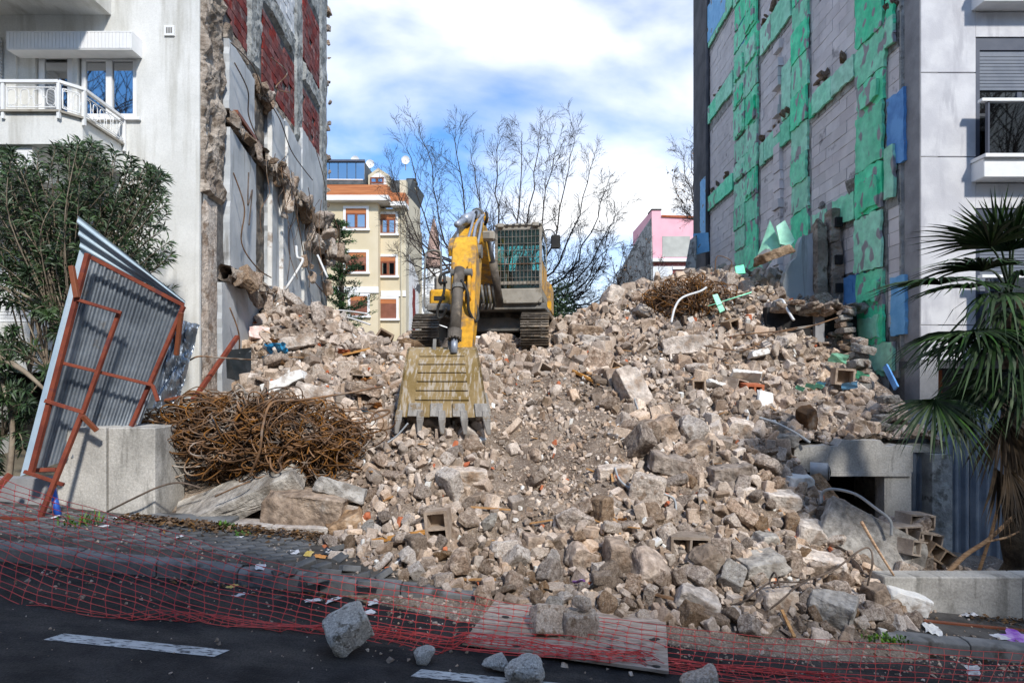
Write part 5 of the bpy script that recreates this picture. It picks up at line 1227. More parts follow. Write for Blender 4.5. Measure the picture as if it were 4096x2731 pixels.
MB().box(pX(2605), pX(2646), DP - .06, DP + 1.2, pZ(841), pZ(836)).build('chimney_cap', M['mblack'], pk)
MB().box(pX(2608), pX(2800), DP - .3, DP + .3, pZ(1048), pZ(1036)).build('cornice', M['trimwhite'], pk)
MB().box(pX(2614), pX(2800), DP + .02, DP + 6.5, 2, pZ(1049)).build('ground_floor', M['redbrick'], pk)
MB().box(pX(2612), pX(2690), DP - .02, DP + .019, 2, pZ(1065)).build('render_patch', M['whiteblock'], pk)
MB().box(pX(2690), pX(2800), DP - .1, DP - .021, pZ(1078), pZ(1066)).build('lintel', M['trimwhite'], pk)
MB().tube([(pX(2646), DP - .05, pZ(865)), (pX(2800), DP - .05, pZ(871))], .09, 6).build('coping_tile', M['terracotta'], pk)
MB().box(pX(2705), pX(2740), DP - .02, DP + .015, pZ(1125), pZ(1085)).build('window', M['glass'], pk)
# unseen block across the street, added and stepped in height to shade the road
ac = empty('house', (0, -14, 0), label='unseen row house added across the street to shade the road', cat='house')
MB().box(-30, 5.2, -19, -9.5, -2, 15.9).build('wall', M['greypatch'], ac)
MB().box(5.2, 14.6, -19, -9.5, -2, 14.5).build('wall', M['greypatch'], ac)
MB().box(14.6, 34, -19, -9.5, -5, 20.5).build('wall', M['greypatch'], ac)

for row in range(4):
    for k in range(12):
        x = -28 + k * 3.4 + (.6 if k > 9 else 0); w_ = MB().box(x, x + 1.3, -9.56, -9.505, 1.5 + row * 3.1, 3.1 + row * 3.1).build('window', M['trimwhite'], ac)
        if x < 12: MB().box(x + .1, x + 1.2, -9.58, -9.561, 1.6 + row * 3.1, 3.0 + row * 3.1).build('pane', M['glass'], w_)
# ================================================================ bare trees, conifer, dark shrub
def fan_tree(name, label, seed, base, fork, tips, r0=.10, leafs=.1, dvar=2.0, dens=1.0):
    """trunk, long main limbs arching up and out, feathery side shoots"""
    r = random.Random(seed); b = MB(); lf = MB(); base = P(*base); fork = P(*fork)
    def shoot(p, d, L_, rad, lev):
        n = (9, 6, 4, 3)[lev]; pts = [p.copy()]; rs = [rad]; q = p.copy(); dd = d.normalized(); dirs = [dd.copy()]
        for k in range(n):
            dd = (dd + Vector((r.gauss(0, .10), r.gauss(0, .10), r.gauss(0, .08) + .012))).normalized(); q = q + dd * L_ / n; pts.append(q.copy()); rs.append(max(rad * (1 - .8 * (k + 1) / n), .0042)); dirs.append(dd.copy())
        branch(pts, rs, dirs, L_, lev)
    def branch(pts, rs, dirs, L_, lev):
        n = len(pts) - 1; b.tube(pts, rs, (7, 5, 3, 3)[lev], cap=False)
        if lev == 3 or (lev == 2 and L_ < .25):
            if r.random() < leafs:
                c = pts[-1]; s = .05; lf.add([c, c + Vector((s, r.gauss(0, s), -s)), c + Vector((0, r.gauss(0, s), -2 * s)), c + Vector((-s, 0, -s))], [(0, 1, 2, 3)])
            return
        for i in range(1 if lev else 3, n + 1):
            for rep in range((1, 1, 1)[min(lev, 2)] + (r.random() < .5)):
                if r.random() > .86 * dens: continue
                d = dirs[i]; ax = d.orthogonal().normalized(); ax.rotate(Matrix.Rotation(r.uniform(0, 6.283), 3, d)); nd = d.copy(); nd.rotate(Matrix.Rotation(r.uniform(.4, .85), 3, ax))
                f = 1 - i / (n + 1.5); shoot(pts[i], nd, max(L_ * (.20 + .36 * f) * r.uniform(.6, 1.25), .22), max(rs[i] * .55, .006), lev + 1)
    tr = wirepts([base, base.lerp(fork, .5) + Vector((.08, 0, 0)), fork], 4); b.tube(tr, [fr(r0 * 2.1, r0 * 1.5, k / (len(tr) - 1)) for k in range(len(tr))], 8, cap=False)
    for (u, v) in tips:
        tp_ = P(u, v, fork.y + r.uniform(-dvar, dvar)); mid_ = fork.lerp(tp_, .42) + Vector((.22 * (tp_.x - fork.x), 0, -.13 * (tp_ - fork).length * min(1, abs(tp_.x - fork.x) / 3)))
        pp = wirepts([fork, mid_, tp_], 7); pp = [q + Vector((r.gauss(0, .06), r.gauss(0, .06), r.gauss(0, .05))) for q in pp]; n = len(pp) - 1
        dirs = [(pp[min(i + 1, n)] - pp[max(i - 1, 0)]).normalized() for i in range(n + 1)]
        branch(pp, [fr(r0, .010, (i / n) ** .8) for i in range(n + 1)], dirs, (tp_ - fork).length * .62, 0)
    e = empty(name, base, label=label, cat='tree', group='bare winter trees behind the lot'); b.build('branches', M['bark'], e, fix=False)
    if lf.v: tag(lf.build('dry_leaves', M['litter'], e, fix=False), kind='stuff')
fan_tree('bare_tree', 'big spreading bare tree right behind the excavator', 21, (2010, 1430, 24), (2010, 1200, 24), [(1620, 600), (1700, 560), (1820, 510), (1890, 600), (1990, 560), (2090, 540), (2160, 510), (2220, 590), (2300, 580), (2370, 640), (2430, 730), (2460, 860), (2440, 980), (1590, 760)], .07, .0)
fan_tree('bare_tree', 'bare tree rising left of the excavator arm', 33, (1850, 1420, 27), (1840, 1050, 27), [(1560, 660), (1600, 850), (1590, 1000), (1690, 1120)], .05, .0)
fan_tree('bare_tree', 'low bare tree reaching out right of the cab', 45, (2200, 1420, 25), (2230, 1230, 25), [(2460, 860), (2500, 1010), (2520, 1130), (2430, 1240), (2330, 900), (2400, 1050)], .045, .02)
fan_tree('bare_tree', 'slender bare tree at the dark corner of the modern block', 52, (2850, 1300, 30), (2830, 900, 30), [(2720, 590), (2765, 560), (2690, 690), (2710, 770)], .045, .02)
fan_tree('bare_tree', 'small bare tree between pink house and shrub', 61, (2520, 1330, 32), (2540, 1200, 32), [(2440, 1030), (2500, 1010), (2590, 980), (2650, 1050), (2440, 1130)], .045, .08)
for nm_, X_, sd_ in (('bare street tree across the road, mirrored in the balcony windows', -16, 81), ('bare street tree across the road, mirrored in the modern balcony glass', 21, 82)):
    e = empty('street_tree', (X_, -5.5, 0), label=nm_, cat='tree'); b = MB(); r = random.Random(sd_)
    def up_(p, d, L_, rad, lev):
        pts = [p]; dd = d
        for k in range(5): dd = (dd + Vector((r.gauss(0, .12), r.gauss(0, .12), .05))).normalized(); pts.append(pts[-1] + dd * L_ / 5)
        b.tube(pts, [fr(rad, rad * .5, k / 5) for k in range(6)], 5, cap=False)
        if lev < 4:
            for k in range(2, 6):
                for q in range(1 + (k > 3)):
                    nd = (dd + Vector((r.gauss(0, .55), r.gauss(0, .55), r.uniform(-.1, .3)))).normalized(); up_(pts[k], nd, L_ * r.uniform(.5, .75), rad * .5, lev + 1)
    up_(Vector((X_, -5.5, 0)), Vector((0, 0, 1)), 9.0, .22, 0); b.build('branches', M['bark'], e, fix=False)
def leafcloud(n, c, rad, size, m, seed, nm, par, mode=None):
    r = np.random.default_rng(seed); q = r.normal(0, 1, (n, 3)); q /= np.linalg.norm(q, axis=1)[:, None]; q *= (r.random(n) ** .45)[:, None]
    p = q * np.array(rad) + np.array(c); d = r.normal(0, 1, (n, 3)); d /= np.linalg.norm(d, axis=1)[:, None]; e = np.cross(d, r.normal(0, 1, (n, 3))); e /= np.linalg.norm(e, axis=1)[:, None]; s = size * r.uniform(.6, 1.3, (n, 1))
    V = np.stack([p, p + d * s + e * s * .35, p + d * s * 2, p + d * s - e * s * .35], 1).reshape(-1, 3); Fc = np.arange(n * 4).reshape(-1, 4)
    return mobj(nm, mesh_np(nm, V, Fc, M[m]), par)
sb = empty('evergreen_shrub', P(2250, 1400, 22), label='dark leafy shrub between the excavator and the crest', cat='shrub')
for k, (u, v, rx, rz) in enumerate(((2235, 1220, .7, 1.0), (2280, 1290, .8, .7), (2330, 1330, .7, .5), (2210, 1300, .6, .9))):
    o = leafcloud(1300, P(u, v, 22), (rx, .6, rz), .07, 'leaf', 70 + k, 'foliage', sb); o.location = -wloc(sb)
cf = empty('conifer', P(1385, 1400, 24), label='dark green conifer in front of the cream house', cat='tree')
MB().tube([P(1370, 1420, 24), P(1365, 1150, 24), P(1355, 880, 24)], [.16, .12, .03], 6).build('trunk', M['bark'], cf)
b = MB(); r_ = random.Random(5); vs = []
cb = MB()
for k in range(84):
    f = k / 83; z0 = fr(1330, 890, f); a = r_.uniform(0, 6.28); Ln = fr(1.25, .30, f ** 1.3) * r_.uniform(.6, 1.25)
    c = P(1365 - 10 * f, z0, 24); dirv = Vector((math.cos(a), math.sin(a) * .8, .28 + r_.uniform(-.2, .25)))
    end = c + dirv * Ln; cb.tube([c, c.lerp(end, .5) + Vector((0, 0, -.03)), end], [.02, .015, .006], 3, cap=False)
    for m_ in range(85):
        t = r_.uniform(.15, 1.05); q = c.lerp(end, t) + Vector((r_.gauss(0, .07), r_.gauss(0, .07), r_.gauss(0, .045))); s = r_.uniform(.07, .14); d1 = (dirv + Vector((r_.gauss(0, .5), r_.gauss(0, .5), r_.gauss(.1, .4)))).normalized() * s; d2 = d1.orthogonal().normalized() * s * .22
        vs.append((q - d2, q + d1, q + d2))
cb.build('limbs', M['bark'], cf, fix=False)
V_ = np.array([[list(p) for p in t] for t in vs]).reshape(-1, 3); o = mobj('crown', mesh_np('crown', V_, np.arange(len(V_)).reshape(-1, 3), M['conifer']), cf); o.location = -wloc(cf)
# ================================================================ excavator
EXC = Vector((-.44, 14.2, 2.80)); YAW = R(-7)
ex = empty('excavator', EXC, YAW, label='dusty yellow crawler excavator standing on the rubble heap', cat='excavator')
RM = Matrix.Rotation(YAW, 3, 'Z'); RI = RM.inverted()
def lo(p): return RI @ (Vector(p) - EXC)          # world -> machine space
def ep(mb, nm, m, par=None, **k): return mb.build(nm, M[m], par or ex, local=True, **k)
# ---- tracks
def track_path(n=48, Lh=1.55, r=.365, zc=.405):
    pts = []; per = 4 * Lh + 2 * math.pi * r
    for k in range(n):
        s = per * k / n
        if s < 2 * Lh: pts.append((-Lh + s, zc - r, 0, -1))
        elif s < 2 * Lh + math.pi * r: a = (s - 2 * Lh) / r; pts.append((Lh + r * math.sin(a), zc - r * math.cos(a), math.sin(a), -math.cos(a)))
        elif s < 4 * Lh + math.pi * r: q = s - 2 * Lh - math.pi * r; pts.append((Lh - q, zc + r, 0, 1))
        else: a = (s - 4 * Lh - math.pi * r) / r; pts.append((-Lh - r * math.sin(a), zc + r * math.cos(a), -math.sin(a), math.cos(a)))
    return pts
shoe = MB(); hw = .29
shoe.box(-hw, hw, -.078, .078, -.01, .014)
for y in (-.066, .0, .055): shoe.box(-hw, hw, y - .010, y + .010, .0139, .042)
for x in (-.14, .14):
    for y in (-.03, .03): shoe.box(x - .014, x + .014, y - .012, y + .012, .0138, .03)
shoe_me = None
for sx in (-1, 1):
    tr = ep(MB().box(sx * 1.14 - .14, sx * 1.14 + .14, -1.5, 1.5, .2, .6), 'track', 'mgrey', bevel=.03)
    for k, (y, z, nyy, nz_) in enumerate(track_path()):
        if shoe_me is None:
            o = ep(shoe, 'track_shoe', 'steel', tr); shoe_me = o.data
        else: o = mobj('track_shoe', shoe_me, tr)
        o.location = (sx * 1.14, y, z); o.rotation_euler = (math.atan2(-nyy, nz_) if True else 0, 0, 0)
    for y in (-1.55, 1.55): ep(MB().tube([(sx * 1.14 - .10, y, .405), (sx * 1.14 + .10, y, .405)], .31, 20), 'idler_wheel', 'steel', tr)
    for k in range(6): ep(MB().tube([(sx * 1.14 - .16, -1.1 + .44 * k, .17), (sx * 1.14 + .16, -1.1 + .44 * k, .17)], .10, 10), 'track_roller', 'steel', tr)
# ---- undercarriage
ep(MB().prism([(-.95, -.75, .48), (.95, -.75, .48), (.95, -.75, .70), (.45, -.75, .80), (-.45, -.75, .80), (-.95, -.75, .70)], [(-.95, .75, .48), (.95, .75, .48), (.95, .75, .70), (.45, .75, .80), (-.45, .75, .80), (-.95, .75, .70)]), 'car_body', 'mgrey', bevel=.02)
ep(MB().tube([(0, 0, .80), (0, 0, .92)], .62, 24), 'slew_ring', 'steel')
# ---- house
ep(MB().box(-1.32, 1.32, -1.15, 2.3, .92, 1.06), 'platform', 'mgrey', bevel=.02)
ep(MB().box(-1.32, 1.30, 1.15, 2.45, 1.07, 1.9), 'counterweight', 'yellow', bevel=.08)
ep(MB().box(-1.30, -.42, -.05, 1.14, 1.062, 1.75), 'engine_hood', 'mgrey', bevel=.05)
ep(MB().box(-1.32, -.86, -.95, -.06, 1.065, 1.43), 'tool_box', 'yellow', bevel=.05)
ep(MB().box(-1.20, -.95, -.965, -.945, 1.18, 1.27), 'grille', 'mblack')
ep(MB().box(-1.34, -.84, -1.06, -.96, .92, 1.10), 'step', 'mgrey', bevel=.03)
ep(MB().box(-1.30, -.92, -.6, -.05, 1.431, 1.78), 'tank_cover', 'mbeige', bevel=.05)
ep(MB().tube([(-.86, -.35, 1.43), (-.86, -.35, 1.92)], .07, 10), 'exhaust_cap', 'yellow')
# round emblem on the grey cover
sh_ = [(-.055, .055), (0, .075), (.055, .055), (.05, -.02), (0, -.075), (-.05, -.02)]
em = ep(MB().prism([(-1.13 + a, -.607, 1.64 + c) for a, c in sh_], [(-1.13 + a, -.6005, 1.64 + c) for a, c in sh_]), 'emblem', 'redsteel')
ep(MB().prism([(-1.13 + a * .8, -.611, 1.625 + c * .62) for a, c in sh_], [(-1.13 + a * .8, -.6072, 1.625 + c * .62) for a, c in sh_]), 'emblem_field', 'yellow', em)
text_mesh('44', .06, M['mblack'], em, (-1.13, -.613, 1.63), (R(90), 0, 0))
hr = MB(); hr.tube(wirepts([(-1.38, -.97, 1.0), (-1.42, -.97, 1.2), (-1.40, -.97, 2.05), (-1.35, -.97, 2.26), (-1.12, -.97, 2.28), (-1.04, -.97, 2.15), (-1.04, -.97, 1.5)], 5), .024, 6)
ep(hr, 'handrail', 'mgrey', smooth=True)
# ---- cab
cx0, cx1, cy0, cy1, cz0, cz1 = .22, 1.24, -1.22, .45, 1.07, 2.70
fp = MB(); pr_ = .055
for x in (cx0, cx1 - pr_):
    for y in (cy0, cy1 - pr_): fp.box(x, x + pr_, y, y + pr_, cz0, cz1)
for z in (cz1 - pr_, cz0 + .40):
    fp.box(cx0 + pr_, cx1 - pr_, cy0, cy0 + pr_, z, z + pr_); fp.box(cx0 + pr_, cx1 - pr_, cy1 - pr_, cy1, z, z + pr_)
    for x in (cx0, cx1 - pr_): fp.box(x, x + pr_, cy0 + pr_, cy1 - pr_, z, z + pr_)
cab = ep(fp, 'cab', 'mbeige')
ep(MB().box(cx0 - .01, cx1 + .01, cy0 - .03, cy1 + .02, cz1, cz1 + .07), 'roof', 'mbeige', cab, bevel=.03)
ep(MB().prism([(cx0 - .01, cy0 - .02, cz0 + .05), (cx0 + .04, cy0 - .02, cz0 - .03), (cx1 - .10, cy0 - .02, cz0 - .03), (cx1 + .01, cy0 - .02, cz0 + .1), (cx1 + .01, cy0 - .02, cz0 + .30), (cx0 - .01, cy0 - .02, cz0 + .30)],
              [(cx0 - .01, cy1, cz0 + .05), (cx0 + .04, cy1, cz0 - .03), (cx1 - .10, cy1, cz0 - .03), (cx1 + .01, cy1, cz0 + .1), (cx1 + .01, cy1, cz0 + .30), (cx0 - .01, cy1, cz0 + .30)]), 'lower_panel', 'mbeige', cab, bevel=.02)
ep(MB().box(cx1 - .02, cx1 + .005, cy0 + .06, cy1 - .06, cz0 + .3, cz0 + .9), 'door', 'yellow', cab)
ep(MB().box(cx0 + .05, cx1 - .05, cy0 + .015, cy0 + .022, cz0 + .31, cz1 - .05), 'windscreen', 'cabglass', cab)
ep(MB().box(cx0 + .01, cx0 + .016, cy0 + .06, cy1 - .06, cz0 + .45, cz1 - .05), 'side_window', 'cabglass', cab)
ep(MB().box(cx1 - .016, cx1 - .01, cy0 + .06, cy1 - .06, cz0 + .9, cz1 - .05), 'side_window', 'cabglass', cab)
ep(MB().box(cx0 + .05, cx1 - .05, cy1 - .022, cy1 - .015, cz0 + .9, cz1 - .05), 'rear_window', 'cabglass', cab)
ep(MB().box(cx0 + .06, cx1 - .06, cy1 - .10, cy1 - .025, cz0 + .3, cz0 + .95), 'rear_panel', 'mblack', cab)
seat = ep(MB().box(.46, .96, -.35, .10, cz0 + .4, cz0 + .62), 'seat', 'mgrey', cab, bevel=.05)
ep(MB().prism([(.48, .06, cz0 + .6), (.94, .06, cz0 + .6), (.90, .10, cz0 + 1.12), (.78, .12, cz0 + 1.28), (.64, .12, cz0 + 1.28), (.52, .10, cz0 + 1.12)], [(.48, .2, cz0 + .6), (.94, .2, cz0 + .6), (.90, .22, cz0 + 1.12), (.78, .24, cz0 + 1.28), (.64, .24, cz0 + 1.28), (.52, .22, cz0 + 1.12)]), 'backrest', 'mgrey', cab, bevel=.03)
ep(MB().box(.24, .34, -1.0, -.5, cz0 + .35, cz0 + .75).box(1.06, 1.14, -1.0, -.5, cz0 + .35, cz0 + .7), 'console', 'mblack', cab)
for k in range(12):
    x = cx0 + .05 + (cx1 - cx0 - .10) * k / 11; ep(MB().tube([(x, cy0 - .05, cz0 + .36), (x, cy0 - .05, cz1 - .06)], .0055, 5), 'guard_bar', 'guard', cab)
for k in range(9):
    z = cz0 + .38 + (cz1 - cz0 - .46) * k / 8; ep(MB().tube([(cx0 + .02, cy0 - .055, z), (cx1 - .02, cy0 - .055, z)], .0055 if k != 3 else .012, 5), 'guard_bar', 'guard' if k != 3 else 'rust', cab)
for (x, z) in ((cx0 + .06, cz1 - .03), (cx1 - .2, cz1 - .02)): ep(MB().box(x, x + .14, cy0 - .12, cy0 - .032, z, z + .09), 'work_light', 'mbeige', cab, bevel=.015)
for k in range(7):
    x = cx0 + .1 + k * .14; ep(MB().box(x, x + .06, cy0 - .036, cy0 - .0301, cz1 + .012, cz1 + .055), 'roof_slot', 'mblack', cab)
mr_ = ep(MB().box(cx1 + .20, cx1 + .40, cy0 - .12, cy0 - .07, cz1 - .52, cz1 - .22), 'mirror', 'mblack', bevel=.03)
ep(MB().tube(wirepts([(cx1, cy0, cz1 - .3), (cx1 + .06, cy0 - .05, cz1 - .12), (cx1 + .22, cy0 - .08, cz1 - .12), (cx1 + .3, cy0 - .09, cz1 - .24)], 5), .012, 5), 'mirror_arm', 'mblack', smooth=True)
# ---- boom (machine space, swung in the y-z plane at x ~ -.12)
def plate(prof, x0, x1): return MB().prism([(x0, a, c) for a, c in prof], [(x1, a, c) for a, c in prof])
bx = .05
boom = ep(plate([(-.75, 1.25), (-.95, 1.05 + .35), (-2.2, 1.95), (-2.75, 2.05), (-4.25, 1.48), (-4.32, 1.62), (-4.20, 1.78), (-2.9, 2.46), (-2.3, 2.50), (-1.9, 2.36), (-.6, 1.75)], bx - .155, bx + .155), 'boom', 'yellow', bevel=.015)
for sx in (-1, 1):   # boom lift cylinders
    cyl = ep(MB().tube([(bx + sx * .30, -1.35, 1.0), (bx + sx * .25, -2.0, 1.80)], .085, 12), 'lift_cylinder', 'cylinder', smooth=True)
    ep(MB().tube([(bx + sx * .25, -2.0, 1.80), (bx + sx * .22, -2.45, 2.25)], .045, 10), 'rod', 'chrome', cyl, smooth=True)
# arm cylinder on top of the boom
cyl = ep(MB().tube([(bx, -2.45, 2.66), (bx, -3.65, 2.24)], .10, 14), 'arm_cylinder', 'chrome', smooth=True)
ep(MB().tube([(bx, -2.35, 2.70), (bx, -2.5, 2.65)], .12, 14), 'gland', 'mgrey', cyl)
ep(MB().tube([(bx, -3.65, 2.24), (bx, -4.3, 2.0)], .055, 10), 'rod', 'chrome', cyl, smooth=True)
for sx in (-1, 1): ep(MB().tube([(bx + sx * .13, -2.35, 2.62), (bx + sx * .20, -2.35, 2.62)], .10, 12), 'pin_boss', 'yellow', boom)
# ---- arm (stick): pivot near the boom tip, runs down to the bucket
T0 = lo(P(1862, 985, 9.55)); T1 = lo(P(1842, 1400, 8.85))
axx = (T1 - T0).normalized(); side = Vector((1, 0, 0)); fwd = axx.cross(side).normalized()   # out of the arm face
if fwd.y > 0: fwd = -fwd
def ap(s, w, f): return T0 + axx * s + side * w + fwd * f
La = (T1 - T0).length
arm = MB()
secs = [(-.18, .175, .02, -.32), (.05, .195, .10, -.44), (.45, .195, .11, -.42), (.9, .19, .05, -.36), (La * .75, .18, .0, -.30), (La, .16, -.04, -.24)]
for k in range(len(secs) - 1):
    s, w, f, g = secs[k]; s2, w2, f2, g2 = secs[k + 1]
    arm.hexa([ap(s, -w, g), ap(s, w, g), ap(s, w, f), ap(s, -w, f), ap(s2, -w2, g2), ap(s2, w2, g2), ap(s2, w2, f2), ap(s2, -w2, f2)])
bmo = ep(arm, 'arm', 'yellow'); bmm = bmesh.new(); bmm.from_mesh(bmo.data); bmesh.ops.remove_doubles(bmm, verts=bmm.verts[:], dist=.001)
inner = [f for f in bmm.faces if all(len(e.link_faces) > 2 for e in f.edges)]
bmesh.ops.delete(bmm, geom=inner, context='FACES'); bmesh.ops.recalc_face_normals(bmm, faces=bmm.faces[:]); bmesh.ops.bevel(bmm, geom=[e for e in bmm.edges if e.is_manifold and e.calc_face_angle() > .6], offset=.02, segments=1, affect='EDGES'); bmm.to_mesh(bmo.data); bmm.free()
for w in (-.15, .09): ep(MB().hexa([ap(.42, w, .11), ap(.42, w + .05, .11), ap(.42, w + .05, .20), ap(.42, w, .20), ap(1.02, w, .03), ap(1.02, w + .05, .03), ap(1.02, w + .05, .16), ap(1.02, w, .16)]), 'cylinder_bracket', 'yellow', bmo, bevel=.01)
ep(MB().tube([ap(.60, -.17, .17), ap(.60, .16, .17)], .06, 12), 'pin', 'mgrey', bmo)
bc = ep(MB().tube([ap(.55, -.03, .20), ap(La - .18, -.05, .22)], [.082, .085], 16), 'bucket_cylinder', 'cylinder', smooth=True)
ep(MB().tube([ap(.85, -.035, .205), ap(.92, -.035, .207)], .10, 16), 'clamp', 'mgrey', bc); ep(MB().tube([ap(La - .22, -.05, .22), ap(La - .08, -.05, .22)], .105, 16), 'gland', 'cylinder', bc)
for k in range(12):
    a = 2 * math.pi * k / 12; q = ap(La - .08, -.05, .22) + side * .095 * math.cos(a) + fwd * .095 * math.sin(a); ep(MB().tube([q, q + axx * .02], .014, 6), 'bolt', 'steel', bc)
ep(MB().tube([ap(La - .09, -.05, .22), ap(La + .14, -.05, .20)], .05, 12), 'rod', 'chrome', bc, smooth=True)
ep(MB().tube([ap(.0, -.24, -.16), ap(.0, .24, -.16)], .11, 14), 'pivot_pin', 'mgrey', bmo)
# pipes and hoses
def hose(pts, r, m='mblack', nm='hose'): return ep(MB().tube(wirepts([lo(P(*p)) for p in pts], 8), r, 7), nm, m, smooth=True)
hose([(1935, 860, 11.2), (1905, 900, 10.6), (1890, 980, 10.0), (1870, 1080, 9.6), (1875, 1150, 9.55)], .026, 'chrome', 'pipe')
hose([(1925, 862, 11.3), (1925, 900, 10.8), (1905, 1000, 10.2), (1885, 1090, 9.7), (1892, 1140, 9.6), (1878, 1250, 9.4)], .024, 'chrome', 'pipe')
hose([(1900, 855, 11.2), (1893, 880, 10.7), (1870, 965, 9.9)], .022, 'chrome', 'pipe')
hose([(1830, 960, 9.9), (1832, 900, 10.5), (1838, 880, 10.9)], .022, 'chrome', 'pipe')
hose([(1845, 1120, 9.0), (1870, 1170, 8.95), (1875, 1240, 9.0), (1900, 1285, 9.1), (1912, 1260, 9.3), (1900, 1200, 9.4), (1885, 1150, 9.5)], .024)
hose([(1778, 1100, 9.1), (1775, 1170, 9.05), (1752, 1230, 9.1), (1752, 1270, 9.1), (1772, 1265, 9.1), (1785, 1230, 9.05)], .022)
hose([(1800, 1085, 9.2), (1765, 1100, 9.1), (1760, 1130, 9.1), (1785, 1128, 9.0)], .024)
for k in range(5):
    u = 1912 + k * 14; hose([(u, 1140, 12.6), (u + 3, 1165, 12.3), (u + 8, 1210, 12.4), (u + 4, 1235, 12.7)], .028, 'mgrey' if k % 2 else 'mblack')
for (u, v) in ((1930, 1195), (1938, 1215), (1915, 1215)): q = lo(P(u, v, 12.5)); ep(MB().tube([q, q + Vector((0, -.12, 0))], .03, 8), 'valve', 'yellow' if u != 1938 else 'steel')
hose([(1945, 850, 11.3), (1948, 870, 11.2), (1940, 900, 11.3)], .028); hose([(1905, 848, 11.2), (1900, 875, 11.0)], .03)
wlp = lo(P(1955, 945, 11.6)); wl_ = ep(MB().box(wlp.x - .13, wlp.x + .13, wlp.y - .09, wlp.y + .09, wlp.z - .09, wlp.z + .09), 'work_light', 'mbeige', bevel=.03); ep(MB().box(wlp.x - .10, wlp.x + .03, wlp.y - .096, wlp.y - .0905, wlp.z - .06, wlp.z + .06), 'lens', 'mgrey', wl_)
# ---- bucket: curved shell, cheeks, lip and teeth, back turned to the street
W0, W1 = .52, .66      # half widths top / bottom
bq = [(1388, 8.95), (1400, 8.72), (1440, 8.58), (1500, 8.47), (1580, 8.38), (1650, 8.30), (1668, 8.29)]     # back profile (photo row, depth)
bcx = 1768
def bpt(v, d, w): p = P(bcx, v, d); t = (v - 1388) / 280; return lo(p) + Vector((w * fr(W0, W1, t) + .0, 0, 0))
bk = MB(); n = len(bq)
outer = [[bpt(v, d, w) for w in (-1, -.5, 0, .5, 1)] for v, d in bq]; inn = [[bpt(v, d + .05, w * .96) for w in (-1, -.5, 0, .5, 1)] for v, d in bq]
for k in range(n - 1):
    for j in range(4): bk.hexa([outer[k][j], outer[k][j + 1], inn[k][j + 1], inn[k][j], outer[k + 1][j], outer[k + 1][j + 1], inn[k + 1][j + 1], inn[k + 1][j]])
bucket = ep(bk, 'bucket', 'bucket')
for w in (-1, 1):
    a = [bpt(v, d, w) for v, d in bq]; far = [bpt(1660, 9.25, w * .97), bpt(1520, 9.45, w * .95), bpt(1400, 9.35, w * .95)]
    pl_ = a + far; ep(MB().prism([q + Vector((w * .001, 0, 0)) for q in pl_], [q - Vector((w * .035, 0, 0)) for q in pl_]), 'cheek_plate', 'bucket', bucket)
ep(MB().prism([bpt(1395, 8.95, -1), bpt(1395, 8.95, 1), bpt(1400, 9.4, .95), bpt(1400, 9.4, -.95)], [bpt(1402, 8.95, -1), bpt(1402, 8.95, 1), bpt(1408, 9.4, .95), bpt(1408, 9.4, -.95)]), 'top_plate', 'bucket', bucket)
ep(MB().box(-.50, .50, 0, .02, -.5, .0, Matrix.Translation(bpt(1640, 9.0, 0) + Vector((0, 0, .4)))), 'inner_back', 'dark', bucket)
for k in range(6):       # wear ribs
    v = 1410 + k * 31 + k * k * .8; d = np.interp(v, [q[0] for q in bq], [q[1] for q in bq]); x = [bpt(v, d - .024, s) for s in (-.62, .62)]; x2 = [bpt(v + 14, np.interp(v + 14, [q[0] for q in bq], [q[1] for q in bq]) - .024, s) for s in (-.62, .62)]; y = [bpt(v, d + .01, s) for s in (-.62, .62)]; y2 = [bpt(v + 14, d + .01, s) for s in (-.62, .62)]
    ep(MB().hexa([x[0], x[1], y[1], y[0], x2[0], x2[1], y2[1], y2[0]]), 'wear_rib', 'bucket', bucket, bevel=.004)
for k in range(4):
    c = -.78 + k * .49 + .03; ep(MB().hexa([bpt(1612, 8.33 - .03, c), bpt(1612, 8.30, c + .28), bpt(1612, 8.36, c + .28), bpt(1612, 8.36, c), bpt(1666, 8.255, c), bpt(1666, 8.255, c + .28), bpt(1666, 8.31, c + .28), bpt(1666, 8.31, c)]), 'lip_shroud', 'tooth', bucket, bevel=.006)
for k in range(5):
    c = -.94 + k * .47; h = .075
    ep(MB().hexa([bpt(1640, 8.26, c - h), bpt(1640, 8.26, c + h), bpt(1640, 8.38, c + h), bpt(1640, 8.38, c - h), bpt(1675, 8.24, c - h * 1.1), bpt(1675, 8.24, c + h * 1.1), bpt(1675, 8.36, c + h), bpt(1675, 8.36, c - h)]), 'tooth_adapter', 'tooth', bucket, bevel=.008)
    ep(MB().hexa([bpt(1674, 8.235, c - h * 1.15), bpt(1674, 8.235, c + h * 1.15), bpt(1674, 8.36, c + h), bpt(1674, 8.36, c - h), bpt(1738, 8.24, c - h * .5), bpt(1738, 8.24, c + h * .5), bpt(1738, 8.29, c + h * .45), bpt(1738, 8.29, c - h * .45)]), 'tooth', 'tooth', bucket, bevel=.012)
for w in (1,): ep(MB().hexa([bpt(1570, 8.40, 1.0), bpt(1570, 8.40, 1.05), bpt(1570, 9.0, 1.05), bpt(1570, 9.0, 1.0), bpt(1660, 8.32, 1.0), bpt(1660, 8.32, 1.06), bpt(1660, 9.0, 1.06), bpt(1660, 9.0, 1.0)]), 'side_cutter', 'tooth', bucket)
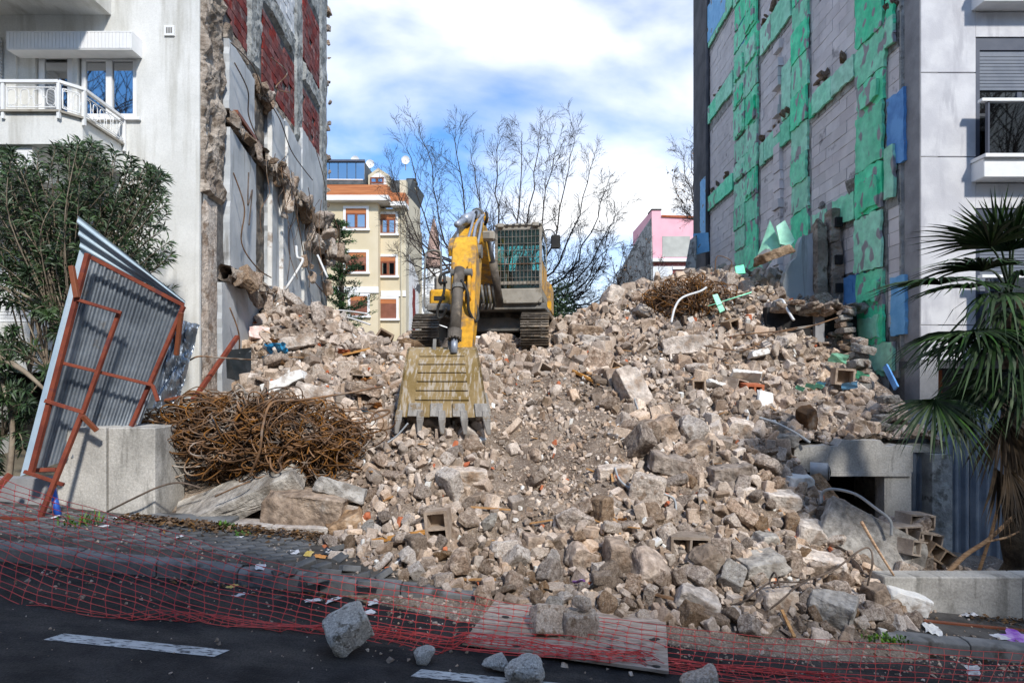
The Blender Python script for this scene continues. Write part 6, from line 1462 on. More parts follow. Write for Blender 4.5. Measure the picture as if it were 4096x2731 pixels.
for w in (-.22, .22): ep(MB().hexa([bpt(1398, 8.75, w - .05), bpt(1398, 8.75, w + .05), bpt(1398, 9.1, w + .05), bpt(1398, 9.1, w - .05), bpt(1355, 8.85, w - .05), bpt(1355, 8.85, w + .05), bpt(1355, 9.0, w + .05), bpt(1355, 9.0, w - .05)]), 'bucket_ear', 'mgrey', bucket)
# ================================================================ bent corrugated hoarding on the left
hd = empty('metal_hoarding', P(200, 1900, 7.1), label='bent corrugated metal hoarding on a red steel frame', cat='hoarding')
TL, TR, BR, BL = P(320, 1005, 7.5), P(738, 1222, 8.1), P(545, 1740, 7.75), P(80, 1905, 7.15)
nrm = (TR - TL).cross(BL - TL).normalized()
if nrm.y > 0: nrm = -nrm
def quad(a, c): return TL.lerp(TR, a).lerp(BL.lerp(BR, a), c) + nrm * (-.10 * math.sin(c * 2.6) * a + .05 * a * a)
NS = 5
for k in range(NS):
    corrugated(lambda a, c: (quad((k + a * 1.01) / NS, c), nrm, 2.05 / NS), 44, 10, .032, .137, 'metal_sheet', 'zinc', hd)
# folded top flange
f0, f1, f2, f3 = P(310, 862, 7.25), P(742, 1205, 7.9), P(738, 1222, 8.08), P(325, 1008, 7.48)
def fl(a, c): return f0.lerp(f1, a).lerp(f3.lerp(f2, a), c)
fn_ = (f1 - f0).cross(f3 - f0).normalized(); fn_ = -fn_ if fn_.y > 0 else fn_
def flg(a, c):
    t = (c * 3) % 1.0; h = min(max((.5 - abs(t - .5)) * 5 - 1.2, 0), 1)
    dent = -.06 * math.exp(-((a - .62) / .12) ** 2) * c
    return fl(a, c) + fn_ * (h * .03 + dent)
MB().grid(flg, 30, 30).build('top_flange', M['zincblue'], hd, fix=False)
e0, e1, e2, e3 = P(318, 1000, 7.45), P(345, 1040, 7.5), P(115, 1890, 7.1), P(80, 1905, 7.12)
MB().prism([e0, e1, e2, e3], [q + Vector((0, .02, 0)) for q in (e0, e1, e2, e3)]).build('edge_flange', M['zincblue'], hd)
def st(a, c, w, nm, m='redsteel'): MB().bar(P(*a), P(*c), w, w, (0, -1, .2)).build(nm, M[m], hd, bevel=.004)
st((352, 1015, 7.32), (125, 1890, 6.98), .055, 'frame_post'); st((735, 1225, 7.85), (525, 1705, 7.55), .048, 'frame_post'); st((475, 1255, 7.42), (330, 1655, 7.2), .045, 'frame_post'); st((328, 1655, 7.15), (155, 2085, 6.8), .05, 'frame_post')
st((365, 1030, 7.35), (735, 1222, 7.9), .05, 'frame_rail'); st((296, 1195, 7.22), (486, 1252, 7.36), .04, 'frame_rail'); st((250, 1452, 7.18), (610, 1540, 7.6), .04, 'frame_rail'); st((610, 1540, 7.6), (632, 1605, 7.55), .04, 'frame_rail')
st((180, 1602, 7.05), (338, 1650, 7.15), .045, 'frame_rail'); st((98, 1885, 6.95), (255, 1938, 6.95), .04, 'frame_rail'); st((130, 1880, 7.1), (225, 1878, 7.15), .05, 'frame_rail')
st((286, 1065, 7.25), (308, 1192, 7.2), .055, 'strut', 'brownframe'); st((328, 1662, 7.1), (388, 1722, 7.2), .05, 'strut', 'brownframe'); st((725, 1250, 7.75), (705, 1420, 7.85), .05, 'strut', 'brownframe')
tag(MB().tube([P(208, 1940, 7.05), P(222, 2010, 7.0), P(236, 2075, 6.95)], .035, 10).build('pipe', M['bluepipe'], smooth=True), 'short blue plastic pipe under the metal hoarding', 'pipe')
tag(MB().bar(P(768, 1605, 8.6), P(950, 1345, 9.6), .06).build('steel_tube', M['redsteel'], bevel=.004), 'red steel tube leaning beside the party wall corner', 'tube')
tag(MB().bar(P(640, 1605, 8.0), P(775, 1575, 8.4), .035).build('steel_tube', M['brownframe'], bevel=.004), 'thin brown bar lying from hoarding to rebar tangle', 'tube')
tag(MB().bar(P(0, 2075, 6.6), P(140, 2085, 6.65), .06).build('steel_tube', M['redsteel'], bevel=.004), 'red steel tube lying on the pavement under the net', 'tube')
tag(MB().bar(P(-10, 1950, 7.0), P(42, 1895, 7.1), .06).build('steel_tube', M['redsteel'], bevel=.004), 'red steel tube end at the picture edge', 'tube')
# crumpled torn sheet
def crum(a, c):
    p = P(690, 1270, 8.3).lerp(P(800, 1300, 8.6), a).lerp(P(610, 1640, 7.9).lerp(P(715, 1610, 8.2), a), c); q = mnoise.noise(Vector((a * 4, c * 5, 2))) * .10 + abs(mnoise.noise(Vector((a * 9, c * 9, 5)))) * .06
    return p + Vector((.3 * q, -q, .2 * q))
tag(MB().grid(crum, 18, 34).build('torn_sheet', M['zinc'], fix=False), 'crumpled silver metal sheet torn off the hoarding', 'metal sheet')
# concrete wall block behind the pavement
cb_ = empty('concrete_block', (-4.9, 7.45, .4), label='pale concrete wall block below the bent hoarding', cat='wall')
XA, XB, XC = (228 - CX) / F * 7.4, (424 - CX) / F * 7.4, (615 - CX) / F * 7.4; zt = CZ - (1708 - VY) / F * 7.4
MB().box(XA, XB - .008, 7.4, 8.1, -.1, zt).build('face', M['blockface'], cb_, bevel=.012); MB().box(XB + .008, XC, 7.42, 8.1, -.1, zt - .01).build('face', M['blockface'], cb_, bevel=.012); MB().box(XB - .02, XB + .02, 7.46, 8.0, -.1, zt - .02).build('joint', M['mgrey'], cb_)
tag(MB().box(-8.5, XA - .15, 7.5, 7.7, -.1, 1.0).build('garden_wall', M['modgrey']), 'low dark grey garden wall at the left edge', 'wall')
# low plinth along the pavement
for (x0, x1, lb) in ((-4.5, -3.42, 'weathered plinth kerb below the grey slab'), (-3.40, -2.9, 'short pale plinth piece with a crack'), (-2.89, -2.15, 'pale plinth end beside the first rubble')):
    z1 = .50 if x0 < -3.41 else .47
    tag(MB().hexa([(x0, 7.18, .0), (x1, 7.18, .0), (x1, 7.5, .0), (x0, 7.5, .0), (x0, 7.18, z1 + .04 - G * (x0 + 3.4) * .4), (x1, 7.18, z1 + .04 - G * (x1 + 3.4) * .4), (x1, 7.5, z1 + .04 - G * (x1 + 3.4) * .4), (x0, 7.5, z1 + .04 - G * (x0 + 3.4) * .4)]).build('plinth', M['chunkpale' if x0 > -3.41 else 'kerb'], bevel=.012), lb, 'plinth')

# ================================================================ rebar
def tangle(center, rad, n, rr, seed, label, seglen=.055, segs=(26, 60), flat=1.0, m='rust', curl=.32):
    r = random.Random(seed); b = MB(); c = Vector(center)
    for k in range(n):
        while True:
            q = Vector((r.uniform(-1, 1), r.uniform(-1, 1), r.uniform(-1, 1)))
            if q.length < 1: break
        p = Vector((c.x + q.x * rad[0], c.y + q.y * rad[1], c.z + q.z * rad[2]))
        d = Vector((r.choice((-1, 1)) * r.uniform(.5, 1), r.gauss(0, .35), r.gauss(0, .3))).normalized(); w = Vector((r.gauss(0, curl), r.gauss(0, curl), r.gauss(0, curl))) * (1 if r.random() < .6 else .45)
        pts = [p.copy()]; kk = r.choice((.45, .9, 1.0, 1.1))
        for s in range(r.randint(*segs)):
            d = (d + d.cross(w) * kk + Vector((r.gauss(0, .05), r.gauss(0, .05), r.gauss(0, .05)))).normalized()
            w = w * .97 + Vector((r.gauss(0, .09), r.gauss(0, .09), r.gauss(0, .09))) * curl * 1.5
            e = Vector(((p.x - c.x) / rad[0], (p.y - c.y) / rad[1], (p.z - c.z) / rad[2]))
            if e.length > .92: d = (d - Vector((e.x * rad[0], e.y * rad[1], e.z * rad[2])).normalized() * .35 * (e.length - .75) * 3).normalized()
            p = p + d * seglen; pts.append(p.copy())
        b.tube(pts, r.choice(rr), 5, cap=False)
    return tag(b.build('rebar_tangle', M[m], smooth=True, fix=False), label, None, None, 'stuff')
tangle(P(1005, 1740, 8.25), (1.72, .48, .50), 380, (.007, .008, .009, .011), 3, 'large tangled bundle of rusty bent reinforcing rods', segs=(30, 75))
tangle(P(1180, 1800, 8.0), (1.0, .35, .36), 150, (.006, .008, .010), 4, 'lower loops of the large rusty rod bundle', segs=(20, 50))
tangle(P(1010, 1760, 8.2), (2.0, .5, .46), 46, (.008, .009), 8, 'long stiff rods running through the large rusty bundle', segs=(40, 70), curl=.10)
tangle(P(2760, 1215, 12.9), (1.15, .5, .50), 190, (.008, .010, .012), 5, 'tangle of thin rusty rods on the crest of the heap', segs=(20, 50))
# loose single rods
def rod(pts, r, label, m='rust', name='bent_rod', cat='rod'): return tag(MB().tube(wirepts([P(*p) for p in pts], 8), r, 6).build(name, M[m], smooth=True), label, cat)
rod([(760, 1440, 8.6), (800, 1425, 8.6), (900, 1432, 8.8), (1030, 1440, 9.2)], .012, 'rod sticking out level past the red steel tube')
rod([(430, 2045, 7.3), (540, 1990, 7.2), (640, 1945, 7.25), (720, 1930, 7.4), (800, 1950, 7.5)], .012, 'grey rod sagging in front of the concrete block', 'wire')
rod([(1000, 1900, 7.6), (1040, 1800, 7.5), (1052, 1700, 7.5), (1090, 1610, 7.7), (1200, 1600, 7.9), (1400, 1570, 8.3), (1530, 1545, 8.6)], .016, 'thickest rod arching over the rebar tangle to the bucket')
rod([(1330, 1660, 8.0), (1440, 1690, 7.9), (1540, 1660, 7.9), (1555, 1640, 7.9), (1500, 1650, 7.9), (1480, 1690, 7.8)], .013, 'hooked rod curling out at the end of the tangle')
rod([(1080, 1830, 7.6), (1085, 1870, 7.5), (1110, 1890, 7.5), (1125, 1870, 7.5), (1110, 1840, 7.6)], .013, 'small rod hook hanging over the grey slab')
rod([(860, 1985, 7.3), (960, 1940, 7.3), (1000, 1925, 7.4)], .010, 'thin straight rod in front of the grey slab')
rod([(1550, 1770, 7.9), (1590, 1740, 7.9), (1632, 1692, 7.9)], .012, 'straight grey stick lying below the bucket corner', 'greyrod')
rod([(2465, 1490, 10.2), (2520, 1540, 9.8), (2540, 1600, 9.5), (2560, 1660, 9.2)], .012, 'bent rod across the tall column block', 'greyrod')
rod([(2985, 1640, 9.2), (2995, 1650, 9.2), (2985, 1700, 9.0)], .018, 'short grey conduit hook standing up on the bulge', 'greyrod')
rod([(3020, 1665, 9.1), (3100, 1690, 8.95), (3180, 1730, 8.85), (3240, 1770, 8.75)], .020, 'long grey conduit sloping to the terrace beam', 'greyrod')
rod([(2460, 1870, 7.7), (2480, 1920, 7.5), (2530, 1955, 7.4), (2600, 1960, 7.4), (2690, 1990, 7.3), (2705, 2040, 7.2)], .014, 'winding grey cable in the middle of the heap', 'greyrod')
rod([(3285, 2010, 7.5), (3290, 1970, 7.5), (3330, 1955, 7.4), (3420, 1975, 7.3), (3500, 2030, 7.2), (3560, 2080, 7.1), (3565, 2140, 7.1)], .018, 'grey conduit arching before the garage opening', 'greyrod')
rod([(2685, 1290, 11.2), (2700, 1230, 11.3), (2730, 1190, 11.5), (2800, 1165, 12), (2825, 1150, 12.2)], .022, 'white-grey cable looping over the crest tangle', 'pipewhite')
rod([(3105, 1205, 12), (3130, 1200, 11.8), (3150, 1240, 11.6), (3175, 1280, 11.4)], .025, 'white plastic pipe piece drooping by the torn ledge', 'pipewhite')
rod([(2860, 1080, 14), (2870, 1025, 14), (2925, 1045, 13.8), (2915, 1090, 13.6), (2895, 1110, 13.4)], .012, 'rod loop standing up against the block wall')
rod([(2900, 1350, 11), (3000, 1335, 11), (3200, 1315, 11.2), (3350, 1270, 11.4)], .014, 'long rusty rod stretched under the torn ledge')
rod([(2800, 1380, 11), (2980, 1400, 10.8), (3100, 1330, 11), (3260, 1300, 11.2)], .012, 'second rusty rod sagging from crest to ledge')
rod([(2870, 2530, 6.1), (3000, 2480, 6.0), (3100, 2420, 5.9), (3180, 2350, 6.0), (3230, 2320, 6.1), (3240, 2300, 6.1)], .010, 'long springy rod over the tan stained block', 'wire')
rod([(2880, 2430, 6.0), (2980, 2400, 5.95), (3080, 2330, 6.0), (3200, 2325, 6.1), (3330, 2280, 6.2), (3440, 2200, 6.4), (3480, 2195, 6.4), (3490, 2250, 6.3), (3470, 2340, 6.3)], .010, 'longest springy rod looping along the heap foot', 'wire')
rod([(3120, 2350, 5.9), (3105, 2300, 5.95), (3095, 2290, 6.0), (3080, 2320, 6.0), (3090, 2350, 5.9), (3110, 2330, 5.9)], .010, 'small coil of wire on the tan stained block', 'wire')
rod([(2300, 2300, 6.2), (2330, 2330, 6.1), (2400, 2300, 6.2), (2500, 2310, 6.1), (2600, 2350, 6.0), (2640, 2370, 6.0), (2660, 2310, 6.1)], .009, 'thin wire winding along the heap foot', 'wire')
tag(MB().bar(P(2600, 2370, 5.95), P(2695, 2395, 5.9), .04, .02).build('steel_strip', M['rust']), 'flat rusty strip before the large pointed block', 'strip')
# branches by the low wall
def limb(pts, rs, label): return tag(MB().tube(wirepts([P(*p) for p in pts], 4), [fr(rs[0], rs[1], k / (4 * (len(pts) - 1))) for k in range(4 * (len(pts) - 1) + 1)], 6).build('branch', M['wood'], smooth=True), label, 'branch')
limb([(3780, 2300, 6.9), (3860, 2220, 6.9), (3950, 2160, 6.85), (4060, 2060, 6.8)], (.03, .018), 'broken brown branch leaning against the corrugated fence')
limb([(3940, 2165, 6.85), (4020, 2150, 6.8), (4075, 2125, 6.8)], (.016, .008), 'side twig of the broken branch')
limb([(3445, 2085, 6.75), (3500, 2180, 6.72), (3575, 2300, 6.7)], (.018, .012), 'orange-brown stick leaning over the low wall')
limb([(3910, 2300, 7.2), (3960, 2150, 7.2), (3990, 2040, 7.2)], (.02, .018), 'dark straight pole leaning on the fence')

# ================================================================ red barrier net
ne = empty('barrier_net', (0, 5.0, 0), label='red plastic barrier net slumped along the road edge', cat='net')
tu = [-500, 0, 330, 620, 900, 1150, 1400, 1700, 2000, 2300, 2550, 2900, 3300, 3700, 4096, 4600]; tv = [1740, 1915, 2020, 2110, 2200, 2262, 2305, 2352, 2400, 2450, 2492, 2530, 2560, 2585, 2612, 2640]
td = [5.55, 5.55, 5.5, 5.45, 5.4, 5.4, 5.35, 5.35, 5.35, 5.4, 5.35, 5.3, 5.25, 5.25, 5.25, 5.25]
NX, NY = 96, 18; cell = .060
pts = []
for i in range(NX + 1):
    u = fr(-450, 4560, i / NX); v = np.interp(u, tu, tv); d = np.interp(u, tu, td); top = P(u, v, d); k = (u - CX) / F
    yb = 4.90 + .05 * math.sin(i * .21) + .03 * math.sin(i * .53 + 1); bot = Vector((k * yb, yb, zr(k * yb) + .012))
    if 1880 < u < 2680:      # drapes over the board and stones
        bot.z += .05
    L1 = (bot - top).length; col = []
    for j in range(NY + 1):
        s = j * cell
        if s <= L1: q = top.lerp(bot, s / L1); q.z -= .05 * math.sin(math.pi * s / L1) * (1 - L1)
        else:
            e = s - L1; ph = e * 9 + i * .13; q = bot + Vector((.03 * math.sin(ph), .10 * math.sin(e * 7.5 + .4 * math.sin(i * .3)), .018 + .016 * math.sin(ph * 1.7) + .03 * abs(math.sin(e * 6)) ))
        q.x += .012 * math.sin(i * 1.7 + j * .9) ; q.z += .006 * math.sin(i * .9 + j * 2.1); q.y += .02 * math.sin(i * .35 + j * .4)
        q.x += .16 * j / NY * -1
        col.append(q)
    pts.append(col)
b = MB()
for j in range(NY + 1): b.tube([pts[i][j] for i in range(NX + 1)], .0034, 3, cap=False)
b.build('long_strands', M['net'], ne, fix=False)
b = MB()
for i in range(NX + 1): b.tube(pts[i], .0024, 3, cap=False)
b.build('cross_strands', M['net'], ne, fix=False)
b = MB()
for i in range(1, NX):
    for j in range(1, NY):
        c = pts[i][j]; t = (pts[i + 1][j] - pts[i - 1][j]).normalized() * .024; w = (pts[i][j + 1] - pts[i][j - 1]); w = w.normalized() * .0085 if w.length > 1e-6 else Vector((0, 0, .008)); nn = t.cross(w).normalized() * .0035
        b.add([c - t + nn, c - w + nn, c + t + nn, c + w + nn], [(0, 1, 2, 3)])
tag(b.build('strand_nodes', M['net'], ne, fix=False), kind='stuff')
# ================================================================ oleander bush
ol = empty('oleander_bush', P(330, 1500, 9.0), label='tall dark green oleander bush beside the white facade', cat='bush')
r_ = random.Random(9); stems = MB(); LV = []; LF = 0
def lleaf(p, d, Ln, w):
    d = d.normalized(); s = d.cross(Vector((r_.gauss(0, 1), r_.gauss(0, 1), r_.gauss(0, 1)))).normalized() * w
    m_ = p + d * Ln * .5 + Vector((0, 0, .06 * Ln)); e = p + d * Ln - Vector((0, 0, .12 * Ln))
    LV.append((p, m_ + s, e, m_ - s))
roots = [P(230, 1300, 9.1), P(190, 1480, 9.0), P(120, 1500, 9.2), P(60, 1650, 8.7), P(300, 1420, 8.9), P(10, 1750, 8.4)]
tops = []
for k in range(240):
    u = r_.uniform(-120, 690); 
    lim = np.interp(u, [-120, 0, 150, 330, 450, 560, 660, 700], [560, 600, 600, 560, 590, 650, 700, 880]); lowl = np.interp(u, [-120, 330, 560, 700], [1500, 1350, 1250, 1190])
    v = lim + (lowl - lim) * r_.random() ** 1.5; tops.append((u, v, r_.uniform(8.3, 9.6)))
for k in range(26): tops.append((r_.uniform(-100, 190), r_.uniform(1350, 1950), r_.uniform(8.0, 8.6)))
for (u, v, d) in tops:
    tp = P(u, v, d); rt = min(roots, key=lambda q: (q - tp).length * (1 + .5 * r_.random()) + (5 if q.z > tp.z - .15 else 0))
    mid_ = rt.lerp(tp, .55) + Vector((r_.gauss(0, .12), r_.gauss(0, .12), .15)); pp = wirepts([rt, mid_, tp], 6)
    stems.tube(pp, [fr(.014, .004, i / (len(pp) - 1)) for i in range(len(pp))], 4, cap=False)
    n = len(pp); nl = r_.randint(60, 100)
    for i in range(nl):
        t = 1 - (r_.random() ** 1.35) * .72; f = t * (n - 1); a = int(min(f, n - 2)); p = pp[a].lerp(pp[a + 1], f - a); ax = (pp[min(a + 1, n - 1)] - pp[max(a - 1, 0)]).normalized(); ph = r_.uniform(0, 6.28); o_ = ax.orthogonal(); o_.rotate(Matrix.Rotation(ph, 3, ax))
        lleaf(p, ax * r_.uniform(.25, 1.0) + o_ * r_.uniform(.5, 1.0) + Vector((r_.gauss(0, .15), r_.gauss(0, .15), r_.gauss(0, .15))), r_.uniform(.10, .19), r_.uniform(.009, .015))
trunks = [([(330, 1800, 8.9), (230, 1300, 9.0), (190, 1150, 9.0), (175, 950, 9.1)], .05), ([(300, 1700, 8.9), (200, 1280, 8.9), (130, 1200, 8.8), (20, 1150, 8.7)], .04), ([(240, 1330, 9), (260, 1100, 9.1), (330, 950, 9.2)], .035), ([(-20, 1420, 8.2), (90, 1480, 8.1), (180, 1560, 8.1)], .05), ([(30, 1960, 8.0), (50, 1700, 8.2), (0, 1500, 8.4)], .045), ([(240, 1330, 9), (300, 1200, 8.9), (420, 1050, 9), (560, 950, 9)], .03)]
for q, w in trunks: pp = wirepts([P(*a) for a in q], 6); stems.tube(pp, [fr(w, w * .4, i / (len(pp) - 1)) for i in range(len(pp))], 6, cap=False)
stems.build('stems', M['stem'], ol, smooth=True, fix=False)
V_ = np.array([[tuple(p) for p in q] for q in LV]).reshape(-1, 3); o = mobj('foliage', mesh_np('foliage', V_, np.arange(len(V_)).reshape(-1, 4), M['leaf']), ol); o.location = -wloc(ol)
# ================================================================ fan palm
pa = empty('fan_palm', P(4030, 2320, 7.6), label='fan palm with green fronds and brown dead skirt', cat='palm')
r_ = random.Random(4)
tp = P(4040, 1180, 7.0); bt = P(4060, 2330, 7.3)
pp = wirepts([bt, bt.lerp(tp, .5) + Vector((.05, 0, 0)), tp], 10); MB().tube(pp, [.14 + .03 * math.sin(i * 2.1) for i in range(len(pp))], 12).build('trunk', M['palmtrunk'], pa, fix=False)
def frond(hub, dirv, Rf, droop, m, nseg=24, arc=2.6, nm='frond', stem=True, src=None):
    b = MB(); hub = Vector(hub); dirv = Vector(dirv).normalized()
    if stem: b.tube(wirepts([src or tp, (src or tp).lerp(hub, .55) + Vector((0, 0, .10)), hub], 5), [.016] * 5 + [.012] * 5 + [.010], 5, cap=False)
    sd = dirv.cross(Vector((0, 0, 1))); sd = sd.normalized() if sd.length > .05 else Vector((1, 0, 0)); up = sd.cross(dirv).normalized()
    for k in range(nseg):
        a = -arc / 2 + arc * k / (nseg - 1) + r_.gauss(0, .03); d0 = dirv * math.cos(a) + sd * math.sin(a); L_ = Rf * (1 - .22 * (abs(a) / (arc / 2)) ** 2) * r_.uniform(.88, 1.08); w0 = .020 * Rf / .8
        wdir = (sd * math.cos(a) - dirv * math.sin(a)); fold = up * (.012 if k % 2 else -.012)
        n = 5; L0 = []; L1 = []
        for i in range(n + 1):
            t = i / n; p = hub + d0 * L_ * t + up * (.10 * math.sin(math.pi * t) * Rf) * .5 - Vector((0, 0, 1)) * droop * (t ** 2.2) * L_ * r_.uniform(.85, 1.15)
            w = w0 * (.35 + 1.1 * t if t < .5 else 1.8 * (1 - t) + .02); L0.append(p - wdir * w + fold * (1 - t)); L1.append(p + wdir * w - fold * (1 - t))
        o0 = len(b.v); b.v += [tuple(q) for q in L0 + L1]
        for i in range(n): b.f.append((o0 + i, o0 + i + 1, o0 + n + 2 + i, o0 + n + 1 + i))
    return b.build(nm, M[m], pa, fix=False)
fr_list = [((3960, 985, 6.7), (-1.0, -.3, .42), .88, .10), ((3990, 960, 6.9), (-.15, -.2, 1), .62, .05), ((4060, 950, 6.9), (.25, -.3, .9), .7, .05), ((3760, 1135, 6.5), (-1, -.2, .02), .78, .16), ((3880, 1150, 6.4), (-.75, -.5, .0), .72, .22),
           ((3900, 1330, 6.2), (-.95, -.5, -.15), .75, .2), ((4060, 1340, 6.1), (-.3, -.9, -.45), .85, .45), ((3740, 1600, 6.35), (-.35, -.6, -.7), .66, .22), ((3790, 1630, 6.5), (.2, -.5, -.7), .62, .4), ((4000, 1180, 6.2), (.05, -1, -.1), .8, .5),
           ((3850, 1380, 6.7), (-.9, .1, -.2), .7, .35), ((4090, 1100, 6.3), (.5, -.8, .2), .8, .4), ((4110, 1560, 6.3), (.1, -.7, -.7), .7, .3), ((3960, 1480, 6.6), (-.5, -.4, -.6), .65, .3)]
fr_list += [((3930, 1080, 6.5), (-.9, -.4, .2), .8, .22), ((4060, 1240, 6.3), (.3, -.9, -.3), .8, .45), ((3800, 1330, 6.6), (-.9, -.3, -.35), .72, .35), ((4040, 1000, 6.8), (-.5, -.4, .75), .75, .1), ((3980, 1320, 6.2), (-.5, -.7, -.4), .85, .4), ((4080, 1480, 6.2), (-.2, -.8, -.6), .8, .35), ((3890, 1560, 6.5), (-.5, -.4, -.7), .6, .25)]
for h_, d_, Rf, dr_ in fr_list: frond(P(*h_), d_, Rf, dr_, 'palmleaf', 30, 3.0)
for k in range(6):
    u = r_.uniform(3950, 4110); v = r_.uniform(1640, 1900); frond(P(u, v, r_.uniform(6.6, 7.2)), (r_.gauss(-.1, .25), -.35, -1), r_.uniform(.5, .8), .15, 'palmdead', 16, 1.3, 'dead_frond', True, P(4045, 1450, 7.0))
# ================================================================ litter and small things
def scrap(p, s, m, label, name='paper_scrap', cat='litter', rot=None, n=5, amp=.25, group=None):
    sd = Vector((rng.uniform(0, 50), rng.uniform(0, 50), 0)); b = MB()
    b.grid(lambda a, c: Vector(((a - .5) * s * 2, (c - .5) * s * 1.3, amp * s * (mnoise.noise(Vector((a * 3, c * 3, 0)) + sd) + .4 * mnoise.noise(Vector((a * 8, c * 8, 0)) + sd)) + amp * s * .5)) + Vector((.3 * s * mnoise.noise(Vector((c * 4, 1, 0)) + sd), .3 * s * mnoise.noise(Vector((a * 4, 2, 0)) + sd), 0)), n, n)
    o = b.build(name, M[m], fix=False); o.location = p; o.rotation_euler = rot or (rng.uniform(-.2, .2), rng.uniform(-.2, .2), rng.uniform(0, 6.3)); return tag(o, label, cat, group)
def gp(u, v, dz=.0): d = (CZ - .15 - dz) / ((v - VY) / F - G * (u - CX) / F); return P(u, v, d)
for (u, v, s, m, lb) in ((215, 2070, .07, 'paper', 'crumpled white bag by the blue pipe'), (490, 2070, .10, 'paper', 'long crumpled white bag at the block foot'), (540, 2072, .07, 'paper', 'white tissue next to the long crumpled bag'), (415, 2105, .05, 'paper', 'clear plastic scrap among the leaves'), (718, 2147, .05, 'paper', 'white napkin below the grey slab'), (960, 2148, .035, 'paper', 'small white paper near the weeds'), (1010, 2105, .03, 'weed', 'green leaf scrap by the plinth'),
    (1180, 2210, .07, 'paper', 'printed paper beside the loose pavers'), (1235, 2215, .06, 'yellowlitter', 'yellow printed scrap beside the loose pavers'), (1280, 2225, .07, 'orangewood', 'tan cardboard scrap beside the loose pavers'), (1040, 2268, .07, 'paper', 'white sheet on the pavement edge'), (990, 2255, .05, 'bagblack', 'black rag on the pavement edge'), (930, 2345, .05, 'yellowlitter', 'yellow wrapper in the gutter'), (960, 2380, .06, 'paper', 'pinkish tissue in the gutter'), (1110, 2385, .05, 'bagblack', 'striped dark scrap in the gutter')):
    scrap(gp(u, v), s, m, lb)
for (u, v, s, m, lb) in ((1250, 2405, .07, 'paper', 'torn white paper strip near the kerb end'), (1330, 2405, .08, 'paper', 'longer torn white paper strip near the kerb end'), (1490, 2412, .08, 'paper', 'white paper plate on the muddy road edge'), (1415, 2433, .05, 'paper', 'small white paper on the muddy road edge'), (1470, 2455, .07, 'paper', 'flattened white paper behind the big road stone'), (1660, 2390, .06, 'purple', 'purple wrapper on the gravel')):
    scrap(on_road(u, v, .01), s, m, lb, amp=.12)
for (u, v, s, m, lb) in ((2315, 2362, .06, 'purple', 'shiny purple and blue wrapper at the heap foot'), (2380, 2385, .07, 'bagblack', 'black plastic bag next to the purple wrapper'), (2190, 2400, .05, 'bagblack', 'black plastic scrap above the wooden board'), (2095, 2160, .09, 'bagblack', 'torn black bag caught between stones'), (1830, 2260, .06, 'bagblack', 'dark rag under the heap foot stones'), (2740, 2290, .06, 'bagblack', 'black plastic knot beside the tilted brown block'), (2720, 2230, .04, 'bagblack', 'dark scrap near the two-cell hollow block'),
    (1110, 1420, .22, 'sheetblue', 'bright blue printed sheet lying on the heap'), (1075, 1450, .12, 'sheetblue', 'small blue strip beside the printed sheet'), (1090, 1420, .16, 'paper', 'grey-white torn sheet next to the blue one'), (1120, 1395, .2, 'orangewood', 'orange-brown curled panel above the blue sheet'), (1100, 1475, .17, 'wood', 'pale yellowish torn board below the blue sheet'), (1490, 1650, .14, 'orangewood', 'orange cloth scrap beside the rod hook'), (1450, 1665, .08, 'sheetblue', 'dark blue scrap beside the orange cloth'), (1470, 1545, .1, 'orangewood', 'orange splintered panel above the bucket corner'), (1380, 1430, .13, 'terracotta', 'brown curved tile near the bleached plank'),
    (2555, 2020, .05, 'paper', 'white paper shred mid slope'), (2330, 1590, .06, 'plaster', 'bright white plaster chip on the ramp'), (2450, 1770, .08, 'paper', 'white torn wrapper at the ramp edge'), (2040, 1720, .05, 'paper', 'white chip below the bucket'), (2900, 1790, .10, 'plaster', 'square white tile piece under the bulge'), (2490, 2110, .05, 'orangewood', 'orange dry leaf scrap mid slope')):
    scrap(hit(u, v) + Vector((0, 0, .09)), s, m, lb, rot=(R(-35) + rng.uniform(-.2, .2), rng.uniform(-.3, .3), rng.uniform(-.5, .5)))
for (u, v, s, m, lb) in ((3355, 1450, .15, 'greenclean', 'bright green foam shard at the terrace back'), (3240, 1560, .08, 'greenclean', 'small green foam bits among terrace rubble'), (3275, 1560, .07, 'greenclean', 'narrow green foam strip among terrace rubble'), (3285, 1552, .07, 'ltblue', 'light blue foam bit among terrace rubble'), (3200, 1568, .07, 'greenclean', 'pale green foam crumb at the terrace edge'), (3445, 1520, .12, 'greenclean', 'green foam shard near the grey crumbling block'), (3400, 1560, .12, 'ltblue', 'light blue foam strip on dark rubble')):
    d = 9.8 if v > 1540 else 10.5; scrap(P(u, v - 15, d), s, m, lb, 'foam_scrap', 'foam', (R(-50), rng.uniform(-.4, .4), rng.uniform(-.4, .4)), 3, .2)
boxpiece(0, 0, (.13, .11, .20), (20, -30, 20), 'rust', 'rust-brown brick standing in the terrace soil', 80, 'brick', pt=P(3228, 1685, 9.3) + Vector((0, 0, .05)))
sheetobj([P(905, 1400, 10.5), P(1005, 1390, 11.0), P(1005, 1480, 10.8), P(950, 1520, 10.4), P(910, 1510, 10.4)], .02, 'blackslab', 'scratched black marble sheet at the foot of the party wall', 'marble_sheet', 'stone sheet')
sheetobj([P(2830, 1225, 12.2), P(2835, 1222, 12.2), P(3008, 1165, 12.2), P(3004, 1172, 12.2)], .02, 'greenclean', 'long thin green foam strip above the crest tangle')
sheetobj([P(2850, 1180, 12.4), P(2870, 1175, 12.4), P(2900, 1240, 12.2), P(2880, 1250, 12.2)], .03, 'greenclean', 'pale green foam piece inside the crest tangle')
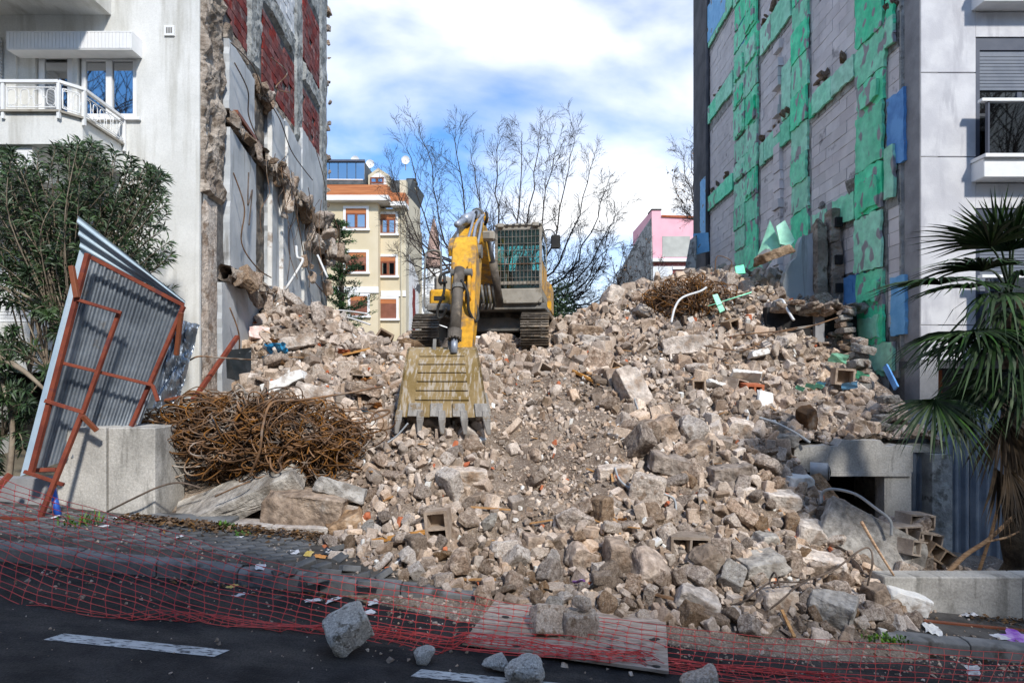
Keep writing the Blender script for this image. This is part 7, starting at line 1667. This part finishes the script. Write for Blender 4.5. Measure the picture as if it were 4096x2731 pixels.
for (a, c, lb) in (((1255, 1245, 15), (1470, 1255, 14), 'long pale batten lying level on the heap'), ((1290, 1255, 14.6), (1480, 1298, 13.5), 'long pale batten sloping down the heap'), ((1290, 1258, 14), (1430, 1355, 12.5), 'curved pale batten pointing at the bucket')):
    tag(MB().tube(wirepts([P(*a), (P(*a) + P(*c)) / 2 + Vector((0, 0, .05)), P(*c)], 6), .022, 6).build('batten', M['pipewhite'], smooth=True), lb, 'batten')
# loose pavers at the kerb end
pv = [(1225, 2265, 20), (1285, 2278, 60), (1325, 2300, 10), (1165, 2295, 100), (1400, 2285, 40), (1440, 2318, 0), (1275, 2330, 10), (1340, 2205, 30), (1360, 2245, 75), (1470, 2345, 20), (1530, 2310, 50), (1240, 2318, 65), (1130, 2290, 35)]
pl_names = ['lone grey paver tilted on the pavement', 'grey paver nearest the yellow scrap', 'grey paver lying on the kerb end', 'pale half paver under the net', 'small square paver at the first rubble', 'grey paver at the heap toe', 'flat paver in the gutter', 'upright dark paver against the rubble', 'upright grey paver against the rubble', 'split paver under the net edge', 'broken paver below the big rounded boulder', 'middle paver of the loose row', 'dusty paver at the start of the row']
for k, (u, v, a) in enumerate(pv):
    o = MB().box(-.10, .10, -.05, .05, -.03, .03).build('loose_paver', M['paver'], bevel=.006); o.location = gp(u, v, -.02) + Vector((0, 0, .03)); o.rotation_euler = (R(rng.uniform(-25, 25)), R(rng.uniform(-20, 20)), R(a)); tag(o, pl_names[k], 'paver', 'loose pavers at the kerb end')
# hollow block heap right of the leaning slab
for k, (u, v, d, rt, lb) in enumerate(((3660, 2080, 7.4, (0, 5, 10), 'topmost dark hollow block by the corrugated fence'), (3610, 2125, 7.3, (0, -6, -8), 'flat dark hollow block under the topmost one'), (3690, 2150, 7.3, (4, 10, 12), 'dark hollow block with two cells near the fence'), (3640, 2185, 7.2, (0, 12, 30), 'lowest dark hollow block of the small stack'), (3740, 2205, 7.25, (10, 30, 10), 'dark hollow block tilted at the fence foot'))):
    hollow(0, 0, (.18, .12, .09), rt, lb, 'block', 2, pt=P(u, v, d))
dk_ = [(nrg.uniform(4.6, 6.2), nrg.uniform(6.95, 8.4), nrg.uniform(.03, .13)) for k in range(260)]
join_stones([(a, c, r, float(H(a, c)[0])) for a, c, r in dk_], 'rubble', M['rubble'], 'loose stones behind the low concrete wall', .1, .5)
# leaf litter, weeds
def flat_leaves(n, fx, label, m='litter', name='leaf_litter', s0=.012, s1=.04):
    b = MB()
    for k in range(n):
        p = Vector(fx()); a = rng.uniform(0, 6.28); s = rng.uniform(s0, s1); d = Vector((math.cos(a), math.sin(a), rng.gauss(0, .3))) * s; e = Vector((-math.sin(a), math.cos(a), rng.gauss(0, .4))) * s * .6; b.add([p - d, p - e * .9 + Vector((0, 0, .3 * s)), p + d, p + e], [(0, 1, 2, 3)])
    return tag(b.build(name, M[m], fix=False), label, None, None, 'stuff')
def fx1(): x = rng.uniform(-4.6, -1.7); y = 7.15 - abs(rng.gauss(0, .16)); return (x, y, zr(x) + .15 + rng.uniform(0, .05))
flat_leaves(1500, fx1, 'brown dry leaves drifted against the plinth')
def fx2(): x = rng.uniform(-5, 6); y = 5.75 - abs(rng.gauss(0, .10)); return (x, y, zr(x) + .012 + rng.uniform(0, .01))
flat_leaves(320, fx2, 'brown leaf bits lying in the gutter')
def fx3(): x = rng.uniform(5.0, 8.5); y = 6.62 - abs(rng.gauss(0, .12)); return (x, y, zr(x) + .15 + rng.uniform(0, .03))
flat_leaves(420, fx3, 'brown leaves along the low wall')
def blades(c, n, r, h, label, m='weed'):
    b = MB()
    for k in range(n):
        p = Vector(c) + Vector((rng.gauss(0, r), rng.gauss(0, r * .6), 0)); a = rng.uniform(0, 6.28); d = Vector((math.cos(a), math.sin(a), 0)) * h * rng.uniform(.2, .9); t = p + d + Vector((0, 0, h * rng.uniform(.3, 1))); w = Vector((-math.sin(a), math.cos(a), 0)) * .010; m_ = p.lerp(t, .55) + Vector((0, 0, h * .18)); b.add([p - w * .5, m_ - w, t, m_ + w, p + w * .5], [(0, 1, 2, 3, 4)])
    return tag(b.build('weeds', M[m], fix=False), label, None, None, 'stuff')
blades(gp(320, 2098), 60, .12, .14, 'green weeds at the foot of the concrete block'); blades(gp(905, 2115), 60, .05, .10, 'bright weed growing from the plinth joint'); blades(gp(965, 2140), 40, .05, .05, 'low weed patch below the plinth'); blades(gp(3540, 2560), 110, .10, .05, 'mossy grass tuft by the white beam end')
# rail strip and purple print by the low wall
tag(MB().bar(gp(3690, 2485, -.02), gp(4150, 2530, -.02), .05, .04).build('steel_rail', M['brownframe']), 'rusty steel angle lying along the low wall', 'rail')
scrap(gp(4060, 2550), .16, 'purple', 'purple printed sheet at the right edge of the pavement', amp=.05); scrap(gp(4000, 2545), .08, 'paper', 'white corner of the printed sheet', amp=.05); scrap(gp(3880, 2460), .08, 'paper', 'white crumpled bag by the low wall'); scrap(gp(3730, 2520), .11, 'plaster', 'tan torn sheet beside the steel angle')
scrap(on_road(3890, 2700, .05), .06, 'paper', 'clear plastic scrap caught in the net', rot=(1.2, 0, 0))

zb = empty('printed_card', gp(1322, 2215), label='black torn card with white letters beside the tan cardboard', cat='litter'); zc_ = gp(1322, 2218) + Vector((0, 0, .03)); zb.location = zc_
MB().box(-.075, .075, -.003, .003, -.035, .035).build('card', M['bagblack'], zb, local=True); text_mesh('ZAR', .058, M['paper'], zb, (0, -.0045, 0), (R(90), 0, 0)); zb.rotation_euler = (R(-38), R(14), R(-12))
